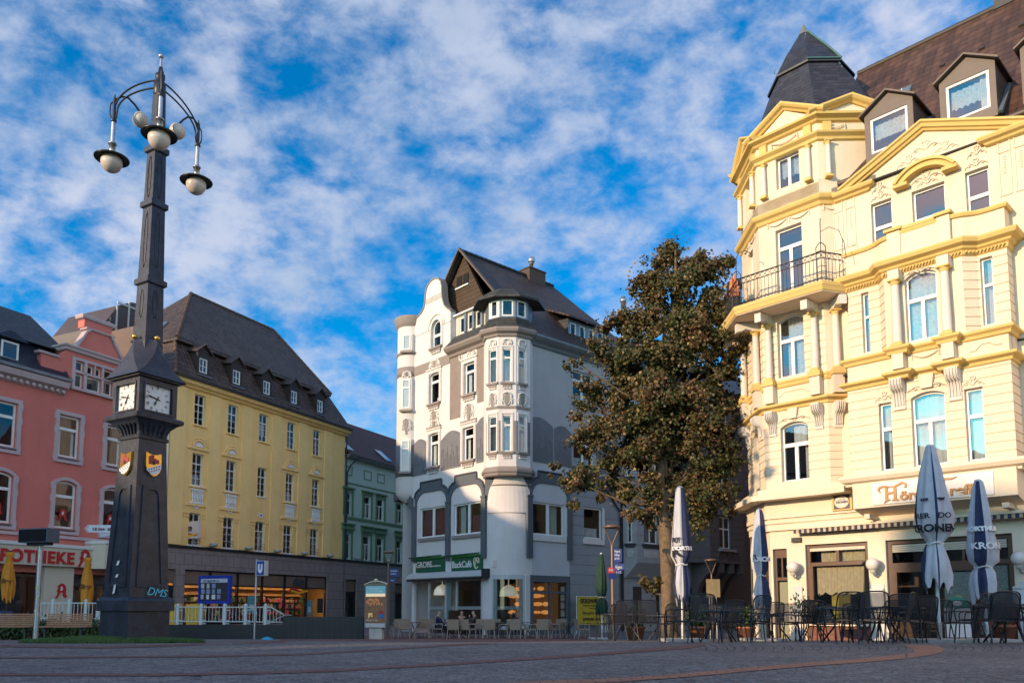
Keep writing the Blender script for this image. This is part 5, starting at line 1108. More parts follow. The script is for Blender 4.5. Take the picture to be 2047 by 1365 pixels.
def grey():
    T=thing('grey_house','blue grey plastered house with corbelled oriel, mostly hidden behind the maple','house',(13,52,-.75))
    m=MB(); wall(m,CR,9.0,17.5,-.75,13.5,[(10.0,10.9,-.7,1.9),(12.2,13.4,.3,2.0),(15,16.6,.2,2.0),(15,16,4.6,6.4),(15,16,8.5,10.3),(15,16,12-.2,13.2)],groove=(-.3,.62,13.4)); shell(m,[CR.w(17.5,0,0),CR.w(17.5,-9,0),CR.w(9,-9,0),CR.w(9,0,0)],-.75,13.5); m.build('wall',GHW,T)
    p0=CR.w(9.1,0.02,0)[:2]; p1=(7.37,46.45); p2=(p1[0]+CR.d[0]*3.9,p1[1]+CR.d[1]*3.9); s=(p2[0]-CR.o[0])*CR.d[0]+(p2[1]-CR.o[1])*CR.d[1]; p3=CR.w(s+.7,.02,0)[:2]
    fw=[(.30,.58),(.62,2.0)]
    ops=[[(.3,.58,z,z+1.85) for z in (4.45,8.4,12.0)],[(.62,1.95,z,z+1.9) for z in (4.45,8.4,12.0)]+[(2.5,3.4,z,z+1.9) for z in (4.45,8.4,12.0)],[]]
    o,fr,L_=oriel(T,CR,p0,p1,p2,p3,3.3,14.5,GHW,ops,None,(3.7,.6,14.3))
    for i in (0,1):
        for (a,b,za,zb) in ops[i]:
            window(o,fr[i],-.1,a,b,za,zb,tz=1 if i==0 else .68,lo=1 if i==0 else 2,up=1,fw=.07); t=MB(); t.hexa([fr[i].w(a-.1,.0,za-.3),fr[i].w(b+.1,.0,za-.3),fr[i].w(b+.1,-.05,za-.3),fr[i].w(a-.1,-.05,za-.3),fr[i].w(a-.2,.2,za-.05),fr[i].w(b+.2,.2,za-.05),fr[i].w(b+.2,-.05,za-.05),fr[i].w(a-.2,-.05,za-.05)]); t.build('sill',mat('dark_sill',(.07,.075,.085),.7),o)
            t=MB(); t.box(fr[i],a-.02,b+.02,0,.03,za-.85,za-.4); q=t.build('apron_panel',plaster('pale_panel',(.42,.42,.41),stain=.2),o)
            t=MB(); 
            for k in range(max(2,int((b-a)/.22))): 
                s_=a+.1+k*.22; t.tube([fr[i].w(s_+.06*math.cos(j),.045,za-.62+.12*math.sin(j)) for j in (0,1,2,3,4,5)],.018,4)
            t.build('stucco_relief',RELF,q)
    cartouche(fr[0],.45,6.5,.6,.7,RELF,o)
    m=MB()   # corbel under the oriel
    q=[(p0[0]*1.,p0[1])]; A=[p0+(3.3,),p1+(3.3,),p2+(3.3,),p3+(3.3,)]; c_=CR.w(11,.02,0)
    lo=[CR.w(9.1,.02,2.4),CR.w(9.2,.1,2.4),CR.w(12.4,.1,2.4),CR.w(13.6,.02,2.4)]
    mid=[p0+(2.9,)]+[tuple((Vector(A[i])*.62+Vector(lo[i])*.38)[:2])+(2.95,) for i in (1,2)]+[p3+(2.9,)]
    for X,Y in ((A,mid),(mid,lo)):
        for i in range(3): m.poly(X[i],X[i+1],Y[i+1],Y[i])
    m.build('oriel_corbel',GHW,o)
    m=MB(); m.sweep([p0,p1,p2,p3],[(0,14.3),(.2,14.4),(.3,14.6),(0,14.7)]); m.sweep([CR.w(13.7,0,0)[:2],CR.w(17.5,0,0)[:2]],[(0,13.3),(.2,13.35),(.35,13.5),(0,13.6)]); m.build('cornice',GHW,T)
    m=MB(); m.poly(CR.w(9,.2,13.5),CR.w(17.5,.2,13.5),CR.w(16.5,-4,19.0),CR.w(9,-4,19.0)); m.poly(CR.w(9,-8.8,13.5),CR.w(17.5,-8.8,13.5),CR.w(16.5,-4,19.0),CR.w(9,-4,19.0)); m.poly(CR.w(17.5,.2,13.5),CR.w(17.5,-8.8,13.5),CR.w(16.5,-4,19.0)); m.poly(CR.w(9,.2,13.5),CR.w(9,-8.8,13.5),CR.w(9,-4,19.0)); m.build('roof',GRF,T)
    m=MB(); q=[p0+(14.6,),p1+(14.6,),p2+(14.6,),p3+(14.6,)]; ap=tuple((Vector(q[0])+Vector(q[3]))/2)[:2]+(17.2,)
    for i in range(3): m.poly(q[i],q[i+1],ap)
    m.build('oriel_roof',GRF,o)
    x,y,z=at(1246,615,49); m=MB(); m.lathe(x,y,[(.16,z-2.5),(.16,z+.35),(.22,z+.38),(.22,z+.55),(.15,z+.57),(.15,z+.72),(.01,z+.74)],12); m.build('flue_pipe',STEEL,T)
    m=MB(); m.box(CR,10.0,10.9,-.12,-.06,-.7,1.9); m.build('door',mat('dark_door',(.03,.03,.035),.4),T)
    for a,b,za,zb in ((12.2,13.4,.3,2.0),(15,16.6,.2,2.0),(15,16,4.6,6.4),(15,16,8.5,10.3),(15,16,11.8,13.2)): window(T,CR,-.12,a,b,za,zb,tz=.7)
    m=MB(); m.box(CR,8.98,9.06,.0,.1,-.7,8); m.build('corner_strip',BLACK,T)
    # mauve brown house
    T=thing('mauve_stone_house','dark mauve brown stone house with big corbelled oriel at the end of the street','house',(20,60,-.75))
    m=MB(); wall(m,CR,17.5,36,-.75,14.5,[(23.6,25.2,-.3,2.0),(25.5,27.2,-.3,2.0),(23.5,24.4,4.5,6.5),(23.5,24.4,8.3,10.4),(27,28,4.5,6.5),(27,28,8.3,10.4)],groove=(-.4,.42,14.3)); shell(m,[CR.w(36,0,0),CR.w(36,-9,0),CR.w(17.5,-9,0),CR.w(17.5,0,0)],-.75,14.5); m.build('wall',DHW,T)
    n_=1.5; sA=CR.w(17.6,.02,0)[:2]
    F=Fr(*CR.w(0,n_,0)[:2],*CR.d)
    p1=None
    s1=None
    # corner whose image column is 1423
    for i in range(2000):
        s=15+i*.005; x,y=F.w(s,0,0)[:2]
        if CXP+1592*x/y>=1423: p1=(x,y); s1=s; break
    for i in range(4000):
        s=15+i*.005; x,y=F.w(s,0,0)[:2]
        if CXP+1592*x/y>=1491: p2=(x,y); s2=s; break
    p0=CR.w(s1-1.4,.02,0)[:2]; p3=CR.w(s2+.3,.02,0)[:2]
    wx=[]
    def sU(u): 
        for i in range(4000):
            s=s1+i*.005; x,y=F.w(s,0,0)[:2]
            if CXP+1592*x/y>=u: return s-s1
    a,b=sU(1442),sU(1465)
    ops=[[],[(a,b,4.45,6.5),(a,b,8.15,10.2),(a,b,11.8,13.6)],[]]
    o,fr,L_=oriel(T,CR,p0,p1,p2,p3,3.5,15.0,DHW,ops,None,(3.8,.42,14.8))
    for (x,y,za,zb) in ops[1]:
        window(o,fr[1],-.12,x,y,za,zb,tz=.62,up=2,lo=2,fw=.07); t=MB(); t.box(fr[1],x-.2,y+.25,0,.25,za-.2,za-.05); t.build('sill',mat('sill_grey',(.28,.27,.28),.7),o)
        t=MB(); ap=arc_pts(x-.15,y+.15,zb+.15,.5,10); t.prism(fr[1],ap,0,.08); t.box(fr[1],x-.25,y+.25,0,.12,zb+.05,zb+.15); t.build('window_hood',DHW,o)
        cartouche(fr[1],(x+y)/2,zb+.2,.9,.35,DHW,o,n=.06)
    cartouche(fr[1],(a+b)/2-.2,3.75,1.6,.45,DHW,o); cartouche(fr[1],(a+b)/2+1.2,3.75,1.0,.45,DHW,o)
    m=MB()
    for k in range(4):
        s=s1+.25+k*(s2-s1-.5)/3; G=Fr(*CR.w(s,0,0)[:2],CR.n[0],CR.n[1]); P=[(0,.9),(.3,1.3),(.7,2.2),(1.1,2.7),(1.45,2.9),(1.45,3.5),(0,3.5)]
        m=MB(); m.prism(G,P,-.22,.22); m.build('corbel',DHW,o)
    m=MB(); m.sweep([CR.w(17.5,0,0)[:2],CR.w(36,0,0)[:2]],[(0,14.3),(.3,14.4),(.5,14.6),(0,14.7)]); m.build('cornice',DHW,T)
    m=MB(); m.poly(CR.w(17.5,.4,14.6),CR.w(36,.4,14.6),CR.w(36,-4,19),CR.w(17.5,-4,19)); m.poly(CR.w(17.5,-9,14.6),CR.w(36,-9,14.6),CR.w(36,-4,19),CR.w(17.5,-4,19)); m.poly(CR.w(17.5,.4,14.6),CR.w(17.5,-9,14.6),CR.w(17.5,-4,19)); m.build('roof',GRF,T)
    for a,b,za,zb in ((23.5,24.4,4.5,6.5),(23.5,24.4,8.3,10.4),(27,28,4.5,6.5),(27,28,8.3,10.4)): window(T,CR,-.12,a,b,za,zb,tz=.62,up=2,lo=2); t=MB(); t.box(CR,a-.15,b+.15,0,.2,za-.2,za-.05); t.build('sill',MATS['sill_grey'],T)
    for a,b in ((23.6,25.2),(25.5,27.2)):
        t=MB(); c_=(a+b)/2; ap=arc_pts(a-.1,b+.1,1.6,.55,14); ip=arc_pts(a+.1,b-.1,1.5,.45,14); t.prism(CR,ap+ip[::-1],.02,.5); t.box(CR,a-.1,a+.1,.02,.5,1.0,1.6); t.box(CR,b-.1,b+.1,.02,.5,1.0,1.6); t.build('white_arch_awning',mat('awning_canvas_white',(.6,.6,.6),.7),T)
        t=MB(); t.box(CR,a,b,-.2,-.15,-.3,2.0); t.build('shop_glass',mat('dark_glass',(.01,.012,.02),.1),T)
grey()
# ================================================================ CREAM CORNER HOUSE WITH SPIRE
R=Fr(11.9+.723*.8,22.5+.691*.8,.691,-.723)
CRM=plaster('cream_render',(.72,.60,.45),stain=.16); CRY=plaster('golden_moulding',(.66,.46,.165),stain=.1); CRW=plaster('column_white',(.66,.60,.53),stain=.06)
CRR=plaster('cream_relief',(.68,.58,.47),stain=.06)
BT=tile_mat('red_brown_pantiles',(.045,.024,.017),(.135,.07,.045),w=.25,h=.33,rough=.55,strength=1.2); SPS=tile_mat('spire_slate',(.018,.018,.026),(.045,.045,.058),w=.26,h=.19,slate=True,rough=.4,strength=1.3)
CLAD=mat('brown_dormer_cladding',(.12,.085,.07),.55,var=(2,.12)); BRF=mat('brown_joinery',(.085,.035,.018),.4,var=(5,.2))
oc=(-4.12,-2.38); osd=2.22; orr=osd/(2*math.sin(math.pi/8))
def octv(r): # plan vertices in R coordinates, starting left end of the front face, going right
    return [(oc[0]+r*math.sin(a),oc[1]+r*math.cos(a)) for a in [-math.pi/8+i*math.pi/4 for i in range(8)]]
def W2(p): return R.w(p[0],p[1],0)[:2]
OV=octv(orr); OB=fr2(W2(OV[0]),W2(OV[1])); OA=fr2(W2(OV[1]),W2(OV[2])); OCc=fr2(W2(OV[7]),W2(OV[0])); OD=fr2(W2(OV[6]),W2(OV[7]))
def column(F,s,n,z0,z1,r,parent,base=True):
    x,y=F.w(s,n,0)[:2]; t=MB(); t.lathe(x,y,[(r*1.02,z0+.12),(r*1.04,z0+.5),(r*.86,z1-.16)],16); o=t.build('column',CRW,parent)
    t=MB(); t.box(F,s-r*1.35,s+r*1.35,n-r*1.35,n+r*1.35,z0,z0+.06); t.lathe(x,y,[(r*1.25,z0+.06),(r*1.3,z0+.1),(r*1.04,z0+.13)],16)
    t.build('base',CRY,o); t=MB()
    t.lathe(x,y,[(r*.86,z1-.17),(r*1.0,z1-.15),(r*.9,z1-.12),(r*1.25,z1-.05)],16); t.box(F,s-r*1.35,s+r*1.35,n-r*1.35,n+r*1.35,z1-.05,z1); t.build('capital',CRY,o); return o
def corbel(F,s,n,z0,z1,w,parent):
    t=MB(); h=z1-z0
    pr=[(0,z0),(.05,z0),(.07,z0+h*.35),(.12,z0+h*.55),(.26,z0+h*.62),(.34,z0+h*.75),(.34,z0+h*.95),(.3,z1),(0,z1)]
    k=len(pr); t.add([F.w(s-w/2,n+a,z) for a,z in pr]+[F.w(s+w/2,n+a,z) for a,z in pr],[tuple(range(k)),tuple(range(2*k-1,k-1,-1))]+[(i,i+k,(i+1)%k+k,(i+1)%k) for i in range(k)])
    for j in range(4): 
        x=s-w*.36+j*w*.24; t.tube([F.w(x,n+.08,z0+h*.12),F.w(x,n+.1,z0+h*.4),F.w(x,n+.15,z0+h*.55),F.w(x,n+.29,z0+h*.62),F.w(x,n+.37,z0+h*.76),F.w(x,n+.36,z0+h*.93)],.022,5)
    t.build('corbel',CRW,parent)
def festoon(F,s0,s1,z,parent,n=0,m=None):
    t=MB(); t.tube([F.w(s0+(s1-s0)*i/10,n+.02+.02*math.sin(math.pi*i/10),z-.14*math.sin(math.pi*i/10)) for i in range(11)],[.012]+[.022]*9+[.012],5)
    for s in (s0,s1): t.tube([F.w(s,n+.02,z+.03),F.w(s+.01,n+.03,z-.16)],.018,5)
    t.build('stucco_festoon',m or CRR,parent)
def scroll(F,s,z,w,h,parent,n=0,m=None,seed=0):
    t=MB(); r=random.Random(seed)
    for sg in (-1,1):
        t.tube([F.w(s+sg*w*x,n+.02,z+h*y) for x,y in ((.02,.1),(.15,.45),(.28,.5),(.36,.3),(.3,.15),(.24,.25),(.27,.36))],[.02,.028,.028,.025,.02,.016,.012],5)
        t.tube([F.w(s+sg*w*x,n+.02,z+h*y) for x,y in ((.36,.3),(.46,.18),(.5,.0),(.47,-.08))],[.02,.018,.015,.01],5)
        t.tube([F.w(s+sg*w*x,n+.02,z+h*y) for x,y in ((.05,.5),(.12,.85),(.05,1.0),(.0,.85))],[.015,.025,.02,.01],5)
    t.build('stucco_scroll',m or CRR,parent)
def groove_win(F,n,a,b,za,zb,rise,parent,**k): return window(parent,F,n-.16,a,b,za,zb,rise=rise,**k)
def iron_rail(path,z0,h,parent,seed=0):
    """balcony railing along plan points: posts, ring frieze, bars, bulged hoops"""
    t=MB()
    for zz,r in ((z0+.08,.018),(z0+h-.2,.016),(z0+h,.024)): t.tube([(x,y,zz) for x,y in path],r,5)
    for a,b in zip(path,path[1:]):
        L_=math.dist(a,b); n=max(2,int(L_/.125)); F=fr2(a,b)
        for i in range(n+1):
            s=L_*i/n; t.tube([F.w(s,0,z0),F.w(s,0,z0+h-.2)],.009,4)
        k=max(1,int(L_/.17))
        for i in range(k):
            s=L_*(i+.5)/k; c_=F.w(s,0,z0+h-.1); t.tube([F.w(s+.075*math.cos(q*math.pi/5),0,z0+h-.1+.075*math.sin(q*math.pi/5)) for q in range(10)],.009,4,closed=True)
        for i in range(int(L_/.5)+1):
            s=min(L_,i*.5); t.tube([F.w(s,0,z0-.0),F.w(s,.02,z0-.3)],.012,4)
    return t.build('iron_railing',BLACK,parent)
def cream():
    T=thing('cream_corner_house','cream corner house with golden mouldings, slate spire, balcony and pub on the ground floor','house',(13.5,28,-.3)); G0=-.45
    # --------------- main wall (n=0) and bay
    m=MB()
    f3=[(-1.5,-.87,11.3,13.42),(-.27,.66,11.3,13.35),(1.22,1.83,11.3,13.35)]
    wall(m,R,-2.74,3.9,4.6,14.0,f3,depth=.2)
    wall(m,R,3.9,9,4.6,14.0,[(4.4,5.3,4.75,6.7),(6.3,7.2,4.75,6.7),(4.4,5.3,8.5,10.4),(6.3,7.2,8.5,10.4),(4.4,5.3,11.8,13.4),(6.3,7.2,11.8,13.4)])
    shell(m,[R.w(9,0,0),R.w(9,-10,0),R.w(-6.8,-10,0),R.w(-6.8,-3.4,0)],G0,14.4); m.build('main_wall',CRM,T)
    for (a,b,za,zb) in [(4.4,5.3,4.75,6.7),(6.3,7.2,4.75,6.7),(4.4,5.3,8.5,10.4),(6.3,7.2,8.5,10.4),(4.4,5.3,11.8,13.4),(6.3,7.2,11.8,13.4)]: window(T,R,-.14,a,b,za,zb)
    ex=.8; bl,br=-2.15,2.28
    w1=[(-1.24,-.87,4.7,6.75),(-.32,.6,4.7,6.86,.13),(1.1,1.56,4.68,6.72)]
    m=MB(); wall(m,R,bl,br,4.6,7.4,w1,n=ex,depth=.18,groove=(4.83,.262,7.2))
    BRr=Fr(*R.w(br,ex,0)[:2],-R.n[0],-R.n[1]); wall(m,BRr,0,ex,4.6,7.4,(),groove=(4.83,.262,7.2)); BLl=Fr(*R.w(bl,0,0)[:2],*R.n); wall(m,BLl,0,ex,4.6,7.4)
    B=m.build('bay_wall',CRM,T)
    for i,o in enumerate(w1):
        window(B,R,ex-.14,*o[:4],rise=o[4] if len(o)>4 else 0,tz=.62,up=1 if i!=1 else 1,lo=2 if i==1 else 1,fw=.06,bar=.07,curt=[('cloth',0,1,.0 if i else .66,1)]+([('cloth',.35,.75,0,.6)] if i==0 else []))
        scroll(R,(o[0]+o[1])/2,o[3]+.06,.55 if i!=1 else 1.1,.28,B,n=ex)
    t=MB(); t.prism(R,[(.0,6.95),(.3,6.95),(.36,7.36),(-.06,7.36)],ex,ex+.1); t.build('keystone',CRR,B)
    for s in (-.62,.88): corbel(R,s,ex,6.45,7.38,.34,B)
    # second floor: side parts set back, splayed reveals, columns
    nb=.5; c0,c1=-.8,1.12
    path=[(bl,.0),(bl,nb),(c0-.38,nb),(c0-.12,ex),(c1+.12,ex),(c1+.42,nb),(br,nb),(br,0)]
    pw=[W2(p) for p in path]
    def seg(i): return fr2(pw[i],pw[i+1]),math.dist(pw[i],pw[i+1])
    m=MB(); g=(8.5,.265,10.4)
    F,L_=seg(1); wl=(.42,.64,8.5,10.42); wall(m,F,0,L_,7.6,10.6,[wl],groove=g); 
    F,L_=seg(2); wall(m,F,0,L_,7.6,10.6,(),groove=g)
    F3,L3=seg(3); o3=c0-.12; wm=(-.33-o3,.55-o3,8.42,10.5,.17); wall(m,F3,0,L3,7.6,10.6,[wm],groove=None)
    F,L_=seg(4); wall(m,F,0,L_,7.6,10.6,(),groove=g)
    F5,L5=seg(5); wr=(.06,.37,8.5,10.45); wall(m,F5,0,L5,7.6,10.6,[wr],groove=g)
    F,L_=seg(6); wall(m,F,0,L_,7.6,10.6,(),groove=g); F,L_=seg(0); wall(m,F,0,L_,7.6,10.6)
    m.poly(*[p+(10.6,) for p in pw]); B2=m.build('bay_upper_wall',CRM,T)
    window(B2,F3,-.13,*wm[:4],rise=.17,tz=.6,up=1,lo=2,fw=.06,bar=.07,curt=[('lace',0,1,0,1)])
    window(B2,seg(1)[0],-.13,*wl,tz=.6,lo=1,fw=.05,curt=[('lace',0,1,0,1)]); window(B2,F5,-.13,*wr,tz=.6,lo=1,fw=.05,curt=[('lace',.3,1,0,1)])
    scroll(F3,(wm[0]+wm[1])/2,10.42,.9,.2,B2,n=0)
    for s in (-.53,.82): column(R,s,ex+.2,8.3,10.33,.125,B2); t=MB(); t.box(R,s-.16,s+.16,ex,ex+.3,7.62,8.22); t.box(R,s-.16,s+.16,ex,ex+.33,10.33,10.62); t.split('column_block',CRR,B2)
    # ledges and cornices
    flat=[W2((bl,0)),W2((bl,ex)),W2((br,ex)),W2((br,0))]
    jog=[W2((bl,0)),W2((bl,ex)),W2((-.75,ex)),W2((-.75,ex+.26)),W2((-.3,ex+.26)),W2((-.3,ex)),W2((.6,ex)),W2((.6,ex+.26)),W2((1.03,ex+.26)),W2((1.03,ex)),W2((br,ex)),W2((br,0))]
    led=lambda z,p=.2:[(0,z-.2),(.05,z-.18),(.07,z-.1),(p-.03,z-.06),(p,z-.04),(p,z+.03),(0,z+.06)]
    m=MB(); m.sweep(jog,led(8.25,.15)); m.build('sill_course',CRY,B2)
    m=MB(); m.box(R,bl+.02,br-.02,.1,ex-.01,7.5,8.1); m.build('apron_panel',CRM,B2); festoon(R,-.22,.52,8.02,B2,n=ex); 
    t=MB(); t.tube([R.w(s,ex+.01,z) for s,z in ((1.3,7.75),(1.45,7.75),(1.6,7.9),(1.8,7.9),(1.95,7.8),(2.1,7.8))],.012,4); t.build('stucco_line',CRR,B2)
    m=MB(); m.sweep(jog,led(7.5,.2)); m.build('floor_cornice',CRY,B)
    m=MB(); m.sweep(pw,[(0,10.55),(.05,10.58),(.07,10.7),(.14,10.74),(.16,10.8),(.3,10.86),(.34,10.95),(.34,11.0),(0,11.03)]); m.build('balcony_cornice',CRY,B2)
    m=MB()
    for i in range(1,6):
        F,L_=seg(i); k=int(L_/.085)
        for j in range(k): s=L_*(j+.5)/max(1,k); m.tube([F.w(s-.03,.1,10.6),F.w(s+.03,.12,10.67)],.022,5)
    m.split('rope_moulding',CRY,B2)
    # parapet of the third floor balcony with swept corners
    def smooth(pts):
        P=[Vector((a,b)) for a,b in pts]; out=[P[0]]
        for i in range(1,len(P)-1):
            a=P[i].lerp(P[i-1],.42); b=P[i].lerp(P[i+1],.42)
            for k in range(6): f=k/5; out.append(a*(1-f)**2+P[i]*2*f*(1-f)+b*f*f)
        return [tuple(q) for q in out+[P[-1]]]
    core=smooth([(bl,nb+.02),(c0-.5,nb+.02),(c0-.02,ex+.06),(c1+.02,ex+.06),(c1+.5,nb+.02),(br,nb+.02)])
    pp=[W2((bl,0))]+[W2(q) for q in core]+[W2((br,0))]
    m=MB(); m.sweep(pp,[(0,11.03),(0,11.72),(-.16,11.72),(-.16,11.03)],); m.zprism(pp,11.02,11.06)
    m.box(R,-.72,-.34,ex+.065,ex+.16,11.03,11.84); m.box(R,.68,1.02,ex+.065,ex+.16,11.03,11.84); m.box(R,-.34,.68,ex-.1,ex+.11,11.03,11.82); P_=m.build('balcony_parapet',CRM,B2)
    m=MB(); m.sweep(pp,[(-.2,11.72),(.06,11.72),(.09,11.78),(.09,11.83),(-.2,11.85)]); m.box(R,-.78,-.28,ex-.1,ex+.24,11.86,11.95); m.box(R,.62,1.08,ex-.1,ex+.24,11.86,11.95); m.box(R,-.28,.62,ex-.12,ex+.17,11.83,11.92); m.build('parapet_coping',CRY,P_)
    # third floor
    for i,(a,b,za,zb) in enumerate(f3):
        window(T,R,-.14,a,b,za,zb,tz=.62 if i!=1 else .55,up=1,lo=1,fw=.06,bar=.07)
        scroll(R,(a+b)/2,zb+.08,.6,.24,T)
    t=MB(); ap=arc_pts(-.62,1.0,13.62,.42,16); ip=arc_pts(-.44,.82,13.62,.26,16); t.prism(R,ap+ip[::-1],0,.26); t.prism(R,arc_pts(-.7,1.08,13.66,.46,16)+arc_pts(-.62,1.0,13.62,.42,16)[::-1],0,.34)
    t.box(R,-.72,-.3,0,.3,13.52,13.62); t.box(R,.68,1.1,0,.3,13.52,13.62); t.build('segmental_hood',CRY,T)
    scroll(R,.18,13.55,.9,.3,T); scroll(R,-.3,14.25,.7,.3,T,seed=2); scroll(R,.75,14.25,.7,.3,T); scroll(R,.2,14.5,.9,.3,T); scroll(R,-1.2,13.75,.5,.3,T); scroll(R,1.55,13.75,.5,.3,T)
    # pilaster panels in relief
    for s in (-2.55,-2.15,2.25,2.65):
        t=MB()
        for a,b,c_,d in ((s-.16,s-.13,12.3,13.9),(s+.13,s+.16,12.3,13.9),(s-.16,s+.16,12.27,12.3),(s-.16,s+.16,13.55,13.58),(s-.16,s+.16,13.9,13.93)): t.box(R,a,b,0,.03,c_,d)
        for k in range(7): t.sphere(R.w(s,.0,12.95+k*.08),.035,6,1,4)
        t.build('pilaster_panel',CRR,T); 
    # gable with raking cornice
    ga=[(-2.74,14.0),(3.9,14.0),(3.2,14.1),(.18,15.2),(-2.2,14.1)]
    m=MB(); m.prism(R,[(-2.3,14.0),(2.9,14.0),(.18,15.25)],-.5,.01); m.build('gable_wall',CRM,T)
    pr=[(-.5,0),(.1,0),(.13,.05),(.2,.07),(.24,.16),(.3,.19),(.3,.25),(-.5,.27)]
    m=MB(); m.sweep3([R.w(-2.32,.0,13.98),R.w(.18,.0,15.12),R.w(3.0,.0,13.9)],R.n+(0,),True,pr); m.build('raking_cornice',CRY,T)
    m=MB(); hc=[(0,13.86),(.1,13.9),(.13,13.96),(.24,14.0),(.28,14.07),(.28,14.12),(0,14.14)]
    m.sweep([R.w(-2.62,0,0)[:2],R.w(-1.6,0,0)[:2],R.w(-1.6,-.3,0)[:2]],hc); m.sweep([R.w(1.9,-.3,0)[:2],R.w(1.9,0.02,0)[:2],R.w(9,0.02,0)[:2]],hc); m.build('eaves_cornice',CRY,T)
    # --------------- roof
    zr=21.05; rn=-4.45
    m=MB(); m.poly(R.w(-3.6,-.15,14.45),R.w(9,-.15,14.45),R.w(9,rn,zr),R.w(-3.45,rn,zr)); m.poly(R.w(-3.6,-.15,14.45),R.w(-3.45,rn,zr),R.w(-5.5,-8.4,14.45)); m.poly(R.w(-5.5,-8.6,14.45),R.w(-3.45,rn,zr),R.w(9,rn,zr),R.w(9,-8.6,14.45)); m.poly(R.w(9,-.15,14.45),R.w(9,-8.6,14.45),R.w(9,rn,zr)); m.poly(R.w(-2.74,-.01,14.05),R.w(9,-.01,14.05),R.w(9,-.2,14.5),R.w(-2.74,-.2,14.5)); m.build('main_roof',BT,T)
    m=MB(); a_,b_=Vector(R.w(-3.45,rn,zr)),Vector(R.w(9,rn,zr)); n=36
    for i in range(n): m.tube([a_.lerp(b_,i/n),a_.lerp(b_,(i+1.1)/n)],[.11,.1],6)
    m.build('ridge_tiles',mat('ridge_brown',(.05,.035,.03),.6),T)
    m=MB(); m.box(R,1.2,5,rn-.4,rn+.1,zr-.1,zr+.22); m.build('ridge_vent',BLACK,T)
    m=MB()
    for a,b in ((-2.5,-1.75),(1.9,9)): 
        m.tube([R.w(a,.02,14.5),R.w(b,.02,14.5)],.09,8); 
    m.split('gutter',mat('copper_brown',(.09,.06,.05),.5,metal=.2),T)
    m=MB(); m.prism(Fr(*R.w(0,.02,0)[:2],*R.d),[(-2.74,14.14),(-1.3,14.14),(-1.3,14.35),(-2.74,14.45)],-.3,-.0); m.build('eaves_flashing',CLAD,T)
    def roof_n(z): return -.15+(z-14.45)/(zr-14.45)*(rn+.15)
    for (a,b) in ((-1.42,-.28),(.82,1.98),(2.95,4.1),(5.2,6.3)):
        za,zb=15.08,16.25; m=MB(); f0,f1=a-.17,b+.17; nf=-.03; mid=(a+b)/2
        wall(m,R,f0,f1,14.75,16.42,[(a,b,za,zb)],n=nf,depth=.06)
        for f in (f0,f1): m.poly(R.w(f,nf,14.75),R.w(f,nf,16.42),R.w(f,roof_n(16.42),16.42),R.w(f,roof_n(14.75),14.75))
        m.prism(R,[(f0,16.42),(f1,16.42),(mid,16.92)],nf-.06,nf+.001); D=m.build('dormer',CLAD,T)
        window(D,R,nf-.03,a,b,za,zb,tz=1,lo=1,fw=.075,curt=[('lace',.0,1,.45 if a<0 or a>2 else .4,.86)]+([('cloth',.8,1,0,1)] if a>0 else []))
        m=MB()
        for sg in (-1,1):
            e=mid+sg*((f1-f0)/2+.12); nr=roof_n(16.95); ne=roof_n(16.37)
            m.hexa([R.w(mid,nf+.16,16.93),R.w(e,nf+.16,16.38),R.w(e,ne-.1,16.38),R.w(mid,nr-.1,16.93),R.w(mid,nf+.16,16.99),R.w(e,nf+.16,16.44),R.w(e,ne-.1,16.44),R.w(mid,nr-.1,16.99)])
        m.build('dormer_roof',CLAD,D)
        m=MB(); m.hexa([R.w(f1+.01,nf-.02,14.8),R.w(f1+.12,nf-.1,14.8),R.w(f1+.12,roof_n(16.2)+.0,16.2),R.w(f1+.01,roof_n(16.3),16.3)]+[R.w(f1+.01,nf+.04,14.85),R.w(f1+.12,nf+.0,14.85),R.w(f1+.12,roof_n(16.2)+.06,16.25),R.w(f1+.01,roof_n(16.3)+.06,16.35)]); m.build('lead_flashing',ZINC,D)
    def onroof(s,z,w,h,o,t_):
        sl=Vector((0,rn+.15,zr-14.45)).normalized(); q=[]
        nrm=Vector((0,-sl.z,sl.y)); 
        if nrm.z<0: nrm=-nrm
        for oo in (o,o+t_):
            for dx,dy in ((-1,-1),(1,-1),(1,1),(-1,1)):
                n_=roof_n(z)+sl.y*dy*h/2+nrm.y*oo; zz=z+sl.z*dy*h/2+nrm.z*oo; q.append(R.w(s+dx*w/2,n_,zz))
        return q
    m=MB(); m.hexa(onroof(-1.3,18.25,.62,.62,0,.09)); k=m.build('roof_light',ZINC,T); m=MB(); m.hexa(onroof(-1.3,18.25,.5,.5,.09,.01)); m.build('pane',mat('sky_pane',(.3,.4,.45)),k); m=MB(); m.hexa(onroof(-1.3,18.25,.03,.52,.1,.02)); m.build('glazing_bar',WHITE,k)
    m=MB()
    for s,z in ((-.1,18.95),(1.1,18.9),(2.2,19.2),(-1.9,17.9),(.9,17.5)): m.hexa(onroof(s,z,.16,.14,.0,.07))
    m.split('vent_tiles',mat('ridge_brown',(.05,.035,.03)),T)
    # --------------- tower walls
    tv=[W2(p) for p in OV]; m=MB()
    def face(F,z0,z1,ops,gr=None): wall(m,F,0,osd,z0,z1,ops,depth=.2,groove=gr)
    cB=1.11
    wB=[(.56,1.52,4.82,6.8,.16),(.56,1.5,8.36,10.48,.17),(.62,1.56,11.0,13.55),(.72,1.56,14.98,16.12)]
    wC=[(.85,1.4,4.82,6.8,.12),(.85,1.4,8.36,10.45,.12),(.8,1.45,11.0,13.5),(.8,1.45,14.98,16.1)]
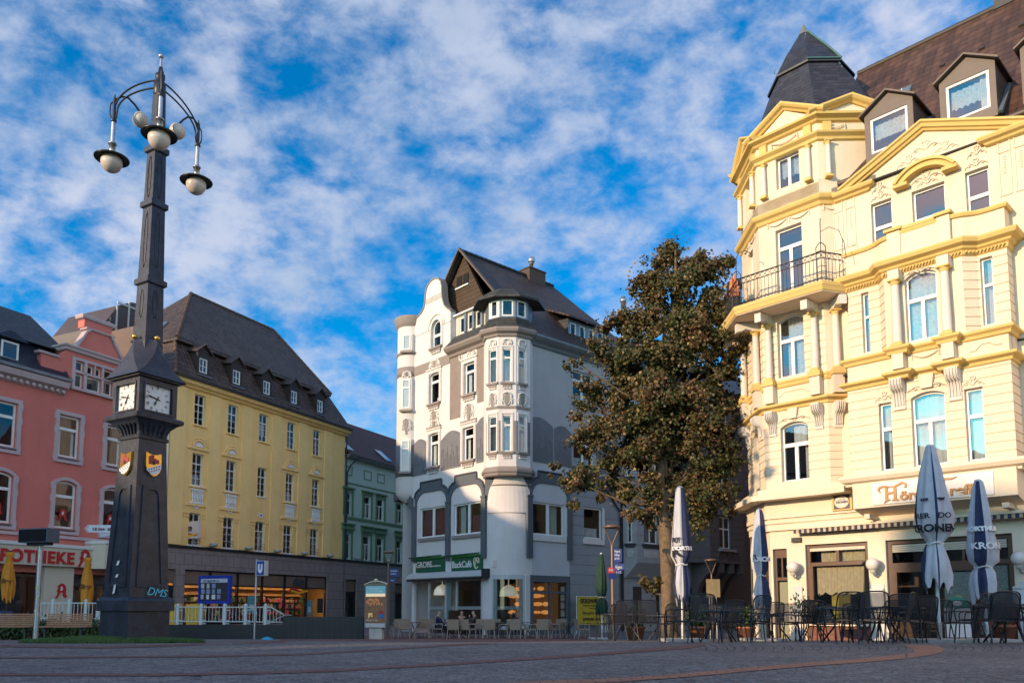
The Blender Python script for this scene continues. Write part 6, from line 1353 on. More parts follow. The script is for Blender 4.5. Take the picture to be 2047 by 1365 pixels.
    for F,ws in ((OB,wB),(OCc,wC)):
        face(F,4.6,7.3,[ws[0]],(4.83,.262,6.8)); face(F,7.3,10.7,[ws[1]],(8.5,.265,10.4)); face(F,10.7,14.0,[ws[2]]); face(F,14.0,16.9,[ws[3]])
    face(OA,4.6,7.3,[],(4.83,.262,6.8)); face(OA,7.3,10.7,[]); face(OA,10.7,14.0,[]); face(OA,14.0,16.9,[]); face(OD,G0,16.9,[(.8,1.5,4.82,6.8),(.8,1.5,8.36,10.4)])
    shell(m,[tv[2],tv[3],tv[4],tv[5],tv[6]],13,16.9); TW=m.build('tower_wall',CRM,T)
    for F,ws in ((OB,wB),(OCc,wC)):
        window(TW,F,-.15,*ws[0][:4],rise=ws[0][4],tz=.62,up=1,lo=2,fw=.06,bar=.08,curt=[('cloth',.3,.85,.66,.95),('cloth',.3,.48,0,.6),('cloth',.78,.95,0,.6)])
        window(TW,F,-.15,*ws[1][:4],rise=ws[1][4],tz=.6,up=1,lo=2,fw=.06,bar=.08,curt=[('lace',.25,.95,.62,1),('lace',.22,.48,0,.6),('lace',.6,.95,0,.6)])
        window(TW,F,-.15,*ws[2][:4],tz=.74,up=1,lo=2,fw=.07,bar=.08)
        window(TW,F,-.15,*ws[3][:4],tz=1,lo=2,fw=.07,bar=.07,curt=[('lace',0,1,.45,1)])
        scroll(F,1.05,6.82,1.1,.26,TW); t=MB(); t.prism(F,[(.93,6.9),(1.17,6.9),(1.22,7.25),(.88,7.25)],0,.1); t.build('keystone',CRR,TW)
        festoon(F,.35,1.05,13.85,TW); festoon(F,1.15,1.85,13.85,TW); festoon(F,.6,1.55,16.68,TW,n=.03)
        t=MB(); t.tube([F.w(.4,.01,7.72),F.w(.6,.01,7.72),F.w(.75,.01,7.85),F.w(1.4,.01,7.85),F.w(1.55,.01,7.72),F.w(1.75,.01,7.72)],.012,4); t.build('stucco_line',CRR,TW)
    festoon(OA,.2,.9,16.68,TW,n=.03); festoon(OA,.1,.7,13.85,TW)
    arc=[W2((-6.8,-4.5)),tv[7],tv[0],tv[1],W2((-2.6,-.12))]; arcT=[tv[5],tv[6],tv[7],tv[0],tv[1],tv[2]]
    m=MB(); m.sweep(arc,led(7.42,.22)); m.sweep(arc,led(8.2,.1)); m.build('tower_cornice',CRY,TW)
    m=MB(); m.sweep(arc,[(0,13.86),(.06,13.9),(.1,14.0),(.2,14.06),(.24,14.14),(.24,14.2),(0,14.24)]); m.build('tower_cornice',CRY,TW)
    m=MB(); m.sweep(arcT,[(0,16.1),(.08,16.14),(.1,16.22),(.22,16.3),(.24,16.36),(0,16.4)]); m.sweep(arcT,[(0,16.74),(.1,16.78),(.14,16.84),(.3,16.9),(.32,16.97),(0,17.0)]); m.build('tower_entablature',CRY,TW)
    # pedestals, columns, corbels, balcony brackets
    for F,ss in ((OB,(.3,1.92)),(OCc,(1.92,.3)),(OA,(.3,))):
        for s in ss:
            t=MB(); t.box(F,s-.17,s+.17,0,.26,7.5,8.13); t.build('pedestal',CRR,TW); t=MB(); t.box(F,s-.21,s+.21,0,.31,8.1,8.26); t.build('pedestal_cap',CRY,TW)
            column(F,s,.14,8.26,10.25,.115,TW); corbel(F,s,0,6.4,7.22,.28,TW)
            t=MB(); t.box(F,s-.13,s+.13,0,.26,10.25,10.55); 
            pr=[(.26,10.25),(.5,10.32),(.62,10.25),(.82,10.2),(.82,10.5),(.26,10.55)]; k=6
            t.add([F.w(s-.11,a,z) for a,z in pr]+[F.w(s+.11,a,z) for a,z in pr],[tuple(range(k)),tuple(range(2*k-1,k-1,-1))]+[(i,i+k,(i+1)%k+k,(i+1)%k) for i in range(k)]); t.build('balcony_bracket',CRW,TW)
            column(F,s,.1,14.78,16.08,.085,TW)
    for F in (OB,OCc,OA):
        for s in (.3,1.92) if F is not OA else (.3,):
            t=MB(); t.box(F,s-.13,s+.13,0,.12,16.38,16.74); t.build('frieze_block',CRY,TW)
    m=MB(); m.sweep(arcT[2:5]+[W2((-2.3,-.7))],[(0,14.24),(0,14.7),(.02,14.76),(0,14.78)]); m.build('blocking_course',CRM,TW)
    # balcony slab
    big=octv((2.68+.98)/math.cos(math.pi/8)); bp=[W2(p) for p in (big[6],big[7],big[0],big[1])]; q=(-2.2,.52); bpt=bp+[W2(q)]
    inner=[W2((-2.2,.0)),tv[1],tv[0],tv[7],tv[6]]
    m=MB(); m.zprism(bpt+inner,10.56,10.84); S_=m.build('balcony_slab',CRM,TW)
    m=MB(); m.sweep(bpt,[(0,10.58),(.03,10.6),(.06,10.72),(.08,10.76),(.08,10.86),(0,10.88)]); m.build('balcony_edge',CRY,S_)
    sm=octv((2.68+.92)/math.cos(math.pi/8)); rp=[W2(p) for p in (sm[6],sm[7],sm[0],sm[1])]+[W2((-2.25,.5))]
    iron_rail(rp,10.9,.95,S_)
    t=MB()
    for c_ in (rp[1],rp[2],rp[3]):   # taller scrolled corner posts
        x,y=c_; 
        for dx in (-.16,0,.16): t.tube([(x+dx*.8,y-dx*.4,10.9),(x+dx*.8,y-dx*.4,12.0+.12*(1-abs(dx)/.16))],.014,5)
        t.tube([(x-.13,y+.06,12.0),(x-.07,y+.03,12.1),(x,y,12.16),(x+.07,y-.03,12.1),(x+.13,y-.06,12.0)],.016,5)
        for zz in (11.1,11.35,11.6,11.85): t.tube([(x-.13,y+.06,zz),(x,y,zz+.05),(x+.13,y-.06,zz)],.011,4)
    x,y=rp[3]; t.tube([(x,y,12.1),(x+.01,y,12.75),(x+.02,y,12.95)],.016,5); t.tube([(x,y,12.5),(x+.25,y-.1,12.62),(x+.5,y-.22,12.45),(x+.62,y-.3,12.0),(x+.66,y-.32,11.5)],.01,4)
    x,y=rp[2]; t.tube([(x,y,12.1),(x,y,12.6),(x+.1,y-.02,12.8),(x+.3,y-.08,12.85),(x+.48,y-.14,12.72),(x+.5,y-.15,12.6)],.014,5)
    t.build('railing_finials',BLACK,S_)
    # pediments over the faces and spire
    for F in (OB,OCc,OA,OD):
        m=MB(); ap_=17.42 if F is OA else 17.7; m.prism(F,[(.02,17.0),(osd-.02,17.0),(osd/2,ap_)],-.7,.02); g_=m.build('pediment',CRM,TW)
        m=MB(); m.sweep3([F.w(-.28,.02,16.9),F.w(osd/2,.02,ap_+.01),F.w(osd+.28,.02,16.9)],F.n+(0,),True,[(-.75,0),(.06,0),(.1,.05),(.2,.08),(.26,.14),(.26,.2),(-.75,.2)]); m.build('pediment_moulding',CRY,g_)
    def ring(r,z): k=min(1,max(0,(z-17)/5)); return [W2((p[0]-.45*k,p[1]))+(z,) for p in octv(r/math.cos(math.pi/8))]
    m=MB(); A=ring(2.62,16.97); Bq=ring(2.3,17.8); C1=ring(1.3,20.1)
    for X,Y in ((A,Bq),(Bq,C1)):
        for i in range(8): m.poly(X[i],X[(i+1)%8],Y[(i+1)%8],Y[i])
    m.build('spire_skirt',SPS,TW)
    m=MB(); A=ring(1.42,20.02); A2=ring(1.42,20.1); Bq=ring(.92,21.0); C1=ring(.16,22.2); D1=ring(.02,22.6)
    for X,Y in ((ring(1.2,20.05),A),(A,A2),(A2,Bq),(Bq,C1)):
        for i in range(8): m.poly(X[i],X[(i+1)%8],Y[(i+1)%8],Y[i])
    m.build('spire_cap',SPS,TW)
    m=MB(); A=ring(.2,22.15)
    for X,Y in ((A,D1),):
        for i in range(8): m.poly(X[i],X[(i+1)%8],Y[(i+1)%8],Y[i])
    m.build('spire_tip',mat('weathered_lead',(.22,.21,.20),.5,metal=.4),TW)
    m=MB(); gr=mat('green_copper',(.06,.16,.15),.6); A2=ring(1.45,20.12); Bq=ring(.94,21.02); C1=ring(.18,22.22); S0=ring(1.3,20.05); S1=ring(2.0,18.0)
    m.tube([A2[2],Bq[2],C1[2]],.035,5); m.tube([S1[2],S0[2]],.04,5); m.tube([A2[1],A2[2]],.03,5); m.build('copper_hip',gr,TW)
    m=MB()
    for (rr,z,i) in ((1.1,20.9,7),(1.0,21.2,1),(1.35,19.6,2)):
        p=ring(rr,z)[i]; m.tube([p,(p[0]-.02,p[1]-.1,p[2]+.02),(p[0]-.02,p[1]-.14,p[2]+.14)],.012,4)
    m.build('roof_hooks',STEEL,TW)
    # --------------- ground floor
    # canopy ledge of the tower
    o1=octv((2.68+.62)/math.cos(math.pi/8)); lp=[W2(p) for p in (o1[6],o1[7],o1[0],o1[1])]+[W2((-2.3,1.0))]
    o0=octv((2.68+.34)/math.cos(math.pi/8)); lp0=[W2(p) for p in (o0[6],o0[7],o0[0],o0[1])]+[W2((-2.3,.7))]
    m=MB(); m.zprism(lp+[W2((-2.3,-.1)),tv[1],tv[0],tv[7],tv[6]],4.18,4.36); m.zprism(lp0+[W2((-2.3,-.1)),tv[1],tv[0],tv[7],tv[6]],4.361,4.56); m.build('tower_ledge',CRM,T)
    m=MB(); m.sweep([W2((bl-.1,0)),W2((bl-.1,ex+.25)),W2((br+.15,ex+.25)),W2((br+.15,0))],[(-.4,4.36),(0,4.38),(.08,4.42),(.14,4.52),(.1,4.6),(-.5,4.66)]); m.build('bay_ledge',CRM,T)
    m=MB(); m.zprism([W2((bl-.1,-.1)),W2((bl-.1,ex+.2)),W2((br+.15,ex+.2)),W2((br+.15,-.1))],4.3,4.6); m.build('bay_floor',CRM,T)
    # recessed ground wall: tower faces then straight front
    ng=.12
    gA=octv((2.68-.06)/math.cos(math.pi/8)); gC=fr2(W2(gA[7]),W2(gA[0])); gB0=W2(gA[0]); 
    GF=Fr(*R.w(0,gA[0][1],0)[:2],*R.d); s0=gA[0][0]
    m=MB(); Lc=math.dist(W2(gA[7]),W2(gA[0])); wall(m,gC,0,Lc,G0,4.2,[(Lc-1.5,Lc-.25,-.4,2.55)],depth=.3)
    wall(m,GF,s0,8.9,G0,4.2,[(s0+.08,-4.62,-.4,2.6,0,.35),(-3.98,-1.97,.15,2.68,0,.2),(-1.44,1.91,-.4,2.67,0,.25),(2.6,4.6,.2,2.67),(5.2,7.5,.2,2.67)],depth=.3); GW=m.build('ground_floor_wall',CRM,T)
    # horizontal bands
    o2=octv((2.68+.1)/math.cos(math.pi/8)); bnd=[W2(p) for p in (o2[6],o2[7],o2[0])]+[R.w(8.8,o2[0][1],0)[:2]]
    m=MB(); m.sweep(bnd,[(-.2,3.62),(0,3.6),(0,4.17),(-.2,4.17)]); m.build('fascia_band',CRM,GW)
    o2=octv((2.68+.03)/math.cos(math.pi/8)); bnd=[W2(p) for p in (o2[6],o2[7],o2[0])]+[R.w(8.8,o2[0][1],0)[:2]]
    m=MB(); m.sweep(bnd,[(-.15,3.22),(0,3.2),(0,3.4),(.05,3.44),(.05,3.52),(.0,3.56),(0,3.6),(-.15,3.6)]); m.build('lower_band',CRM,GW)
    # sign box of the pub
    n2=1.12
    m=MB(); m.hexa([R.w(-2.0,n2-.02,3.6),R.w(2.32,n2-.02,3.6),R.w(2.32,.3,3.42),R.w(-2.0,.3,3.42),R.w(-2.0,n2-.02,4.36),R.w(2.32,n2-.02,4.36),R.w(2.32,.3,4.36),R.w(-2.0,.3,4.36)]); sb=m.build('sign_box',CRM,T)
    m=MB(); m.box(R,-1.42,1.78,n2-.018,n2+.02,3.66,4.3); m.build('sign_panel',mat('sign_offwhite',(.62,.60,.57),.4),sb)
    GO=mat('gold_brown_letter',(.36,.15,.03),.4)
    def PZ(pts,d=.035,mm=None,nm='lettering'): 
        t=MB(); 
        for P in pts: t.prism(R,P,n2+.02,n2+.02+d)
        return t.build(nm,mm or GO,sb)
    # blackletter style capitals H and T drawn as outlines, the rest as type
    def stroke(P,w0):
        L1=[];R1=[]
        for i,(x,y,w) in enumerate(P):
            a=P[max(0,i-1)]; b=P[min(len(P)-1,i+1)]; dx,dy=b[0]-a[0],b[1]-a[1]; l=math.hypot(dx,dy) or 1; L1.append((x-dy/l*w*w0,y+dx/l*w*w0)); R1.append((x+dy/l*w*w0,y-dx/l*w*w0))
        return L1+R1[::-1]
    hx=-1.22; hz=3.74
    PZ([stroke([(hx+.06,hz+.27,.5),(hx+.0,hz+.33,1.),(hx+.03,hz+.41,1.1),(hx+.12,hz+.44,.9),(hx+.28,hz+.42,.9),(hx+.34,hz+.40,.6)],.03),[(hx+.15,hz-.06),(hx+.34,hz+.04),(hx+.27,hz+.06),(hx+.27,hz+.42),(hx+.19,hz+.42),(hx+.19,hz+.04)],[(hx+.27,hz+.19),(hx+.44,hz+.21),(hx+.44,hz+.27),(hx+.27,hz+.25)],[(hx+.36,hz-.0),(hx+.58,hz-.02),(hx+.56,hz+.03),(hx+.51,hz+.05),(hx+.51,hz+.38),(hx+.43,hz+.38),(hx+.43,hz+.05)],stroke([(hx+.36,hz+.42,.5),(hx+.46,hz+.4,.9),(hx+.56,hz+.45,1.),(hx+.68,hz+.5,1.1),(hx+.77,hz+.45,1.1),(hx+.78,hz+.38,.9),(hx+.73,hz+.35,.6)],.03)])
    lettering('örder',R,hx+.6,hz+.0,n2+.03,.27,GO,sb,bold=.012,sx=1.12,depth=.035)
    tx=.34; PZ([stroke([(tx-.1,hz+.38,.6),(tx-.05,hz+.47,1.),(tx+.1,hz+.49,.9),(tx+.42,hz+.46,.8),(tx+.56,hz+.5,.3)],.035),[(tx+.08,hz-.06),(tx+.32,hz+.03),(tx+.25,hz+.07),(tx+.25,hz+.46),(tx+.15,hz+.46),(tx+.15,hz+.03)]])
    lettering('reff',R,tx+.36,hz+.0,n2+.03,.27,GO,sb,bold=.012,sx=1.12,depth=.035)
    m=MB(); 
    for s in (-1.75,1.9): m.prism(BLl if False else R,[(s,3.3),(s+.16,3.3),(s+.16,3.44),(s,3.44)],.3,.95)
    m.split('sign_bracket',CRM,sb)
    # brewery sign on the tower
    F=Fr(*R.w(0,.45,0)[:2],*R.d); m=MB(); m.box(F,-2.94,-2.3,-.05,.02,3.68,4.2); bs=m.build('brewery_sign',mat('sign_gold_edge',(.55,.38,.13),.5),T)
    m=MB(); m.box(F,-2.87,-2.37,.02,.03,3.72,4.15); m.build('sign_field',mat('sign_navy',(.02,.02,.06),.4),bs)
    m=MB(); m.prism(F,[(-2.62+.23*math.cos(a*math.pi/10),3.935+.19*math.sin(a*math.pi/10)) for a in range(20)],.03,.036); m.build('sign_ring',mat('ring_yellow',(.7,.5,.15),.4),bs)
    m=MB(); m.prism(F,[(-2.62+.215*math.cos(a*math.pi/10),3.935+.172*math.sin(a*math.pi/10)) for a in range(20)],.036,.04); m.build('sign_oval',mat('oval_silver',(.55,.52,.5),.4),bs)
    lettering('KRONEN',F,-2.79,3.9,.045,.07,mat('ink',(0,0,0)),bs,bold=.004,sx=.95,depth=.006); lettering('DORTMUNDER',F,-2.73,4.0,.045,.025,mat('ink',(0,0,0)),bs,depth=.004)
    # awning cassette with striped valance
    F=Fr(*R.w(0,.3,0)[:2],*R.d); m=MB(); m.box(F,-4.22,8.5,.0,.3,3.17,3.24); aw=m.build('awning_cassette',CRM,T)
    V=mat('valance_navy',(.03,.045,.09),.8); V2=mat('valance_sand',(.50,.36,.22),.8); m1=MB(); m2=MB(); s=-4.2; k=0
    while s<8.4:
        mm=(m1,m2)[k%2]; mm.add([F.w(s,.26,3.165),F.w(s+.09,.27,3.165),F.w(s+.09,.27,3.04+.01*math.sin(k)),F.w(s,.26,3.04)],[(0,1,2,3)]); 
        s+=.09; k+=1
    m1.build('valance_dark_stripes',V,aw); m2.build('valance_light_stripes',V2,aw)
    m=MB(); m.tube([F.w(-4.15,.1,3.1),F.w(8.4,.1,3.1)],.04,6); m.tube([F.w(-3.6,.16,3.02),F.w(-1.6,.16,3.02)],.018,5); m.build('awning_roller',BLACK,aw)
    m=MB(); m.box(GF,-3.98-.42,-3.98-.1,.0,.1,2.78,2.93); m.build('halogen_lamp',BLACK,T)
    # joinery
    n_=-.12
    m=MB()
    for a,b,c_,d in ((-3.98,-3.86,.15,2.68),(-2.09,-1.97,.15,2.68),(-3.86,-2.09,2.56,2.68),(-3.86,-2.09,1.98,2.1),(-3.02,-2.92,2.1,2.56),(-3.86,-2.09,.15,.3),(-3.86,-3.8,.3,1.98),(-2.15,-2.09,.3,1.98)): m.box(GF,a,b,n_-.08,n_+ (.02 if b-a<.2 else .0),c_,d)
    pw_=m.build('pub_window',BRF,GW)
    m=MB(); m.poly(GF.w(-3.86,n_-.03,.3),GF.w(-2.09,n_-.03,.3),GF.w(-2.09,n_-.03,2.56),GF.w(-3.86,n_-.03,2.56)); m.build('pane',GLASS,pw_)
    YC=mat('warm_net_curtain',(.45,.36,.22),.9,var=(8,.2)); GC=mat('olive_gold_curtain',(.30,.24,.03),.8,var=(3,.3))
    for (mm,a,b,z0_,z1_,sc,q) in ((YC,-3.75,-2.12,1.15,1.95,.16,-.2),(YC,-3.6,-2.2,2.12,2.54,0,-.2),(GC,-3.35,-2.75,.2,1.3,0,-.3)):
        t=MB(); k=int((b-a)/.025); P=[(a+(b-a)*i/k) for i in range(k+1)]
        vs=[GF.w(s,n_+q+.02*math.sin(s*60),z0_+(abs(math.sin(s*9))*-.1 if sc else 0)) for s in P]+[GF.w(s,n_+q+.02*math.sin(s*60),z1_) for s in P]
        t.add(vs,[(i,i+1,i+k+2,i+k+1) for i in range(k)],True); t.build('curtain',mm,pw_)
    m=MB(); m.box(GF,-3.86,-2.09,n_,n_+.04,2.46,2.555); m.build('roller_shutter',mat('shutter_cream',(.55,.47,.36),.5),pw_)
    m=MB()
    for i in range(9):
        s=-3.8+.19*i; x,y,z=GF.w(s,n_+.12,.18); 
        m.sphere((x,y,.26),.08,6,1,4)
    m.build('window_box_flowers',mat('leafy_green_dark',(.04,.07,.02),.7,var=(20,.5)),pw_)
    m=MB()
    for a,b,c_,d in ((-1.44,-1.3,-.4,2.67),(1.77,1.91,-.4,2.67),(-1.3,1.77,2.55,2.67),(-1.3,1.77,1.86,1.98),(-.0,.06,1.98,2.3),(.62,.68,1.98,2.3),(.95,1.05,1.98,2.55),(-.15,-.05,-.4,1.86),(-1.3,-1.2,-.4,1.86),(.85,.98,-.4,1.86),(-1.2,.9,1.7,1.86)): m.box(GF,a,b,n_-.08,n_,c_,d)
    pd=m.build('pub_door_frame',BRF,GW)
    m=MB(); m.poly(GF.w(-1.3,n_-.03,-.4),GF.w(1.77,n_-.03,-.4),GF.w(1.77,n_-.03,2.55),GF.w(-1.3,n_-.03,2.55)); m.build('pane',GLASS,pd)
    m=MB()
    for k in range(4): m.box(GF,-1.28,1.75,n_,n_+.03,2.3+.058*k,2.3+.058*k+.045)
    m.build('roller_shutter',MATS['shutter_cream'],pd)
    BG=mat('bottle_glass',(.14,.17,.14),.2,bump=(40,1.),var=(30,.6)); m=MB(); m.box(GF,.98,1.72,n_-.02,n_-.005,-.1,1.8); m.box(GF,.1,.8,n_-.02,n_-.005,.1,1.65); m.build('bottle_glass_panel',BG,pd)
    m=MB(); m.prism(GF,[(.45+.15*math.cos(a*math.pi/8),.85+.15*math.sin(a*math.pi/8)) for a in range(9)],n_-.005,n_+.01); m.build('gold_emblem',mat('gold',(.55,.28,.05),.4,metal=.4),pd)
    m=MB(); m.box(GF,s0+.1,-4.62,-.2,-.12,2.3,2.6); m.box(GF,s0+.1,s0+.16,-.2,-.12,-.4,2.3); m.box(GF,-4.69,-4.62,-.2,-.12,-.4,2.3); m.box(GF,s0+.16,-4.69,-.2,-.12,1.55,1.65); m.box(GF,s0+.32,s0+.37,-.2,-.12,1.65,2.3); cd=m.build('corner_door',BRF,GW)
    m=MB(); m.poly(GF.w(s0+.16,-.16,-.4),GF.w(-4.69,-.16,-.4),GF.w(-4.69,-.16,2.3),GF.w(s0+.16,-.16,2.3)); m.build('pane',GLASS,cd)
    m=MB(); m.box(GF,s0+.18,-4.7,-.26,-.22,-.4,1.5); m.build('cream_blind',mat('blind_cream',(.45,.40,.26),.8),cd)
    m=MB(); m.box(gC,Lc-1.5,Lc-.25,-.28,-.22,-.4,2.55); m.build('side_door',BRF,GW)
    # paler pier facing and brick plinth
    m=MB(); m.box(GF,-4.42,-4.12,.0,.03,-.4,1.35); m.box(GF,-1.9,-1.52,0,.03,-.4,1.35); m.box(GF,2.0,2.5,0,.03,-.4,1.35); m.build('pier_facing',mat('pale_pier',(.55,.53,.50),.6,var=(2,.1)),GW)
    m=MB(); m.box(GF,-3.98,-1.97,-.19,.03,G0,.14); m.build('brick_plinth',brick_mat('plinth_brick',(.16,.045,.03),(.22,.07,.045),(.10,.08,.07),.24,.08),GW)
    m=MB(); m.box(GF,-3.98,-1.97,0.03,.2,.08,.15); m.build('window_ledge',CRM,GW)
    # menu boxes
    for s in (-1.72,2.08):
        m=MB(); m.box(GF,s-.2,s+.2,.03,.12,.68,1.22); q=m.build('menu_case',mat('menu_white',(.55,.55,.52),.4),GW); lettering('Hörder Treff',GF,s-.18,1.13,.122,.05,mat('ink',(0,0,0)),q,depth=.004); m=MB(); m.box(GF,s-.17,s+.17,.12,.125,.72,1.08); m.build('menu_sheet',CURT,q)
    # globe lamps
    for s in (-4.27,-1.72,2.12):
        x,y,z=GF.w(s,.3,1.95); m=MB(); m.tube([GF.w(s,.0,1.62),GF.w(s,.1,1.6),GF.w(s,.24,1.62),GF.w(s,.3,1.74)],.03,6); m.lathe(*GF.w(s,.3,0)[:2],[(.03,1.66),(.09,1.7),(.1,1.78)],10); m.sphere(GF.w(s,.02,1.62),.07,8)
        lo=m.build('wall_lamp',mat('lamp_white_metal',(.5,.48,.44),.4),T); m=MB(); m.sphere((x,y,z),.2,20,1,12); m.build('globe',mat('opal_globe',(.68,.62,.55),.25),lo)
    # pub room
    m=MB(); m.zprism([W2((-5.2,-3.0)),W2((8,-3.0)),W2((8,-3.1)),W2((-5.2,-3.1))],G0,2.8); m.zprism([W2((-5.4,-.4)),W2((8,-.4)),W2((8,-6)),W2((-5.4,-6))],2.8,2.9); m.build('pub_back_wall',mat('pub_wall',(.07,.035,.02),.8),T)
    m=MB()
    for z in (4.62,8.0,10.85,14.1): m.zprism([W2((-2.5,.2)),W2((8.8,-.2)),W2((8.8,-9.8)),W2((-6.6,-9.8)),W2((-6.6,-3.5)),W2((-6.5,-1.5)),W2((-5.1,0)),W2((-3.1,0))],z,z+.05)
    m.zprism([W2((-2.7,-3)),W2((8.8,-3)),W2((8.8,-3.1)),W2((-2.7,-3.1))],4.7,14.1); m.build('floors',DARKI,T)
    return T
_w=window
def window(*a,**k): k.setdefault('glass',GLSK); return _w(*a,**k)
cream()
window=_w
# ================================================================ CLOCK AND LAMP PILLAR
def vz(v,Y,u=271): return at(u,v,Y)[2]
PX,PY=-7.515,15.9
PIL=mat('pillar_graphite_paint',(.03,.036,.05),.4,metal=.1,var=(5,.45),bump=(18,.2),stain=.3); GOLD=mat('gilding',(.75,.45,.10),.25,metal=.9)
da=Vector((.51,.86)).normalized(); db=Vector((.86,-.51)).normalized()   # right face runs along da, its normal is db
def PF(i):   # i-th face frame of the square pillar: 0 = right face, 1 = left face
    a=[da,Vector((db.x,db.y)),-da,-db][i]; return Fr(PX,PY,a.x,a.y)
def sq(mb,prof):
    """square lathe: prof [(half side,z)]"""
    vs=[]
    for h,z in prof:
        for sx_,sy_ in ((-1,-1),(1,-1),(1,1),(-1,1)): vs.append((PX+da.x*h*sx_+db.x*h*sy_,PY+da.y*h*sx_+db.y*h*sy_,z))
    n=len(prof); return mb.add(vs,[(i*4+j,i*4+(j+1)%4,(i+1)*4+(j+1)%4,(i+1)*4+j) for i in range(n-1) for j in range(4)]+[(3,2,1,0),tuple(range(4*n-4,4*n))])
def pillar():
    T=thing('clock_pillar','dark square cast pillar with two white clock faces, coats of arms and hanging globe lamps','street clock',(PX,PY,0))
    z=lambda v: vz(v,PY)
    zb0=-.05
    m=MB(); sq(m,[(.45,zb0),(.45,z(1221)),(.51,z(1221)+.01),(.51,z(1200)),(.47,z(1195)),(.44,z(1193))]); m.build('base_block',PIL,T)
    zl,zt=z(1193),z(884); h0,h1=.43,.305
    m=MB(); sq(m,[(h0,zl),(h1,zt)]); S=m.build('lower_shaft',PIL,T)
    def fp(i,x,zz,o=0):     # x in metres from the face centre
        h=h0+(h1-h0)*(zz-zl)/(zt-zl); return PF(i).w(x,h+o,zz)
    FACES=(0,1)
    for i in FACES:
        for (wa,wb,za,zb_) in ((.27,.17,z(1170),z(978)),):
            t=MB()
            def strip(p,q,w=.035,o=.03):
                a,b=Vector(p),Vector(q); d=(b-a).normalized(); nn=Vector(PF(i).n+(0,)); sd=d.cross(nn)*w; t.hexa([a-sd-nn*.02,a+sd-nn*.02,a+sd+nn*o,a-sd+nn*o,b-sd-nn*.02,b+sd-nn*.02,b+sd+nn*o,b-sd+nn*o])
            strip(fp(i,-wa,za),fp(i,-wb,zb_)); strip(fp(i,wa,za),fp(i,wb,zb_)); strip(fp(i,-wa-.03,za),fp(i,wa+.03,za),.04); strip(fp(i,-wb-.03,zb_),fp(i,wb+.03,zb_)); strip(fp(i,-wb,zb_-.12),fp(i,-wb+.07,zb_-.03),.02); strip(fp(i,wb,zb_-.12),fp(i,wb-.07,zb_-.03),.02)
            t.build('panel_moulding',PIL,S)
            # coat of arms
            def shp(P,o0,o1,mm,nm,par):
                q=MB(); k=len(P); q.add([fp(i,x,zz,o1) for x,zz in P]+[fp(i,x,zz,o0) for x,zz in P],[tuple(range(k)),tuple(range(2*k-1,k-1,-1))]+[(j,j+k,(j+1)%k+k,(j+1)%k) for j in range(k)]); return q.build(nm,mm,par)
            c=z(932); w=.17; H=.24
            sh=[(-w,c+H),(-w*.5,c+H-.03),(0,c+H-.045),(w*.5,c+H-.03),(w,c+H),(w,c-.04),(w*.8,c-.14),(w*.4,c-.21),(0,c-.235),(-w*.4,c-.21),(-w*.8,c-.14),(-w,c-.04)]
            o=shp(sh,.0,.05,GOLD,'coat_of_arms',S)
            CAS=mat('heraldic_red',(.30,.03,.03),.5)
            shp([(-.11,c+.0),(-.11,c+.16),(-.07,c+.16),(-.07,c+.19),(.0,c+.19),(.0,c+.13),(.05,c+.13),(.05,c+.11),(.11,c+.11),(.11,c+.03)],.05,.06,CAS,'castle',o); shp([(-.04,c+.0),(-.04,c+.06),(-.01,c+.08),(.02,c+.06),(.02,c+.0)],.06,.062,BLACK,'castle_gate',o)
            shp([(-w*.95,c-.1),(w*.95,c+.03),(w*.95,c-.06),(w*.6,c-.16),(0,c-.21),(-w*.5,c-.19),(-w*.9,c-.13)],.05,.062,WHITE,'bend',o)
            q=MB(); 
            for a_ in range(5):
                for b_ in range(2):
                    x=-.11+a_*.055; zz=c-.11+a_*.022-b_*.055; q.add([fp(i,x+dx,zz+dz_,.066) for dx,dz_ in ((-.014,-.016),(.014,-.008),(.014,.016),(-.014,.008))],[(0,1,2,3)])
            q.build('chequers',mat('heraldic_blue',(.02,.03,.10),.5),o)
    # tag scrawled on the shaded face, stickers
    hz=z(1180)
    lettering('DMS',Fr(0,0,1,0),-.1,hz-.08,0,.16,mat('spray_blue',(.08,.5,.68),.5),S,name='graffiti',depth=.004,shear=.3,rot=-.12,curve=lambda s,n,zz: fp(0,s,zz,.035+n))
    for (x,v,w_,h_) in ((.02,1127,.05,.05),(.02,1152,.05,.035),(-.03,1178,.045,.10)):
        q=MB(); c=z(v); q.add([fp(1,x+dx,c+dz_,.034) for dx,dz_ in ((-w_,-h_),(w_*.6,-h_*.7),(w_,h_),(-w_*.4,h_*.8))],[(0,1,2,3)]); q.build('torn_sticker',WHITE,S)
    # capital and clock box
    m=MB(); zc=z(884); sq(m,[(.305,zc),(.335,zc+.01),(.345,zc+.07),(.31,zc+.09),(.32,zc+.16),(.36,zc+.26),(.44,zc+.34),(.47,zc+.36)]); m.build('capital',PIL,T)
    for i in FACES:
        t=MB()
        for k in range(5):
            x=-.22+.11*k; t.tube([PF(i).w(x*.9,.33,zc+.1),PF(i).w(x,.355,zc+.2),PF(i).w(x*1.2,.42,zc+.3)],.022,5)
        t.build('acanthus_ribs',PIL,T)
    z0=zc+.36; zt2=z(768)
    m=MB(); sq(m,[(.47,z0),(.53,z0+.03),(.54,z0+.09),(.5,z0+.13),(.44,z0+.15)]); m.build('clock_cornice',PIL,T)
    z1=z0+.15; z2=zt2
    m=MB(); hb=.43
    for i in range(4):
        F=PF(i); m.box(F,-hb,-.31,hb-.14,hb,z1,z2); m.box(F,.31,hb-.14,hb-.14,hb,z1,z2); m.box(F,-.31,.31,hb-.14,hb,z1,z1+.06); m.box(F,-.31,.31,hb-.14,hb,z2-.1,z2); 
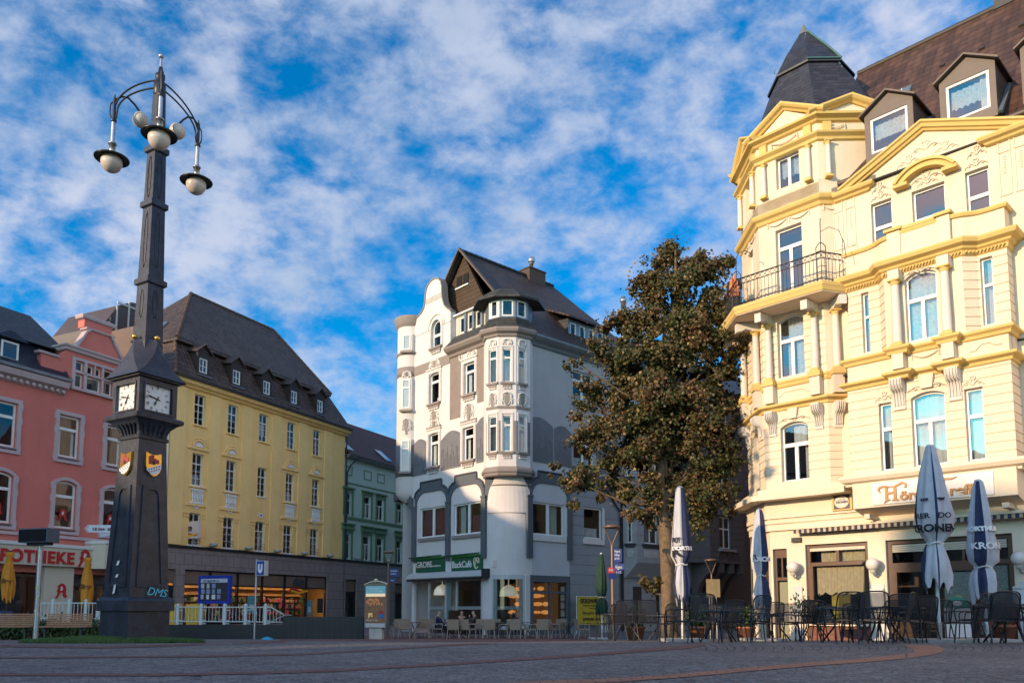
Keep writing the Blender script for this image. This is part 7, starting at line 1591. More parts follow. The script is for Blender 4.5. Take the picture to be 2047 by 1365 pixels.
    m.build('clock_case',PIL,T)
    FACE=mat('clock_dial_white',(.66,.68,.66),.35,var=(9,.06)); INK=mat('clock_black',(.015,.015,.018),.5)
    for i in range(4):
        F=PF(i); cz=(z1+z2)/2-.02; m=MB(); m.box(F,-.31,.31,hb-.08,hb-.045,z1+.06,z2-.1); dl=m.build('clock_dial',FACE,T)
        for a,b,c_,d in ((-.335,-.305,z1+.03,z2-.07),(.305,.335,z1+.03,z2-.07),(-.305,.305,z1+.03,z1+.065),(-.305,.305,z2-.105,z2-.07)):
            q=MB(); q.box(F,a,b,hb-.03,hb+.02,c_,d); q.build('dial_frame',PIL,dl)
        if i not in FACES: continue
        nn=hb-.042
        NUM=['XII','I','II','III','IV','V','VI','VII','VIII','IX','X','XI']
        q=MB()
        for k in range(12):
            a=math.pi/2-k*math.pi/6; r=.235; L_=NUM[k]; wd=sum({'I':.011,'V':.024,'X':.024}[c] for c in L_); x=-wd/2
            def put(x0,y0,x1,y1,t_):
                # local: x tangential, y radial
                def tr(X,Y_): 
                    rx,ry=math.cos(a),math.sin(a); tx_,ty_=math.sin(a),-math.cos(a); return (rx*(r+Y_)+tx_*X, ry*(r+Y_)+ty_*X)
                p,p2=tr(x0,y0),tr(x1,y1); dx,dy=p2[0]-p[0],p2[1]-p[1]; l=math.hypot(dx,dy); ox,oy=-dy/l*t_/2,dx/l*t_/2
                q.add([F.w(X,nn,cz+Y_) for X,Y_ in ((p[0]-ox,p[1]-oy),(p2[0]-ox,p2[1]-oy),(p2[0]+ox,p2[1]+oy),(p[0]+ox,p[1]+oy))],[(0,1,2,3)])
            for c in L_:
                if c=='I': put(x+.005,-.035,x+.005,.035,.007); x+=.011
                elif c=='V': put(x+.012,-.035,x,.035,.008); put(x+.012,-.035,x+.022,.035,.004); x+=.024
                else: put(x,-.035,x+.022,.035,.004); put(x+.022,-.035,x,.035,.008); x+=.024
        q.build('numerals',INK,dl)
        for (ang,ln,wd,nm) in ((math.radians(90-207),.17,.028,'hour_hand'),(math.radians(90-281),.25,.02,'minute_hand')):
            q=MB(); c,s_=math.cos(ang),math.sin(ang); P=[(-.07,-.008),(-.07,.008),(0,.01),(ln*.5,.012),(ln*.62,wd),(ln*.8,.006),(ln,0),(ln*.8,-.006),(ln*.62,-wd),(ln*.5,-.012),(0,-.01)]
            k=len(P); V=[(x*c-y*s_,x*s_+y*c) for x,y in P]; q.prism(F,[(x,cz+y) for x,y in V],nn+.008,nn+.014); q.build(nm,INK,dl)
        q=MB()
        for k in range(3): q.tube([F.w(.335,hb+.015,z1+.12+.2*k),F.w(.335,hb+.015,z1+.17+.2*k)],.012,6)
        q.build('dial_hinge',PIL,dl)
    # four swept gablets meeting the shaft
    m=MB(); sq(m,[(.44,z2),(.5,z2+.02),(.5,z2+.05)]); zr=z2+.05; zp=z(684); K=10
    E=[]
    for i in range(4):
        F=PF(i); row=[]
        for k in range(K+1):
            h=k/K; w=.55*(1-h)**1.9+.008; d=.55-.25*h**.8+.0; zz=zr+(zp-zr)*h**1.0
            row.append([F.w(-w,d,zz),F.w(w,d,zz)])
        E.append(row)
        for k in range(K): m.poly(row[k][0],row[k][1],row[k+1][1],row[k+1][0])
    for i in range(4):
        A=E[i]; B=E[(i-1)%4] 
        for k in range(K): m.poly(A[k][1],B[k][0],B[k+1][0],A[k+1][1])
    for i in range(4): pass
    m.build('swept_roof',mat('pillar_roof_lead',(.055,.055,.065),.4,metal=.35,var=(4,.3),bump=(12,.2)),T)
    for i in range(4):
        F=PF(i); c=F.w(0,.3,zp+.03); q=MB(); q.sphere(c,.055,12); q.build('gilt_ball',GOLD,T)
    # upper shaft
    za,zb3,zc3,zd=z(760),z(411),z(300),z(172)
    def hs_(v): return .215+(v-760)/(172-760)*(.105-.215)
    m=MB(); sq(m,[(hs_(760)+.02,za-.4),(hs_(760),za),(hs_(565),z(565)),(hs_(411),zb3),(hs_(300),zc3),(.115,z(296)),(.085,zd)]); US=m.build('upper_shaft',PIL,T)
    for v in (567,413,303): 
        t=MB(); h=hs_(v)+.012; sq(t,[(h,z(v+7)),(h+.035,z(v+5)),(h+.035,z(v-5)),(h,z(v-7))]); t.build('shaft_collar',PIL,US)
    for (va,vb) in ((540,430),(400,318),(640,585)):
        for i in FACES:
            t=MB(); 
            def up(x,v): 
                zz=z(v); return PF(i).w(x,hs_(v)+.006,zz)
            t.tube([up(.05*math.sin(a_)*(1),va+(vb-va)*(.5-.5*math.cos(a_))) for a_ in [j*math.pi/8 for j in range(16)]],.01,4,closed=True); t.build('cast_ornament',PIL,US)
    m=MB(); zf=z(172); m.lathe(PX,PY,[(.09,zf-.25),(.12,zf-.2),(.12,zf+.05),(.08,zf+.1),(.1,zf+.16),(.1,zf+.24),(.05,zf+.28),(.035,zf+.42)],12); m.build('mast_head',BLACK,T)
    m=MB(); m.sphere((PX,PY,z(113)),.055,12); m.tube([(PX,PY,zf+.3),(PX,PY,z(118))],[.04,.02],8); m.build('finial_ball',STEEL,T)
    # lamp arms
    OP=mat('opal_lamp_globe',(.60,.52,.44),.22,var=(3,.05)); hub=z(165)
    zc_=at(318,275,15.1)[2]
    def pos(u,v):   # point at height zc_ seen at (u,v)
        r=ray(u,v); t=(zc_-EYE)/r[2]; return Vector((r[0]*t,r[1]*t,zc_))
    lamps=[pos(223,325),pos(318,278),pos(392,370)]
    bk=Vector((PX*2,PY*2,2*zc_))-lamps[1]; bk.z=zc_
    for c in lamps:
        d=Vector((c.x-PX,c.y-PY)); L_=d.length; d.normalize()
        P=lambda r,zz: (PX+d.x*r,PY+d.y*r,zz)
        zt_=zc_+1.42
        t=MB()
        for off in (0,-.17):
            ht=hub+.05+off; Rr=L_*(1.-.0) if off==0 else L_*.93
            pts=[P(.08+(Rr-.08)*math.sin(a_),zt_-.25+(ht-zt_+.25)*math.cos(a_)) for a_ in [j*math.pi/2/12 for j in range(13)]]
            if off: pts+= [P(L_*.95,zt_-.42),P(L_*.99,zt_-.46)]
            t.tube(pts,.019,6)
        t.tube([P(L_,zt_-.46),P(L_,zt_+.02)],.035,8); t.tube([P(L_,zt_+.02),P(L_,zt_+.12)],[.022,.008],6); t.tube([P(L_+.07,zt_-.4),P(L_+.1,zt_-.3),P(L_+.09,zt_-.1),P(L_,zt_-.02)],.015,5)
        t.lathe(c.x,c.y,[(.05,zt_-.52),(.065,zt_-.5),(.05,zt_-.44)],10)
        arm=t.build('lamp_arm',BLACK,T)
        t=MB(); t.tube([(c.x,c.y,zc_+.42),(c.x,c.y,zt_-.5)],.042,10); t.lathe(c.x,c.y,[(.06,zc_+.2),(.065,zc_+.4),(.085,zc_+.4),(.085,zc_+.43),(.05,zc_+.44)],12); t.build('lamp_stem',STEEL,arm)
        t=MB(); t.lathe(c.x,c.y,[(.345,zc_+.07),(.35,zc_+.085),(.24,zc_+.14),(.1,zc_+.2),(.05,zc_+.21)],28); t.lathe(c.x,c.y,[(.345,zc_+.07),(.2,zc_+.1),(.05,zc_+.12)],28); t.build('lamp_dish',mat('dish_dark_green',(.02,.03,.03),.35,metal=.4),arm)
        t=MB(); t.sphere((c.x,c.y,zc_),.215,24,1.02,14); t.build('globe',OP,arm)
    for (u,v,j) in ((281,240,0),(355,263,2)):
        y_=16.35; g=Vector(at(u,v,y_)); tip=Vector((lamps[j].x,lamps[j].y,zc_+1.4))
        t=MB(); mid=(g+tip)/2+Vector((0,0,.28)); t.tube([tip,tip.lerp(mid,.5)+Vector((0,0,.06)),mid,mid.lerp(g,.5)+Vector((0,0,.1)),g+Vector((0,0,.15))],.022,6); a=t.build('side_arm',BLACK,T)
        t=MB(); t.sphere(g,.17,20,1,12); t.build('globe',OP,a)
pillar()
# grass growing round the pillar foot
GRS=mat('grass',(.045,.10,.015),.7,var=(2,.4))
r=random.Random(3); m=MB()
for _ in range(9000):
    a=r.uniform(0,2*math.pi); q=r.random()**.6; x=PX-.35+math.cos(a)*q*1.75; y=PY-.1+math.sin(a)*q*1.15
    h=.05+.11*(1-q)+r.random()*.04; w=.008
    if abs((x-PX)*da.x+(y-PY)*da.y)<.45 and abs((x-PX)*db.x+(y-PY)*db.y)<.45: continue
    dx,dy=r.uniform(-.06,.06),r.uniform(-.06,.06); z0=gz(x,y)
    m.add([(x-w,y,z0),(x+w,y,z0),(x+dx,y+dy,z0+h)],[(0,1,2)])
o=m.build('grass',GRS,recalc=False); tag(o,'tufts of green grass round the foot of the clock pillar','grass'); o['kind']='stuff'
m=MB(); m.add([(PX-.35+1.8*math.cos(a*math.pi/12)*(1+.08*math.sin(a*3)),PY-.1+1.2*math.sin(a*math.pi/12)*(1+.1*math.sin(a*2)),gz(0,PY-.1+1.2*math.sin(a*math.pi/12))+.008) for a in range(24)],[tuple(range(24))]); m.build('soil',mat('mossy_soil',(.05,.05,.03),.9,var=(4,.5),bump=(30,.6)),kind='structure')
# ================================================================ TREE
def tree():
    T=thing('maple_tree','tall maple with dark green and reddish brown leaves in front of the grey houses','tree',gxy(1337,29)+(gz(0,29),))
    Y0=29.; P=lambda u,v,dy=0: at(u,v,Y0+dy)
    BARK=mat('maple_bark',(.15,.10,.055),.9,bump=(14,1.),var=(6,.35))
    m=MB(); m.tube([P(1341,1278),P(1338,1240),P(1336,1180),P(1334,1120),P(1330,1060),P(1322,1020),P(1318,960),P(1330,860),P(1345,740),P(1352,600),P(1350,500)],[.36,.29,.27,.26,.25,.23,.2,.17,.13,.08,.03],12)
    m.tube([P(1334,1110),P(1345,1050),P(1352,1010),P(1375,940),P(1400,850),P(1420,700)],[.18,.17,.15,.13,.09,.04],8); tr=m.build('trunk',BARK,T)
    bl=[(1345,500,30),(1338,530,34),(1393,520,30),(1400,555,38),(1440,540,24),(1432,590,40),(1300,545,32),(1345,575,52),(1292,590,36),(1395,610,55),(1455,620,30),(1232,655,34),(1270,655,44),(1330,660,62),(1400,675,60),(1450,690,42),(1196,700,30),(1150,722,20),(1170,738,22),(1138,722,12),(1250,720,45),(1310,740,66),(1390,755,62),(1450,770,45),(1150,782,14),(1185,790,34),(1240,795,50),(1310,815,70),(1385,835,66),(1445,845,45),(1170,850,30),(1215,865,48),(1280,885,62),(1350,905,66),(1420,905,52),(1155,880,20),(1455,925,32),(1130,938,20),(1150,955,26),(1180,975,26),(1215,950,36),(1265,960,44),(1325,975,42),(1380,985,46),(1430,975,40),(1140,990,16),(1105,935,10),(1150,1010,12),(1285,1010,22),(1350,1020,28),(1400,1025,34),(1440,1005,26),(1300,1030,16),(1395,1050,18),(1262,1030,10),(1260,1000,18),(1330,830,50),(1375,900,50),(1285,890,48),(1340,660,38),(1360,720,46)]
    rr=random.Random(21)
    for _ in range(90):
        u,v,q=bl[rr.randrange(60)]; a=rr.uniform(0,6.28); e=rr.uniform(.8,1.12); bl.append((u+math.cos(a)*q*e,v+math.sin(a)*q*e,rr.uniform(6,11)))
    r=random.Random(11); limbs=[]
    for (u,v,q) in bl:
        if q<14 or r.random()<.3: continue
        k=min(1,max(0,(1000-v)/480)); tu=1320+28*k; tv=min(1010,v+90+30*r.random())
        a=Vector(P(tu,tv)); b=Vector(P(u,v,r.uniform(-1,1))); mid=a.lerp(b,.5)+Vector((0,0,-.25))
        lm=MB(); lm.tube([a,mid,b],[.08+.05*(1-k),.05,.015],6); lm.build('limb',BARK,tr)
    for (u,v) in ((1105,935),(1150,782),(1262,1030)): pass
    m=MB(); cols=[]; lv=[]; lf=[]
    px=FPX/Y0
    area=sum(q*q for _,_,q in bl); NL=215000
    pal=[(.035,.05,.014),(.05,.06,.018),(.07,.075,.022),(.10,.085,.028),(.14,.09,.035),(.13,.065,.032),(.30,.22,.085)]
    for (u,v,q) in bl:
        n=int(NL*q*q/area); c=Vector(P(u,v,r.uniform(-.6,.6))); R0=q/px
        # sub-clumps give uneven outline with gaps
        subs=[]
        for _ in range(max(3,int(8*(q/30)**1.5))):
            d=Vector((r.gauss(0,1),r.gauss(0,1),r.gauss(0,1))).normalized()*R0*(r.random()**.4)*1.05; subs.append((c+d,R0*r.uniform(.12,.28)+.08,r.random()))
        for _ in range(n):
            sc,sr,tone=subs[r.randrange(len(subs))]
            d=Vector((r.gauss(0,1),r.gauss(0,1),r.gauss(0,1)*.75)); d=d*sr*.62; d=d if r.random()<.8 else Vector((r.gauss(0,1),r.gauss(0,1),r.gauss(0,1)))*R0*.5+(c-sc); p=sc+d
            if noise.noise(p*1.15)+.45*noise.noise(p*3.1)<-.06: continue
            nn=(d.normalized()*.7+Vector((r.gauss(0,.6),r.gauss(0,.6)-.25,r.gauss(0,.5)+.45))).normalized()
            t1=nn.cross(Vector((r.gauss(0,1),r.gauss(0,1),r.gauss(0,1)))).normalized(); t2=nn.cross(t1); s=r.uniform(.036,.072)
            # lobed leaf: centre ridge, two wings drooping
            k0=len(lv); dr=nn*(-s*.35)
            lv+= [p-t2*s,p+t2*s*1.15,p+t1*s*1.0+t2*s*.25+dr,p+t1*s*.45-t2*s*.55+dr*.5,p-t1*s*1.0+t2*s*.25+dr,p-t1*s*.45-t2*s*.55+dr*.5]
            lf+=[(k0,k0+3,k0+2,k0+1),(k0,k0+1,k0+4,k0+5)]
            cc_=pal[min(6,int((tone*.55+r.random()*.45)*7))]; j=r.uniform(.75,1.3); cols+= [(cc_[0]*j,cc_[1]*j,cc_[2]*j,1)]*2
    # sprig from the trunk
    for (u,v) in ((1286,1160),(1292,1166),(1300,1172),(1306,1178),(1320,1163),(1316,1158)):
        for _ in range(22):
            p=Vector(P(u,v))+Vector((r.gauss(0,.09),r.gauss(0,.09),r.gauss(0,.09))); nn=Vector((r.gauss(0,1),-1,r.gauss(.4,1))).normalized(); t1=nn.cross(Vector((0,0,1))).normalized(); t2=nn.cross(t1); s=.09; k0=len(lv)
            lv+=[p-t2*s,p+t2*s,p+t1*s,p+t1*s*.4-t2*s*.5,p-t1*s,p-t1*s*.4-t2*s*.5]; lf+=[(k0,k0+3,k0+2,k0+1),(k0,k0+1,k0+4,k0+5)]; cols+=[(.10,.075,.025,1)]*2
    me=bpy.data.meshes.new('crown'); org=T.location; me.from_pydata([tuple(p-org) for p in lv],[],lf); at_=me.attributes.new('leaf_colour','FLOAT_COLOR','FACE'); at_.data.foreach_set('color',[x for c in cols for x in c])
    lm,t,b=base_mat('maple_leaf'); a=N(t,'ShaderNodeAttribute',attribute_name='leaf_colour'); t.links.new(a.outputs['Color'],b.inputs['Base Color']); b.inputs['Roughness'].default_value=.45; b.inputs['Specular IOR Level'].default_value=.35
    tl=N(t,'ShaderNodeBsdfTranslucent'); t.links.new(a.outputs['Color'],tl.inputs[0]); mi=N(t,'ShaderNodeMixShader'); mi.inputs[0].default_value=.22; o_=t.nodes['Material Output']; t.links.new(b.outputs[0],mi.inputs[1]); t.links.new(tl.outputs[0],mi.inputs[2]); t.links.new(mi.outputs[0],o_.inputs[0])
    me.materials.append(lm); o=bpy.data.objects.new('crown',me); scn.collection.objects.link(o); o.parent=T
    lb=MB(); lb.tube([P(1334,1196),P(1312,1185),P(1295,1168),P(1284,1160)],[.03,.022,.015,.01],5); lb.build('twig',BARK,tr)
tree()
# ================================================================ FURNITURE AND SMALL THINGS
def on(u,Y): x,y=gxy(u,Y); return (x,y,gz(x,y))
def solveY(v,h):
    lo,hi=9.,60.
    for _ in range(50):
        m=(lo+hi)/2; vv=1214-(gz(0,m)+h-EYE)*1592/m
        if (vv<v): lo=m
        else: hi=m
    return lo
MESH=mat('terrace_mesh',(.03,.03,.034),.6,var=(60,.4))
def mesh_mat():
    m=bpy.data.materials.new('chair_netting'); m.use_nodes=True; t=m.node_tree; b=t.nodes['Principled BSDF']; b.inputs['Base Color'].default_value=(.03,.03,.035,1); b.inputs['Roughness'].default_value=.5
    tr=N(t,'ShaderNodeBsdfTransparent'); mi=N(t,'ShaderNodeMixShader'); mi.inputs[0].default_value=.7; o=t.nodes['Material Output']; t.links.new(tr.outputs[0],mi.inputs[1]); t.links.new(b.outputs[0],mi.inputs[2]); t.links.new(mi.outputs[0],o.inputs[0]); return m
NET=mesh_mat(); TUB=mat('anthracite_tube',(.022,.022,.026),.35,metal=.5)
def arc3(pts,k=5,f=.3):
    P=[Vector(p) for p in pts]; out=[P[0]]
    for i in range(1,len(P)-1):
        a=P[i].lerp(P[i-1],f); b=P[i].lerp(P[i+1],f)
        for j in range(k): t=j/(k-1); out.append(a*(1-t)**2+P[i]*2*t*(1-t)+b*t*t)
    return out+[P[-1]]
def make_black_chair(label):
    T=thing('terrace_chair',label,'chair',(0,0,0),'black mesh terrace chairs in front of the pub'); w=.27
    m=MB(); m.tube(arc3([(-w+.02,.2,.42),(-w+.01,.26,.62),(-w+.03,.34,.93),(w-.03,.34,.93),(w-.01,.26,.62),(w-.02,.2,.42)]),.013,7); m.build('back_frame',TUB,T)
    m=MB(); n=5; g=[[(x,.205+(.335-.205)*(z-.45)/.46+.02*math.sin(math.pi*(z-.45)/.46)*(1),z) for x in (-w+.04,-.08,.08,w-.04)] for z in [.45+.46*i/n for i in range(n+1)]]
    m.add([p for rw in g for p in rw],[(i*4+j,i*4+j+1,i*4+j+5,i*4+j+4) for i in range(n) for j in range(3)]); m.build('backrest',NET,T)
    m=MB(); m.tube(arc3([(-w+.02,.2,.42),(-w+.02,-.24,.44),(w-.02,-.24,.44),(w-.02,.2,.42)]),.012,6); m.build('seat_frame',TUB,T)
    m=MB(); m.hexa([(-w+.03,-.24,.425),(w-.03,-.24,.425),(w-.03,.2,.405),(-w+.03,.2,.405),(-w+.03,-.24,.435),(w-.03,-.24,.435),(w-.03,.2,.415),(-w+.03,.2,.415)]); m.build('seat',NET,T)
    for sg in (-1,1):
        m=MB(); m.tube([(sg*(w-.01),-.22,.44),(sg*(w+.02),-.27,.0)],.013,6); m.build('leg',TUB,T)
        m=MB(); m.tube([(sg*(w-.01),.19,.44),(sg*(w+.02),.3,.0)],.013,6); m.build('leg',TUB,T)
        m=MB(); m.tube(arc3([(sg*(w-.0),-.23,.43),(sg*(w+.03),-.24,.66),(sg*(w+.03),.1,.67),(sg*(w-.0),.27,.66)]),.012,6); m.build('armrest',TUB,T)
    return T
BC=[ # u, v of the top of the back, rotation, label
(1245,1199,.1,'black mesh chair behind the first table from the left, beside the slim street lamp'),
(1222,1206,.5,'black mesh chair at the far left end of the terrace, half hidden by a table'),
(1292,1199,-.15,'black mesh chair with a rounded back just left of the maple trunk'),
(1340,1206,.2,'black mesh chair standing directly in front of the maple trunk'),
(1362,1191,1.1,'black mesh chair turned sideways in front of the pole of the left parasol'),
(1408,1187,-.35,'black mesh chair with its tall back to the viewer, left of the round table top'),
(1458,1199,.1,'black mesh chair behind the round table, below the wooden notice post'),
(1500,1189,2.0,'black mesh chair tipped sideways against a table, edge on, left of the second parasol'),
(1534,1203,.3,'black mesh chair below the rolled up second parasol'),
(1432,1207,2.8,'black mesh chair pushed under the round table with its back away from the viewer'),
(1480,1210,-1.2,'black mesh chair facing the street, between the round table and the tipped chair'),
(1600,1199,.35,'black mesh chair beneath the yellow window box flower'),
(1620,1200,-.1,'black mesh chair standing close behind its neighbour, left of the pub window'),
(1570,1206,2.6,'black mesh chair facing away, at the low table left of the pub window'),
(1686,1183,.05,'near black mesh chair with its back to the viewer, before the pub window'),
(1736,1182,-.1,'second near black mesh chair with its back to the viewer, right of the pub window'),
(1758,1199,.5,'black mesh chair standing behind the near tables beside the menu case'),
(1788,1184,.9,'black mesh chair seen half from the side, left of the big parasol pole'),
(1812,1187,-.6,'black mesh chair turned towards the pub door, left of the big parasol'),
(1832,1191,.25,'black mesh chair close behind the big parasol on its left'),
(1865,1198,.1,'black mesh chair in front of the pub door, just left of the big parasol pole'),
(1908,1200,-.2,'black mesh chair between the two right hand parasols, beside the green sign'),
(1930,1197,1.4,'black mesh chair seen from the side right of the green topped sign'),
(1952,1186,.3,'black mesh chair under the right hand parasol'),
(1992,1182,.0,'nearest black mesh chair with its back to the viewer, right of the right hand parasol'),
(2026,1184,-1.0,'black mesh chair leaning towards the table at the right edge'),
(1650,1207,3.0,'black mesh chair facing the viewer behind the near tables, below the pub window'),
(1705,1205,2.7,'black mesh chair facing the viewer under the pub window, right of its neighbour'),
]
proto=make_black_chair(BC[0][3]); kids=list(proto.children)
for i,(u,v,rz,lb) in enumerate(BC):
    Y=max(14.4,solveY(v,.93)); x,y,z=on(u,Y); z=gz(x,y)
    if i==0: proto.location=(x,y,z); proto.rotation_euler=(0,0,rz+math.pi)
    else: copy_thing(proto,(x,y,z),rz+math.pi,lb)
def make_table(label):
    T=thing('terrace_table',label,'table',(0,0,0),'dark terrace tables in front of the pub')
    m=MB(); m.lathe(0,0,[(.01,.715),(.56,.70),(.60,.71),(.60,.742),(.01,.748)],28); m.build('table_top',mat('slate_grey_table_top',(.10,.105,.115),.4,var=(3,.2)),T)
    for a in range(4):
        c,s=math.cos(a*math.pi/2+.6),math.sin(a*math.pi/2+.6); m=MB(); m.tube(arc3([(c*.34,s*.34,.71),(c*.2,s*.2,.4),(c*.52,s*.52,.0)]),.02,7); m.build('leg',TUB,T)
    m=MB(); m.tube([(.3*math.cos(a*.5236),.3*math.sin(a*.5236),.68) for a in range(12)],.012,5,closed=True); m.build('under_frame',TUB,T); return T
BT_=[(1248,1226,'round dark table at the left end of the pub terrace, beside the street lamp'),(1330,1228,'small dark table in front of the maple trunk'),(1434,1218,'round grey table top seen edge on, left of the tipped chair'),(1540,1226,'dark table beneath the second parasol'),(1625,1228,'low dark table in front of the pub window box'),(1692,1213,'large near dark table below the pub window, under the two near chairs'),(1760,1212,'near dark table between the menu case and the big parasol'),(1815,1222,'dark table left of the big parasol pole'),(1905,1225,'dark table right of the big parasol pole'),(2020,1206,'near dark table at the right edge of the terrace')]
tp=None
for i,(u,v,lb) in enumerate(BT_):
    Y=solveY(v,.74); x,y,z=on(u,Y); 
    if tp is None: tp=make_table(lb); tp.location=(x,y,gz(x,y)); tp.rotation_euler=(0,0,.3)
    else: copy_thing(tp,(x,y,gz(x,y)),i*.7,lb,scale=(1.0,1.0,1.0))
# ---------------- parasols
def parasol(label,u,Y,vt,prof,colA,colB,pole,secs=8,phase=0.,base=True,navy=((243,255),(20,90),(120,170)),name='closed_parasol',group='closed blue and grey brewery parasols',fold=.16,tie=None,polebot=1275):
    x,y,z0=on(u,Y); T=thing(name,label,'parasol',(x,y,z0),group)
    P=[(at(u,v,Y)[2],w/2*Y/1592) for v,w in prof]; k=secs*6; m=MB(); vs=[]; fm=[]
    r=random.Random(int(u)); 
    for j,(z,w) in enumerate(P):
        for i in range(k):
            a=2*math.pi*i/k; f=1+fold*(1.6*abs(math.cos(secs*a/2+phase+j*.22))-1)*min(1,j/2) ; f*=1+.10*math.sin(3*a+j*1.1+u)
            zz=z+ (math.sin(secs*a+phase+1)*.10+math.sin(2*a)*.08 if j==len(P)-1 else 0)
            vs.append((x+w*f*math.cos(a),y+w*f*math.sin(a),zz))
    n=len(P); fs=[(j*k+i,j*k+(i+1)%k,(j+1)*k+(i+1)%k,(j+1)*k+i) for j in range(n-1) for i in range(k)]
    m.add(vs,fs,True); m.add([vs[i] for i in range(k)],[tuple(range(k))])
    for j in range(n-1):
        for i in range(k): fm.append(0 if (not any(a_<=360*i/k<b_ for a_,b_ in navy)) else 1)
    fm.append(1)
    o=m.build('canopy',colA,T,mats=[colB],fm=fm)
    if tie is not None:
        zt,wt=P[tie]; q=MB(); q.tube([(x+wt*1.12*math.cos(a*.3142),y+wt*1.12*math.sin(a*.3142),zt+.02*math.sin(a)) for a in range(20)],.018,5,closed=True); q.build('strap',WHITE,o)
    q=MB(); q.tube([(x,y,z0),(x,y,P[0][0]+.03)],.035 if base else .025,10); q.build('pole',pole,T)
    q=MB(); q.lathe(x,y,[(.0,P[0][0]+.06),(P[0][1]*.8,P[0][0]+.04),(P[0][1]*.9,P[0][0]-.03)],10); q.build('pole_cap',pole,T)
    if base:
        q=MB(); q.bx(x-.5,x+.5,y-.5,y+.5,z0+.005,z0+.07); q.build('base_plate',mat('base_concrete',(.33,.34,.33),.8,var=(4,.2)),T); q=MB(); q.tube([(x,y,z0+.07),(x,y,z0+.4)],.05,10); q.build('sleeve',STEEL,T)
    return T,o,P,(x,y)
LG=mat('parasol_grey_canvas',(.47,.47,.50),.85,bump=(25,.3),var=(3,.12)); NV=mat('parasol_navy_canvas',(.018,.028,.075),.8,bump=(25,.3),var=(3,.2)); INKP=mat('parasol_print_black',(.015,.013,.02),.7)
WP=mat('white_pole',(.6,.6,.6),.35)
def cloth_text(o,txt,c,rad,z,h,a0,m,arc=0,nm='lettering',fit=None,bold=.01):
    x,y=c
    def cv(s,n,zz): 
        a=a0+s/rad(zz); rr=rad(zz)*1.13+.02+n
        return (x+rr*math.sin(a),y-rr*math.cos(a),zz+arc*math.sin(a-a0-.0)*0)
    return lettering(txt,FRONT,0,z,0,h,m,o,name=nm,depth=.004,curve=cv,align='CENTER',bold=bold)
def radf(P):
    def f(z):
        for (za,wa),(zb,wb) in zip(P,P[1:]):
            if zb<=z<=za: return wb+(wa-wb)*(z-zb)/(za-zb)
        return P[2][1]
    return f
PR3=[(893,17),(905,21),(945,40),(990,56),(1030,66),(1058,62),(1076,40),(1086,27),(1098,36),(1120,46),(1150,52),(1172,46)]
T,o,P,c=parasol('large closed grey parasol with navy folds, tied at the waist, before the pub sign',1876,16.3,893,PR3,LG,NV,WP,phase=0,tie=7)
rf=radf(P); zz=lambda v,Y=16.3,u=1876: at(u,v,Y)[2]
cloth_text(o,'RER',c,rf,zz(1038),.11,-1.05,INKP,bold=.004); cloth_text(o,'DO',c,rf,zz(1038),.11,.05,INKP,bold=.004); cloth_text(o,'1430',c,rf,zz(1003),.045,-.95,INKP); cloth_text(o,'SEIT',c,rf,zz(1003),.045,-.05,INKP); cloth_text(o,'KRONEN',c,rf,zz(1064),.15,-.49,INKP,bold=.008)
T,o,P,c=parasol('mostly navy closed parasol with a pale strip, right of the large one',1970,18.2,962,[(962,16),(975,21),(1020,34),(1060,44),(1100,54),(1122,50),(1133,28),(1145,40),(1165,46),(1196,40)],NV,LG,WP,phase=.2,tie=6,navy=((0,205),(248,360)))
rf=radf(P); cloth_text(o,'KRONEN',c,rf,zz(1098,18.2,1970),.15,.25,WHITE,bold=.006); cloth_text(o,'DORTMUNDER',c,rf,zz(1062,18.2,1970),.1,.1,WHITE,bold=.01); 
T,o,P,c=parasol('closed pale and navy parasol in front of the maple trunk',1364,19.5,975,[(975,14),(985,19),(1030,27),(1080,34),(1110,36),(1122,26),(1128,20),(1140,26),(1165,32),(1185,30),(1200,20)],LG,NV,STEEL,phase=.5,tie=6,navy=((266,360),(0,70),(185,205)))
rf=radf(P); cloth_text(o,'RT',c,rf,zz(1084,19.5,1364),.11,-.75,INKP,bold=.008); cloth_text(o,'K',c,rf,zz(1112,19.5,1364),.26,-.7,INKP,bold=.015); cloth_text(o,'DORTMUND',c,rf,zz(1100,19.5,1364),.09,.55,WHITE,bold=.008)
T,o,P,c=parasol('slim closed pale parasol in warm sunlight at the corner door of the pub',1523,21.5,1019,[(1019,11),(1030,17),(1070,25),(1110,32),(1135,30),(1150,15),(1165,24),(1190,32),(1215,26)],LG,NV,STEEL,phase=.6,tie=5,navy=((262,360),(0,70)))
rf=radf(P); cloth_text(o,'R',c,rf,zz(1118,21.5,1523),.13,-.85,INKP,bold=.006); cloth_text(o,'KRONEN',c,rf,zz(1122,21.5,1523),.12,.45,WHITE,bold=.012)
DGC=mat('dark_green_canvas',(.006,.035,.02),.8,bump=(25,.3),var=(3,.2))
parasol('slim closed dark green parasol beside the yellow banner',1203,31,1107,[(1107,6),(1115,10),(1150,19),(1178,21),(1190,15),(1193,9),(1203,20),(1216,24),(1226,20)],DGC,DGC,WP,group=None,tie=5)
OR=mat('orange_canvas',(.55,.22,.015),.8,bump=(20,.4),var=(3,.15))
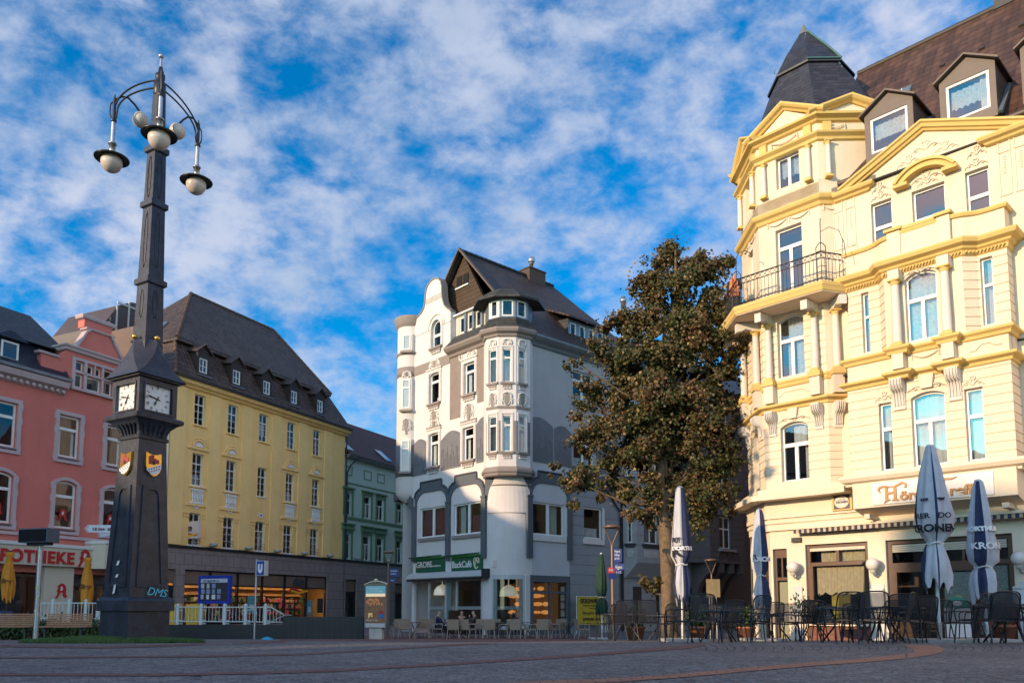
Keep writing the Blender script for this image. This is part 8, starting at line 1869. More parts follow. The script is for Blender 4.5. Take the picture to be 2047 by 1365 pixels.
for (u,v0,lb) in ((13,1103,'closed orange parasol at the left edge in front of the pharmacy window'),(171,1114,'closed orange parasol between the cream pier of the pharmacy and the clock pillar')):
    k=1.0 if u<50 else .92
    T,o,P,c=parasol(lb,u,30,v0,[(v0,12*k),(v0+6,16*k),(v0+10,9*k),(v0+40,20*k),(v0+62,24*k),(v0+80,22*k),(v0+95,18*k)],OR,OR,BLACK,group='closed orange parasols of the pharmacy row',base=False)
    rf=radf(P); cloth_text(o,'Öller',c,rf,at(u,v0+62,30)[2],.16,0,mat('parasol_brown_print',(.12,.05,.01),.7),bold=.01)
# ---------------- street lamps
def street_lamp(u,Y,vt,w,lb,signs=False,group='slim street lamps with flat round heads'):
    x,y,z0=on(u,Y); T=thing('street_lamp',lb,'street lamp',(x,y,z0),group); zt=at(u,vt,Y)[2]; r_=w/2*Y/1592
    PM=mat('bronze_paint',(.19,.12,.085),.4,metal=.4)
    m=MB(); m.tube([(x,y,z0),(x,y,z0+.5),(x,y,zt-.95*r_*2.1)],[.075,.06,.045],10); m.build('pole',PM,T)
    for a in (0,math.pi):
        m=MB(); m.tube(arc3([(x,y,zt-r_*2.1),(x+math.cos(a)*r_*.15,y+.02,zt-r_*1.6),(x+math.cos(a)*r_*.85,y,zt)]),.02,6); m.build('bracket',PM,T)
    m=MB(); m.lathe(x,y,[(.01,zt-.015),(r_*.8,zt-.01),(r_,zt+.02),(r_*.97,zt+.07),(r_*.3,zt+.12),(.01,zt+.13)],22); m.build('lamp_head',PM,T); return T,x,y
T,x,y=street_lamp(1225,27,1055,35,'slim street lamp with round head and blue street signs, beside the yellow banner')
F=Fr(x,y,1,-.25); BS=mat('street_sign_blue',(.012,.03,.17),.4)
def plate(T,F,s0,s1,v0,v1,u,Y,m,txt,h,nm='street_sign',col=None):
    za,zb=at(u,v1,Y)[2],at(u,v0,Y)[2]; q=MB(); q.box(F,s0,s1,.05,.07,za,zb); o=q.build(nm,m,T)
    for i,t in enumerate(txt): lettering(t,F,s0+.03,zb-h*1.5*(i+1),.075,h,WHITE if col is None else col,o,depth=.006,fit=(s1-s0-.06)*(.9 if i==0 else .75))
    return o
plate(T,F,.06,.34,1097,1123,1225,27,BS,['Wiggerst.','Fußweg','zum Markt'],.08); plate(T,F,.08,.42,1126,1139,1225,27,BS,['Wiggerstr.'],.12); plate(T,F,.1,.34,1140,1146,1225,27,BS,['1-12'],.06)
plate(T,Fr(x,y,1,.1),-.16,.05,1134,1145,1225,27,mat('sign_rim_red',(.5,.03,.04),.4),['ZONE'],.08); q=MB(); za,zb=at(1225,1156,27)[2],at(1225,1146,27)[2]; q.box(Fr(x,y,1,.1),-.14,.12,.05,.07,za,zb); q.build('info_sticker_plate',BS,T)
T,x,y=street_lamp(1424,38,1121,27,'slim street lamp with round head in front of the corbelled mauve house')
T,x,y=street_lamp(775,39,1105,23,'slim street lamp with blue signs beside the illuminated poster case')
plate(T,Fr(x,y,1,.15),.08,.5,1136,1152,775,39,BS,['Semerteich','Hörder Neumarkt'],.1); plate(T,Fr(x,y,1,.15),.08,.36,1155,1163,775,39,BS,['Hermannstr.'],.1)
# ---------------- notice board posts behind terrace
x,y,z0=on(1427,33); T=thing('notice_board','pale back of a square notice board on two posts behind the terrace','notice board',(x,y,z0)); za,zb=at(1427,1193,33)[2],at(1427,1157,33)[2]
m=MB(); m.bx(x-.28,x+.28,y,y+.05,za,zb); m.build('board',mat('weathered_board',(.28,.23,.14),.8,var=(3,.2)),T)
for dx in (-.16,.12): m=MB(); m.tube([(x+dx,y+.03,z0),(x+dx,y+.03,zb)],.03,6); m.build('post',STEEL,T)
# ---------------- yellow banner
T=thing('banner','yellow gold buying banner on a frame in front of the grey grooved wall','banner',CR.w(6.1,.5,-.75))
s0=CR.sz(1153,1190,.5)[0]; s1=CR.sz(1209,1200,.5)[0]; za=CR.sz(1155,1249,.5)[1]; zb=CR.sz(1155,1192,.5)[1]
m=MB(); m.box(CR,s0,s1,.5,.53,za,zb); o=m.build('banner_cloth',mat('banner_yellow',(.52,.36,.02),.6,var=(1.5,.1)),T); YI=mat('banner_ink',(.04,.03,.005),.6)
wd=s1-s0
lettering('GOLDANKAUF',CR,s0+.1*wd,zb-.3,.535,.2,YI,o,bold=.016,fit=wd*.86,depth=.01); m=MB(); m.box(CR,s0+.1*wd,s0+.95*wd,.53,.54,zb-.36,zb-.34); m.build('underline',YI,o)
lettering('SOFORT AUSZAHLUNG',CR,s0+.2*wd,zb-.52,.535,.09,YI,o,fit=wd*.7,depth=.01); lettering('ANKAUF',CR,s0+.4*wd,zb-.66,.535,.08,YI,o,fit=wd*.3,depth=.01)
lettering('Bargeld sofort',CR,s0+.18*wd,zb-.95,.535,.17,YI,o,fit=wd*.74,depth=.01); lettering('JUWELIER LOHOFF',CR,s0+.2*wd,zb-1.28,.535,.13,YI,o,bold=.01,fit=wd*.75,depth=.01); lettering('Tel. 0231 4 93 72',CR,s0+.1*wd,za+.06,.535,.07,YI,o,fit=wd*.8,depth=.01)
m=MB(); m.tube([CR.w(s0-.03,.5,-.75),CR.w(s0-.03,.5,zb+.05)],.025,6); m.tube([CR.w(s1+.03,.5,-.75),CR.w(s1+.03,.5,zb+.05)],.025,6); m.tube([CR.w(s0-.05,.5,zb+.03),CR.w(s1+.05,.5,zb+.03)],.025,6); m.build('frame',WP,T)
# ---------------- poster light box
Yp=33; x,y,z0=on(751,Yp); T=thing('poster_case','free standing illuminated poster case on a pale foot, left of the cafe house','advertising case',(x,y,z0))
F=fr2(at(728,1250,33)[:2],at(772,1250,32.6)[:2]); W_=math.dist(at(728,1250,33)[:2],at(772,1250,32.6)[:2]); z=lambda v: at(745,v,Yp)[2]
m=MB(); m.box(F,0,W_,-.22,0,z(1254),z(1166)); m.prism(F,arc_pts(.02,W_-.02,z(1166),.1,10),-.2,-.02); m.build('case',mat('case_bronze_grey',(.22,.20,.16),.4,metal=.3),T)
m=MB(); m.tube([F.w(s,.0,zz) for s,zz in arc_pts(-.02,W_+.02,z(1168),.13,10)],.03,6); m.sphere(F.w(W_/2,0,z(1162)+.03),.09,10); m.build('crest',mat('crest_cream',(.6,.52,.35),.4),T)
m=MB(); m.box(F,.06,W_-.06,.0,.01,z(1244),z(1171)); pb=m.build('poster',mat('poster_umber',(.05,.035,.025),.3,var=(4,.9),emit=((.25,.16,.10),.12)),T)
m=MB(); m.box(F,.06,W_-.06,.011,.014,z(1186),z(1171)); m.build('poster_sky',mat('poster_teal_sky',(.05,.12,.15),.4,emit=((.1,.3,.38),.3)),pb)
m=MB(); m.box(F,.06,W_-.06,.011,.014,z(1192),z(1186)); m.build('poster_horizon',mat('poster_horizon',(.4,.32,.2),.4,emit=((1,.8,.5),.25)),pb)
r=random.Random(9); m=MB()
for _ in range(26): 
    s=r.uniform(.12,W_-.12); zz=z(r.uniform(1208,1196)); m.prism(F,[(s+.04*math.cos(a),zz+.06*math.sin(a)) for a in range(6)],.014,.02)
m.build('poster_crowd',mat('poster_crowd',(.20,.09,.05),.5,emit=((.6,.25,.1),.15)),pb)
lettering('DURCH DEN STRAND',F,.14,z(1178),.016,.07,WHITE,pb,fit=W_*.55,depth=.005); lettering('ZU HOHEN HORIZONTEN',F,.14,z(1183),.016,.07,WHITE,pb,fit=W_*.68,depth=.005); lettering('JPS',F,.2,z(1232),.016,.16,mat('poster_gold',(.7,.5,.2),.4,emit=((1,.7,.3),.2)),pb,fit=.2,depth=.005); lettering('Nicht jeder Tag',F,.1,z(1240),.016,.06,WHITE,pb,fit=W_*.5,depth=.005,shear=.4)
m=MB(); m.box(F,W_-.34,W_-.12,.014,.03,z(1235),z(1226)); m.build('poster_pack_blue',mat('pack_blue',(.03,.15,.35),.4),pb); m=MB(); m.box(F,W_-.34,W_-.12,.014,.03,z(1226),z(1220)); m.build('poster_pack_red',mat('pack_red',(.5,.03,.03),.4),pb)
m=MB(); m.box(F,.06,W_-.06,.0,.012,z(1253),z(1245)); m.build('case_label_strip',mat('strip_white',(.5,.5,.48),.4),T)
m=MB(); m.box(F,.22,W_-.22,-.2,-.04,z0,z(1254)); m.build('foot',mat('foot_cream',(.45,.42,.36),.6,var=(3,.2)),T)
# ---------------- subway entrance
Ys=34.; T=thing('subway_wall','low black clad parapet wall round the underground stairs','wall',on(560,Ys)); z=lambda v,u=450: at(u,v,Ys)[2]
x0,x1,x2=gxy(325,Ys)[0],gxy(566,Ys)[0],gxy(727,Ys)[0]; BW=mat('black_cladding',(.012,.011,.013),.5,var=(2,.3)); zg=gz(0,Ys)
m=MB(); m.bx(x0,x1,Ys,Ys+.25,zg,z(1248)); m.build('low_wall',BW,T)
m=MB(); m.bx(x1+.01,x2,Ys-.05,Ys+.25,zg,z(1232)); m.build('high_wall',BW,T)
m=MB()
for i in range(13):
    xx=x1+.25+i*(x2-x1-.4)/13; m.bx(xx,xx+.02,Ys-.062,Ys-.051,zg,z(1233))
m.build('panel_joints',mat('joint_dark',(.05,.045,.04),.6),T)
RW=mat('railing_pale_green_white',(.50,.58,.56),.4)
T=thing('railing','pale green and white tubular railing on the underground parapet wall','railing',(x0,Ys,z(1248))); zt,zb=z(1213),z(1246)
for u in (353,400,447,489,529):
    xx=gxy(u,Ys)[0]; m=MB(); m.tube([(xx,Ys+.12,z(1249)),(xx,Ys+.12,z(1210))],.075,10); m.sphere((xx,Ys+.12,z(1209)),.075,10); m.build('post',RW,T)
    m=MB()
    for q in (1214,1219,1240,1246): m.tube([(xx-.06,Ys+.12,z(q)),(xx+.22,Ys+.12,z(q))],.02,5)
    m.build('post_bracket',RW,T)
m=MB(); xa,xb=gxy(328,Ys)[0],gxy(540,Ys)[0]; m.tube([(xa,Ys+.1,zt),(xb,Ys+.1,zt),(gxy(567,Ys)[0],Ys+.1,z(1228))],.025,6); m.tube([(xa,Ys+.1,z(1241)),(gxy(567,Ys)[0],Ys+.1,z(1243))],.025,6); m.build('rail',RW,T)
bars=0
xx=xa
while xx<gxy(566,Ys)[0]:
    t=max(0,(xx-xb)/(gxy(567,Ys)[0]-xb)); m=MB(); m.tube([(xx,Ys+.1,z(1243)),(xx,Ys+.1,zt+(z(1228)-zt)*t)],.013,5); m.build('bar',RW,T); xx+=.145; bars+=1
m=MB(); m.tube([(gxy(522,Ys)[0],Ys+.4,z(1250)),(gxy(548,Ys)[0],Ys+1.5,z(1230)),(gxy(560,Ys)[0],Ys+1.8,z(1230))],.03,6); m.build('handrail',STEEL,T)
# yellow containers, white bench behind the railing
for i,(u0,u1,lb) in enumerate(((338,352,'yellow plastic waste container partly behind the clock pillar'),(372,398,'yellow plastic waste container behind the railing, left of the blue notice case'))):
    Yb=37.; xa,ya=gxy(u0,Yb); xb,_=gxy(u1,Yb); T=thing('waste_container',lb,'waste container',((xa+xb)/2,Yb,gz(0,Yb)),'yellow waste containers behind the railing'); h=at(380,1207,Yb)[2]; g0=gz(0,Yb)+.18
    m=MB(); m.hexa([(xa+.05,Yb,g0),(xb-.05,Yb,g0),(xb-.05,Yb+.7,g0),(xa+.05,Yb+.7,g0),(xa,Yb-.05,h-.12),(xb,Yb-.05,h-.12),(xb,Yb+.75,h-.12),(xa,Yb+.75,h-.12)]); m.build('body',mat('container_yellow',(.60,.36,.01),.4,var=(2,.1)),T)
    m=MB(); m.hexa([(xa-.03,Yb-.08,h-.115),(xb+.03,Yb-.08,h-.115),(xb+.03,Yb+.78,h-.115),(xa-.03,Yb+.78,h-.115),(xa+.05,Yb,h-.02),(xb-.05,Yb,h-.02),(xb-.05,Yb+.7,h+.03),(xa+.05,Yb+.7,h+.03)]); m.build('lid',MATS['container_yellow'],T)
    for xx in (xa+.12,xb-.12): m=MB(); m.lathe(0,0,[(.01,-.03),(.09,-.03),(.09,.03),(.01,.03)],12); m.xf(Matrix.Translation((xx,Yb+.1,g0-.09))@Matrix.Rotation(math.pi/2,4,'X')@Matrix.Rotation(math.pi/2,4,'Y')); m.build('wheel',BLACK,T)
# blue notice case
Yc=35.2; T=thing('notice_case','bright blue club notice case on posts in front of the chemist shop','notice case',on(425,Yc)); 
F=fr2(at(397,1180,35.5)[:2],at(459,1180,34.9)[:2]); W_=math.dist(at(397,1180,35.5)[:2],at(459,1180,34.9)[:2]); z=lambda v:at(425,v,Yc)[2]; BL=mat('case_blue',(.012,.04,.33),.35)
m=MB(); m.box(F,0,W_,-.16,0,z(1206),z(1150)); m.box(F,0,W_,0,.04,z(1154),z(1150)); m.box(F,0,W_,0,.04,z(1206),z(1202)); m.box(F,0,.08,0,.04,z(1202),z(1154)); m.box(F,W_-.08,W_,0,.04,z(1202),z(1154)); m.build('case',BL,T)
m=MB(); m.box(F,.1,W_-.1,.002,.012,z(1200),z(1156)); pn=m.build('pin_board',mat('pin_board',(.03,.025,.03),.7),T)
m=MB(); m.box(F,.12,W_-.12,.013,.018,z(1164),z(1156)); hd=m.build('header',mat('header_paper',(.42,.45,.52),.6),pn); lettering('AC Hörde 04 e.V.',F,.26,z(1163),.02,.11,mat('ink',(0,0,0)),hd,fit=W_*.52,bold=.004,depth=.004)
r=random.Random(4)
for k in range(11):
    s=.14+(k%4)*.3+r.uniform(0,.03); v=1197-(k//4)*11; q=MB(); q.box(F,s,s+r.uniform(.14,.2),.013,.017,z(v),z(v-9)); q.build('notice_sheet',[CURT,mat('sheet_rose',(.35,.12,.14),.7,var=(30,.6)),mat('sheet_blue',(.2,.25,.38),.7,var=(30,.6)),mat('sheet_white',(.42,.42,.42),.7,var=(30,.5))][r.randrange(4)],pn)
for s in (.2,W_-.2): m=MB(); m.tube([F.w(s,-.08,gz(0,Yc)),F.w(s,-.08,z(1206))],.04,8); m.build('post',STEEL,T)
# underground sign
Yu=32.; x,y,z0=on(511,Yu); T=thing('underground_sign','blue and white box sign with a letter U on a tall grey pole','sign',(x,y,z0)); z=lambda v:at(515,v,Yu)[2]
F=fr2(at(512,1135,32)[:2],at(531,1135,31.9)[:2]); 
m=MB(); m.box(F,0,.38,-.28,0,z(1150),z(1120)); m.build('sign_box',mat('sign_box_white',(.6,.6,.58),.4),T); m=MB(); m.box(F,.02,.36,.0,.01,z(1149),z(1121)); o=m.build('sign_face',mat('underground_blue',(.01,.05,.26),.35),T)
U=[(.09,z(1127)),(.09,z(1138)),(.11,z(1142)),(.15,z(1144.5)),(.19,z(1145.5)),(.23,z(1144.5)),(.27,z(1142)),(.29,z(1138)),(.29,z(1127)),(.22,z(1127)),(.22,z(1137)),(.19,z(1139.5)),(.16,z(1137)),(.16,z(1127))]
m=MB(); m.prism(F,U[::-1],.01,.02); m.build('letter',WHITE,o)
m=MB(); m.tube([(x-.05,y+.1,z0),(x-.05,y+.1,z(1117))],.045,8); m.build('pole',STEEL,T)
# blue litter
x,y=gxy(535,25); T=None; r=random.Random(2); m=MB(); z0=gz(x,y)
pts=[(x+.22*math.cos(a)*r.uniform(.6,1),y+.12*math.sin(a),z0+r.uniform(.01,.05)) for a in [i*.5236 for i in range(12)]]; m.add(pts+[(x,y,z0+.12)],[(i,(i+1)%12,12) for i in range(12)]); o=m.build('plastic_bag',mat('bag_blue',(.03,.30,.45),.4),None); tag(o,'crumpled light blue plastic bag lying on the paving before the black wall','litter')
x,y=gpt(385,1356); m=MB(); m.add([(x-.05,y,.012),(x+.02,y-.05,.02),(x+.09,y,.016),(x+.05,y+.05,.03),(x-.01,y+.04,.024)],[(0,1,2,3,4)]); o=m.build('dead_leaf',mat('dead_leaf',(.012,.008,.006),.8)); tag(o,'dark dead leaf lying on the paving near the bottom edge','leaf')
# ---------------- benches and display column
WD=mat('bench_oak',(.36,.19,.10),.6,var=(8,.2))
def bench(u,Y,lb,rz):
    x,y,z0=on(u,Y); T=thing('park_bench',lb,'bench',(x,y,z0),'slatted wooden benches along the hedge'); M=Matrix.Translation((x,y,z0))@Matrix.Rotation(rz,4,'Z')
    def B(mb,*a): mb.bx(*a); return mb
    m=MB()
    for k in range(6): m.bx(-.7,.7,-.02+.015*k,.01+.015*k,.47+.065*k,.515+.065*k)
    m.xf(M).build('backrest',WD,T); m=MB()
    for k in range(5): m.bx(-.78,.78,-.5+.09*k,-.43+.09*k,.42,.45)
    m.xf(M).build('seat',WD,T)
    for sx_ in (-.55,.55):
        m=MB(); m.bx(sx_-.03,sx_+.03,-.4,-.3,0,.38); m.bx(sx_-.03,sx_+.03,-.5,-.0,.38,.415); m.xf(M).build('leg',BLACK,T)
    for sx_ in (-.3,.35): m=MB(); m.hexa([(sx_-.02,.0,.42),(sx_+.02,.0,.42),(sx_+.02,.04,.42),(sx_-.02,.04,.42),(sx_-.02,.1,.9),(sx_+.02,.1,.9),(sx_+.02,.13,.9),(sx_-.02,.13,.9)]); m.xf(M).build('back_support',BLACK,T)
bench(140,25.5,'slatted wooden bench in front of the pale railing, nearest to the clock pillar',.05); bench(30,25.5,'slatted wooden bench at the left edge, left of the sticker covered pole',.05)
Yd=22.; x,y,z0=on(66,Yd); T=thing('display_column','dark passenger display box on a grey sticker covered pole','display',(x,y,z0)); z=lambda v:at(66,v,Yd)[2]
a=at(36,1080,22.0); b=at(94,1080,21.75); F=fr2(a[:2],b[:2]); W_=math.dist(a[:2],b[:2])
m=MB(); m.box(F,0,W_,-.42,0,z(1084),z(1056)); m.build('display_box',mat('display_grey_blue',(.10,.13,.16),.4,metal=.3),T); m=MB(); m.box(F,.02,W_-.04,.0,.01,z(1082.5),z(1058.5)); m.build('display_screen',mat('screen_off',(.008,.008,.012),.15),T)
m=MB(); m.box(F,.2,W_-.1,-.32,-.1,z(1089),z(1084)); m.build('bracket',BLACK,T)
m=MB(); m.tube([(x+.02,y+.15,z0),(x+.02,y+.15,z(1088))],.07,14); po=m.build('pole',STEEL,T)
r=random.Random(8)
for k in range(14):
    zz=z0+.6+r.random()*1.6; a_=-math.pi/2+r.uniform(-1,1); q=MB(); h=r.uniform(.04,.09); q.add([(x+.02+.0725*math.cos(a_+d),y+.15+.0725*math.sin(a_+d),zz+e) for d,e in ((-.3,0),(.35,.01),(.3,h),(-.25,h*.8))],[(0,1,2,3)]); q.build('sticker',[WHITE,mat('sticker_lilac',(.35,.33,.45),.5),mat('sticker_yellow',(.6,.45,.05),.5)][r.randrange(3)],po)
# pale railing and hedge behind benches
Yh=28.; xa,xb=gxy(74,Yh)[0],gxy(206,Yh)[0]; T=thing('railing','short pale green railing behind the benches, left of the clock pillar','railing',(xa,Yh,gz(0,Yh))); z=lambda v:at(140,v,Yh)[2]
for u in (78,105,138,171,196): xx=gxy(u,Yh)[0]; m=MB(); m.tube([(xx,Yh,gz(0,Yh)),(xx,Yh,z(1201))],.06,8); m.sphere((xx,Yh,z(1200)),.06,8); m.build('post',RW,T)
m=MB(); m.tube([(xa,Yh,z(1205)),(xb,Yh,z(1205))],.025,6); m.tube([(xa,Yh,z(1236)),(xb,Yh,z(1236))],.02,6); m.build('rail',RW,T)
xx=xa
while xx<xb: m=MB(); m.tube([(xx,Yh,z(1238)),(xx,Yh,z(1205))],.013,5); m.build('bar',RW,T); xx+=.13
def leafy(name,lb,cat,pts,n,s,cols,kind=None,parent=None,seed=1):
    r=random.Random(seed); m=MB(); fm=[]
    for _ in range(n):
        c,rx,ry,rz=pts[r.randrange(len(pts))]; p=Vector((c[0]+r.gauss(0,.45)*rx,c[1]+r.gauss(0,.45)*ry,c[2]+r.gauss(0,.45)*rz)); 
        if p.z<gz(p.x,p.y)+.01: p.z=gz(p.x,p.y)+r.random()*.1
        nn=Vector((r.gauss(0,1),r.gauss(-.5,1),r.gauss(.5,1))).normalized(); t1=nn.cross(Vector((0,.3,1))).normalized(); t2=nn.cross(t1); q=s*r.uniform(.6,1.4)
        m.add([p-t2*q,p+t1*q*.5,p+t2*q,p-t1*q*.5],[(0,1,2,3)]); fm.append(r.randrange(len(cols)))
    o=m.build(name,cols[0],parent,mats=cols[1:],fm=fm,recalc=False)
    if lb: tag(o,lb,cat)
    if kind: o['kind']=kind
    return o
LF=[mat('leaf_dark',(.02,.045,.012),.6),mat('leaf_mid',(.04,.08,.02),.6),mat('leaf_light',(.08,.12,.03),.6)]
for i,(u,w_,lb) in enumerate(((30,.9,'low dark green shrub behind the left bench'),(100,.7,'dark green shrub behind the gap between the two benches'),(172,.8,'dark green shrub between the right bench and the clock pillar'))):
    x,y=gxy(u,27.2); leafy('shrub',lb,'shrub',[((x,y,gz(x,y)+.3),w_,.3,.35)],2600,.06,LF,seed=i)
# pub planters
for i,(u,Y,lb) in enumerate(((1270,24,'leafy potted shrub left of the maple behind the terrace'),(1395,24,'leafy potted shrub right of the maple behind the terrace'),(1490,24.5,'leafy planter in front of the white arches'),(2005,20.5,'terracotta pot with red flowers at the right edge'))):
    x,y,z0=on(u,Y); T=thing('potted_plant',lb,'plant',(x,y,z0)); m=MB(); m.lathe(x,y,[(.01,z0),(.2,z0),(.28,z0+.36),(.3,z0+.36),(.3,z0+.42),(.25,z0+.42),(.24,z0+.36),(.01,z0+.36)],16); m.build('pot',mat('terracotta',(.30,.11,.06),.7,var=(4,.2)),T)
    leafy('foliage',None,None,[((x,y,z0+.68),.36,.3,.3)],900,.06,LF+([mat('flower_red',(.5,.03,.03),.6)] if i==3 else []),parent=T,seed=20+i)
x,y,z0=on(1614,21.4); T=thing('flower_bush','thin rose bush with a yellow flower in front of the pub wall','plant',(x,y,z0)); m=MB()
for (dx,h) in ((-.3,1.3),(.0,1.05),(.25,.95),(-.1,1.2)): m.tube([(x,y,z0),(x+dx*.6,y,z0+h*.6),(x+dx,y,z0+h)],.01,5)
m.build('stems',mat('stem',(.06,.05,.02),.7),T); leafy('leaves',None,None,[((x-.1,y,z0+.9),.45,.2,.4)],160,.05,LF,parent=T); m=MB(); m.sphere((x+.25,y,z0+.98),.06,8); m.build('flower',mat('flower_yellow',(.8,.55,.02),.5),T)
# green topped sign board by the pub door
x,y,z0=on(1914,19.6); T=thing('menu_board','white standing board with a rounded green top beside the pub door','sign',(x,y,z0)); F=Fr(x,y,1,-.1)
m=MB(); m.box(F,-.3,.3,-.04,0,z0+.1,z0+.82); m.build('board',WHITE,T); m=MB(); m.prism(F,arc_pts(-.3,.3,z0+.825,.28,10),-.04,.0); o=m.build('green_top',mat('board_green',(.02,.22,.16),.4),T); m=MB(); m.prism(F,[(.12*math.cos(a*.5236),z0+.93+.06*math.sin(a*.5236)) for a in range(12)],.0,.01); m.build('emblem',WHITE,o)
for sx_ in (-.25,.25): m=MB(); m.box(F,sx_-.02,sx_+.02,-.1,.04,z0,z0+.1); m.build('foot',BLACK,T)
# ---------------- finger post beside the pillar
Yf=19.; x,y,z0=on(236,Yf); T=thing('finger_post','white arrow direction signs on a post hidden behind the clock pillar','signpost',(x,y,z0)); z=lambda v:at(200,v,Yf)[2]
m=MB(); m.tube([(x,y,z0),(x,y,z(1045))],.04,8); m.build('post',STEEL,T)
xa=gxy(161,Yf)[0]; F=Fr(xa,Yf,x-xa,.0); L_=x-xa; m=MB(); m.prism(F,[(0,z(1056)),(.08,z(1063.5)),(L_,z(1065)),(L_,z(1049)),(.08,z(1049))],0,.02); o=m.build('arrow_sign',mat('arrow_white',(.55,.56,.6),.4),T)
lettering('S Bf. Hörde   Stiftsforum',F,.2,z(1060),.025,.07,mat('sign_maroon',(.2,.04,.07),.5),o,fit=L_*.72,depth=.004,bold=.003); m=MB(); m.tube([F.w(.1,.022,z(1051)),F.w(.03,.022,z(1056)),F.w(.1,.022,z(1062))],.008,4); m.build('chevron',mat('sign_maroon',(0,0,0)),o)
m=MB(); m.prism(Fr(xa+.42,Yf-.05,1,-.4),[(0,z(1066)),(0,z(1074)),(.4,z(1070)),(.4,z(1066.5))],0,.02); m.build('arrow_sign',MATS['arrow_white'],T)
# ---------------- cafe wicker chairs and tables
WK=mat('wicker_sand',(.36,.28,.20),.8,bump=(60,.8),var=(30,.25)); WKF=mat('wicker_leg',(.38,.33,.27),.5)
def make_wicker(label):
    T=thing('wicker_chair',label,'chair',(0,0,0),'sand coloured wicker chairs in front of the cafe'); w=.25
    m=MB(); m.hexa([(-w,.2,.42),(w,.2,.42),(w,.235,.42),(-w,.235,.42),(-w-.01,.3,.88),(w+.01,.3,.88),(w+.01,.335,.88),(-w-.01,.335,.88)]); m.build('backrest',WK,T)
    m=MB(); m.bx(-w,w,-.24,.2,.4,.45); m.build('seat',WK,T)
    for sx_ in (-1,1):
        m=MB(); m.tube([(sx_*(w-.01),-.22,.42),(sx_*(w+.02),-.25,0)],.017,6); m.build('leg',WKF,T); m=MB(); m.tube([(sx_*(w-.01),.2,.42),(sx_*(w+.02),.3,0)],.017,6); m.build('leg',WKF,T)
        m=MB(); m.tube(arc3([(sx_*(w+.0),-.22,.42),(sx_*(w+.03),-.22,.64),(sx_*(w+.03),.24,.66)]),.02,6); m.build('armrest',WKF,T)
    return T
WC=[(797,37.5,.3,'wicker chair at the far left of the cafe terrace, its back partly hidden'),(811,36.6,-.1,'wicker chair with its back to the viewer, second from the left of the cafe'),(846,37.9,.1,'wicker chair behind the small wooden bench table left of the seated navy jumper'),(862,37.8,0,'wicker chair directly left of the man in the navy jumper'),(876,37.2,1.5,'wicker chair under the man in the navy jumper'),(906,35.9,.05,'wicker chair with its back to the viewer, just right of the white trainers'),(922,37.9,3.1,'wicker chair under the dark haired guest facing the viewer'),(936,36.0,-.6,'wicker chair turned left in front of the guest resting a chin'),(950,37.4,-1.6,'wicker chair under the guest resting a chin on one hand'),(962,36.6,.1,'wicker chair with a slot in its back, right of the seated guests'),(977,35.8,.1,'wicker chair in front of the white pier between the shop windows'),(988,37.4,.2,'wicker chair behind a black table leg below the corner window'),(1012,36.4,1.0,'wicker chair turned to the right below the corner window'),(1024,37.0,.0,'wide wicker chair back in front of the corner window'),(1034,35.9,-.4,'wicker chair at the right side of the corner window'),(1047,36.6,-1.2,'darker shaded wicker chair by the corner pier'),(1063,36.2,1.4,'wicker chair seen from the side in front of the grey pier'),(1087,35.6,-.25,'tan wicker chair with its back to the viewer, in front of the grey framed window'),(1104,36.3,-.9,'wicker chair angled to the left in front of the grey framed window'),(1117,37.0,.3,'wicker chair at the right side of the grey framed window'),(1164,35.6,-1.3,'last wicker chair on the right, turned left in front of the yellow banner')]
wp=None
for (u,Y,rz,lb) in WC:
    x,y,z0=on(u,Y)
    if wp is None: wp=make_wicker(lb); wp.location=(x,y,z0); wp.rotation_euler=(0,0,rz+math.pi)
    else: copy_thing(wp,(x,y,z0),rz+math.pi,lb)
def make_bistro(label):
    T=thing('bistro_table',label,'table',(0,0,0),'small black bistro tables in front of the cafe'); m=MB(); m.lathe(0,0,[(.01,.71),(.34,.71),(.34,.735),(.01,.74)],20); m.build('table_top',mat('bistro_top',(.12,.10,.09),.4),T)
    for a in range(3):
        c,s=math.cos(a*2.094),math.sin(a*2.094); m=MB(); m.tube(arc3([(c*.28,s*.28,.7),(c*.05,s*.05,.45),(c*.05,s*.05,.3),(c*.3,s*.3,0)]),.016,6); m.build('leg',BLACK,T)
    return T
bp_=None
for (u,Y,lb) in ((829,37.0,'black bistro table left of the cafe corner, with curled iron legs'),(899,37.0,'bistro table with white cups in front of the man in the navy jumper'),(931,37.2,'bistro table with cups between the two guests'),(999,36.8,'black bistro table with bent legs left of the corner window chairs'),(1056,36.6,'bistro table beside the grey pier of the cafe'),(1136,36.2,'black bistro table left of the last wicker chair')):
    x,y,z0=on(u,Y)
    if bp_ is None: bp_=make_bistro(lb); bp_.location=(x,y,z0)
    else: copy_thing(bp_,(x,y,z0),u*.1,lb)
CUPM=mat('white_china',(.7,.7,.7),.3)
for (u,Y,lb) in ((895,36.9,'white cup nearest the man in the navy jumper'),(913,37.0,'white cup in the middle of the guests table'),(920,36.9,'white cup in front of the dark haired guest')):
    x,y,z0=on(u,Y); m=MB(); m.lathe(x,y,[(.01,z0+.745),(.035,z0+.745),(.05,z0+.85),(.045,z0+.85),(.03,z0+.76),(.01,z0+.76)],12); o=m.build('cup',CUPM); tag(o,lb,'cup','white cups on the cafe tables')
x,y,z0=on(845,36.2); T=thing('wooden_bench_table','low wooden bench table in front of the chairs left of the cafe guests','bench',(x,y,z0)); m=MB(); m.bx(x-.38,x+.38,y-.18,y+.18,z0+.42,z0+.46); m.bx(x-.34,x+.34,y-.17,y-.14,z0+.28,z0+.42); m.build('top',mat('weathered_teak',(.30,.23,.18),.7,var=(6,.2)),T)
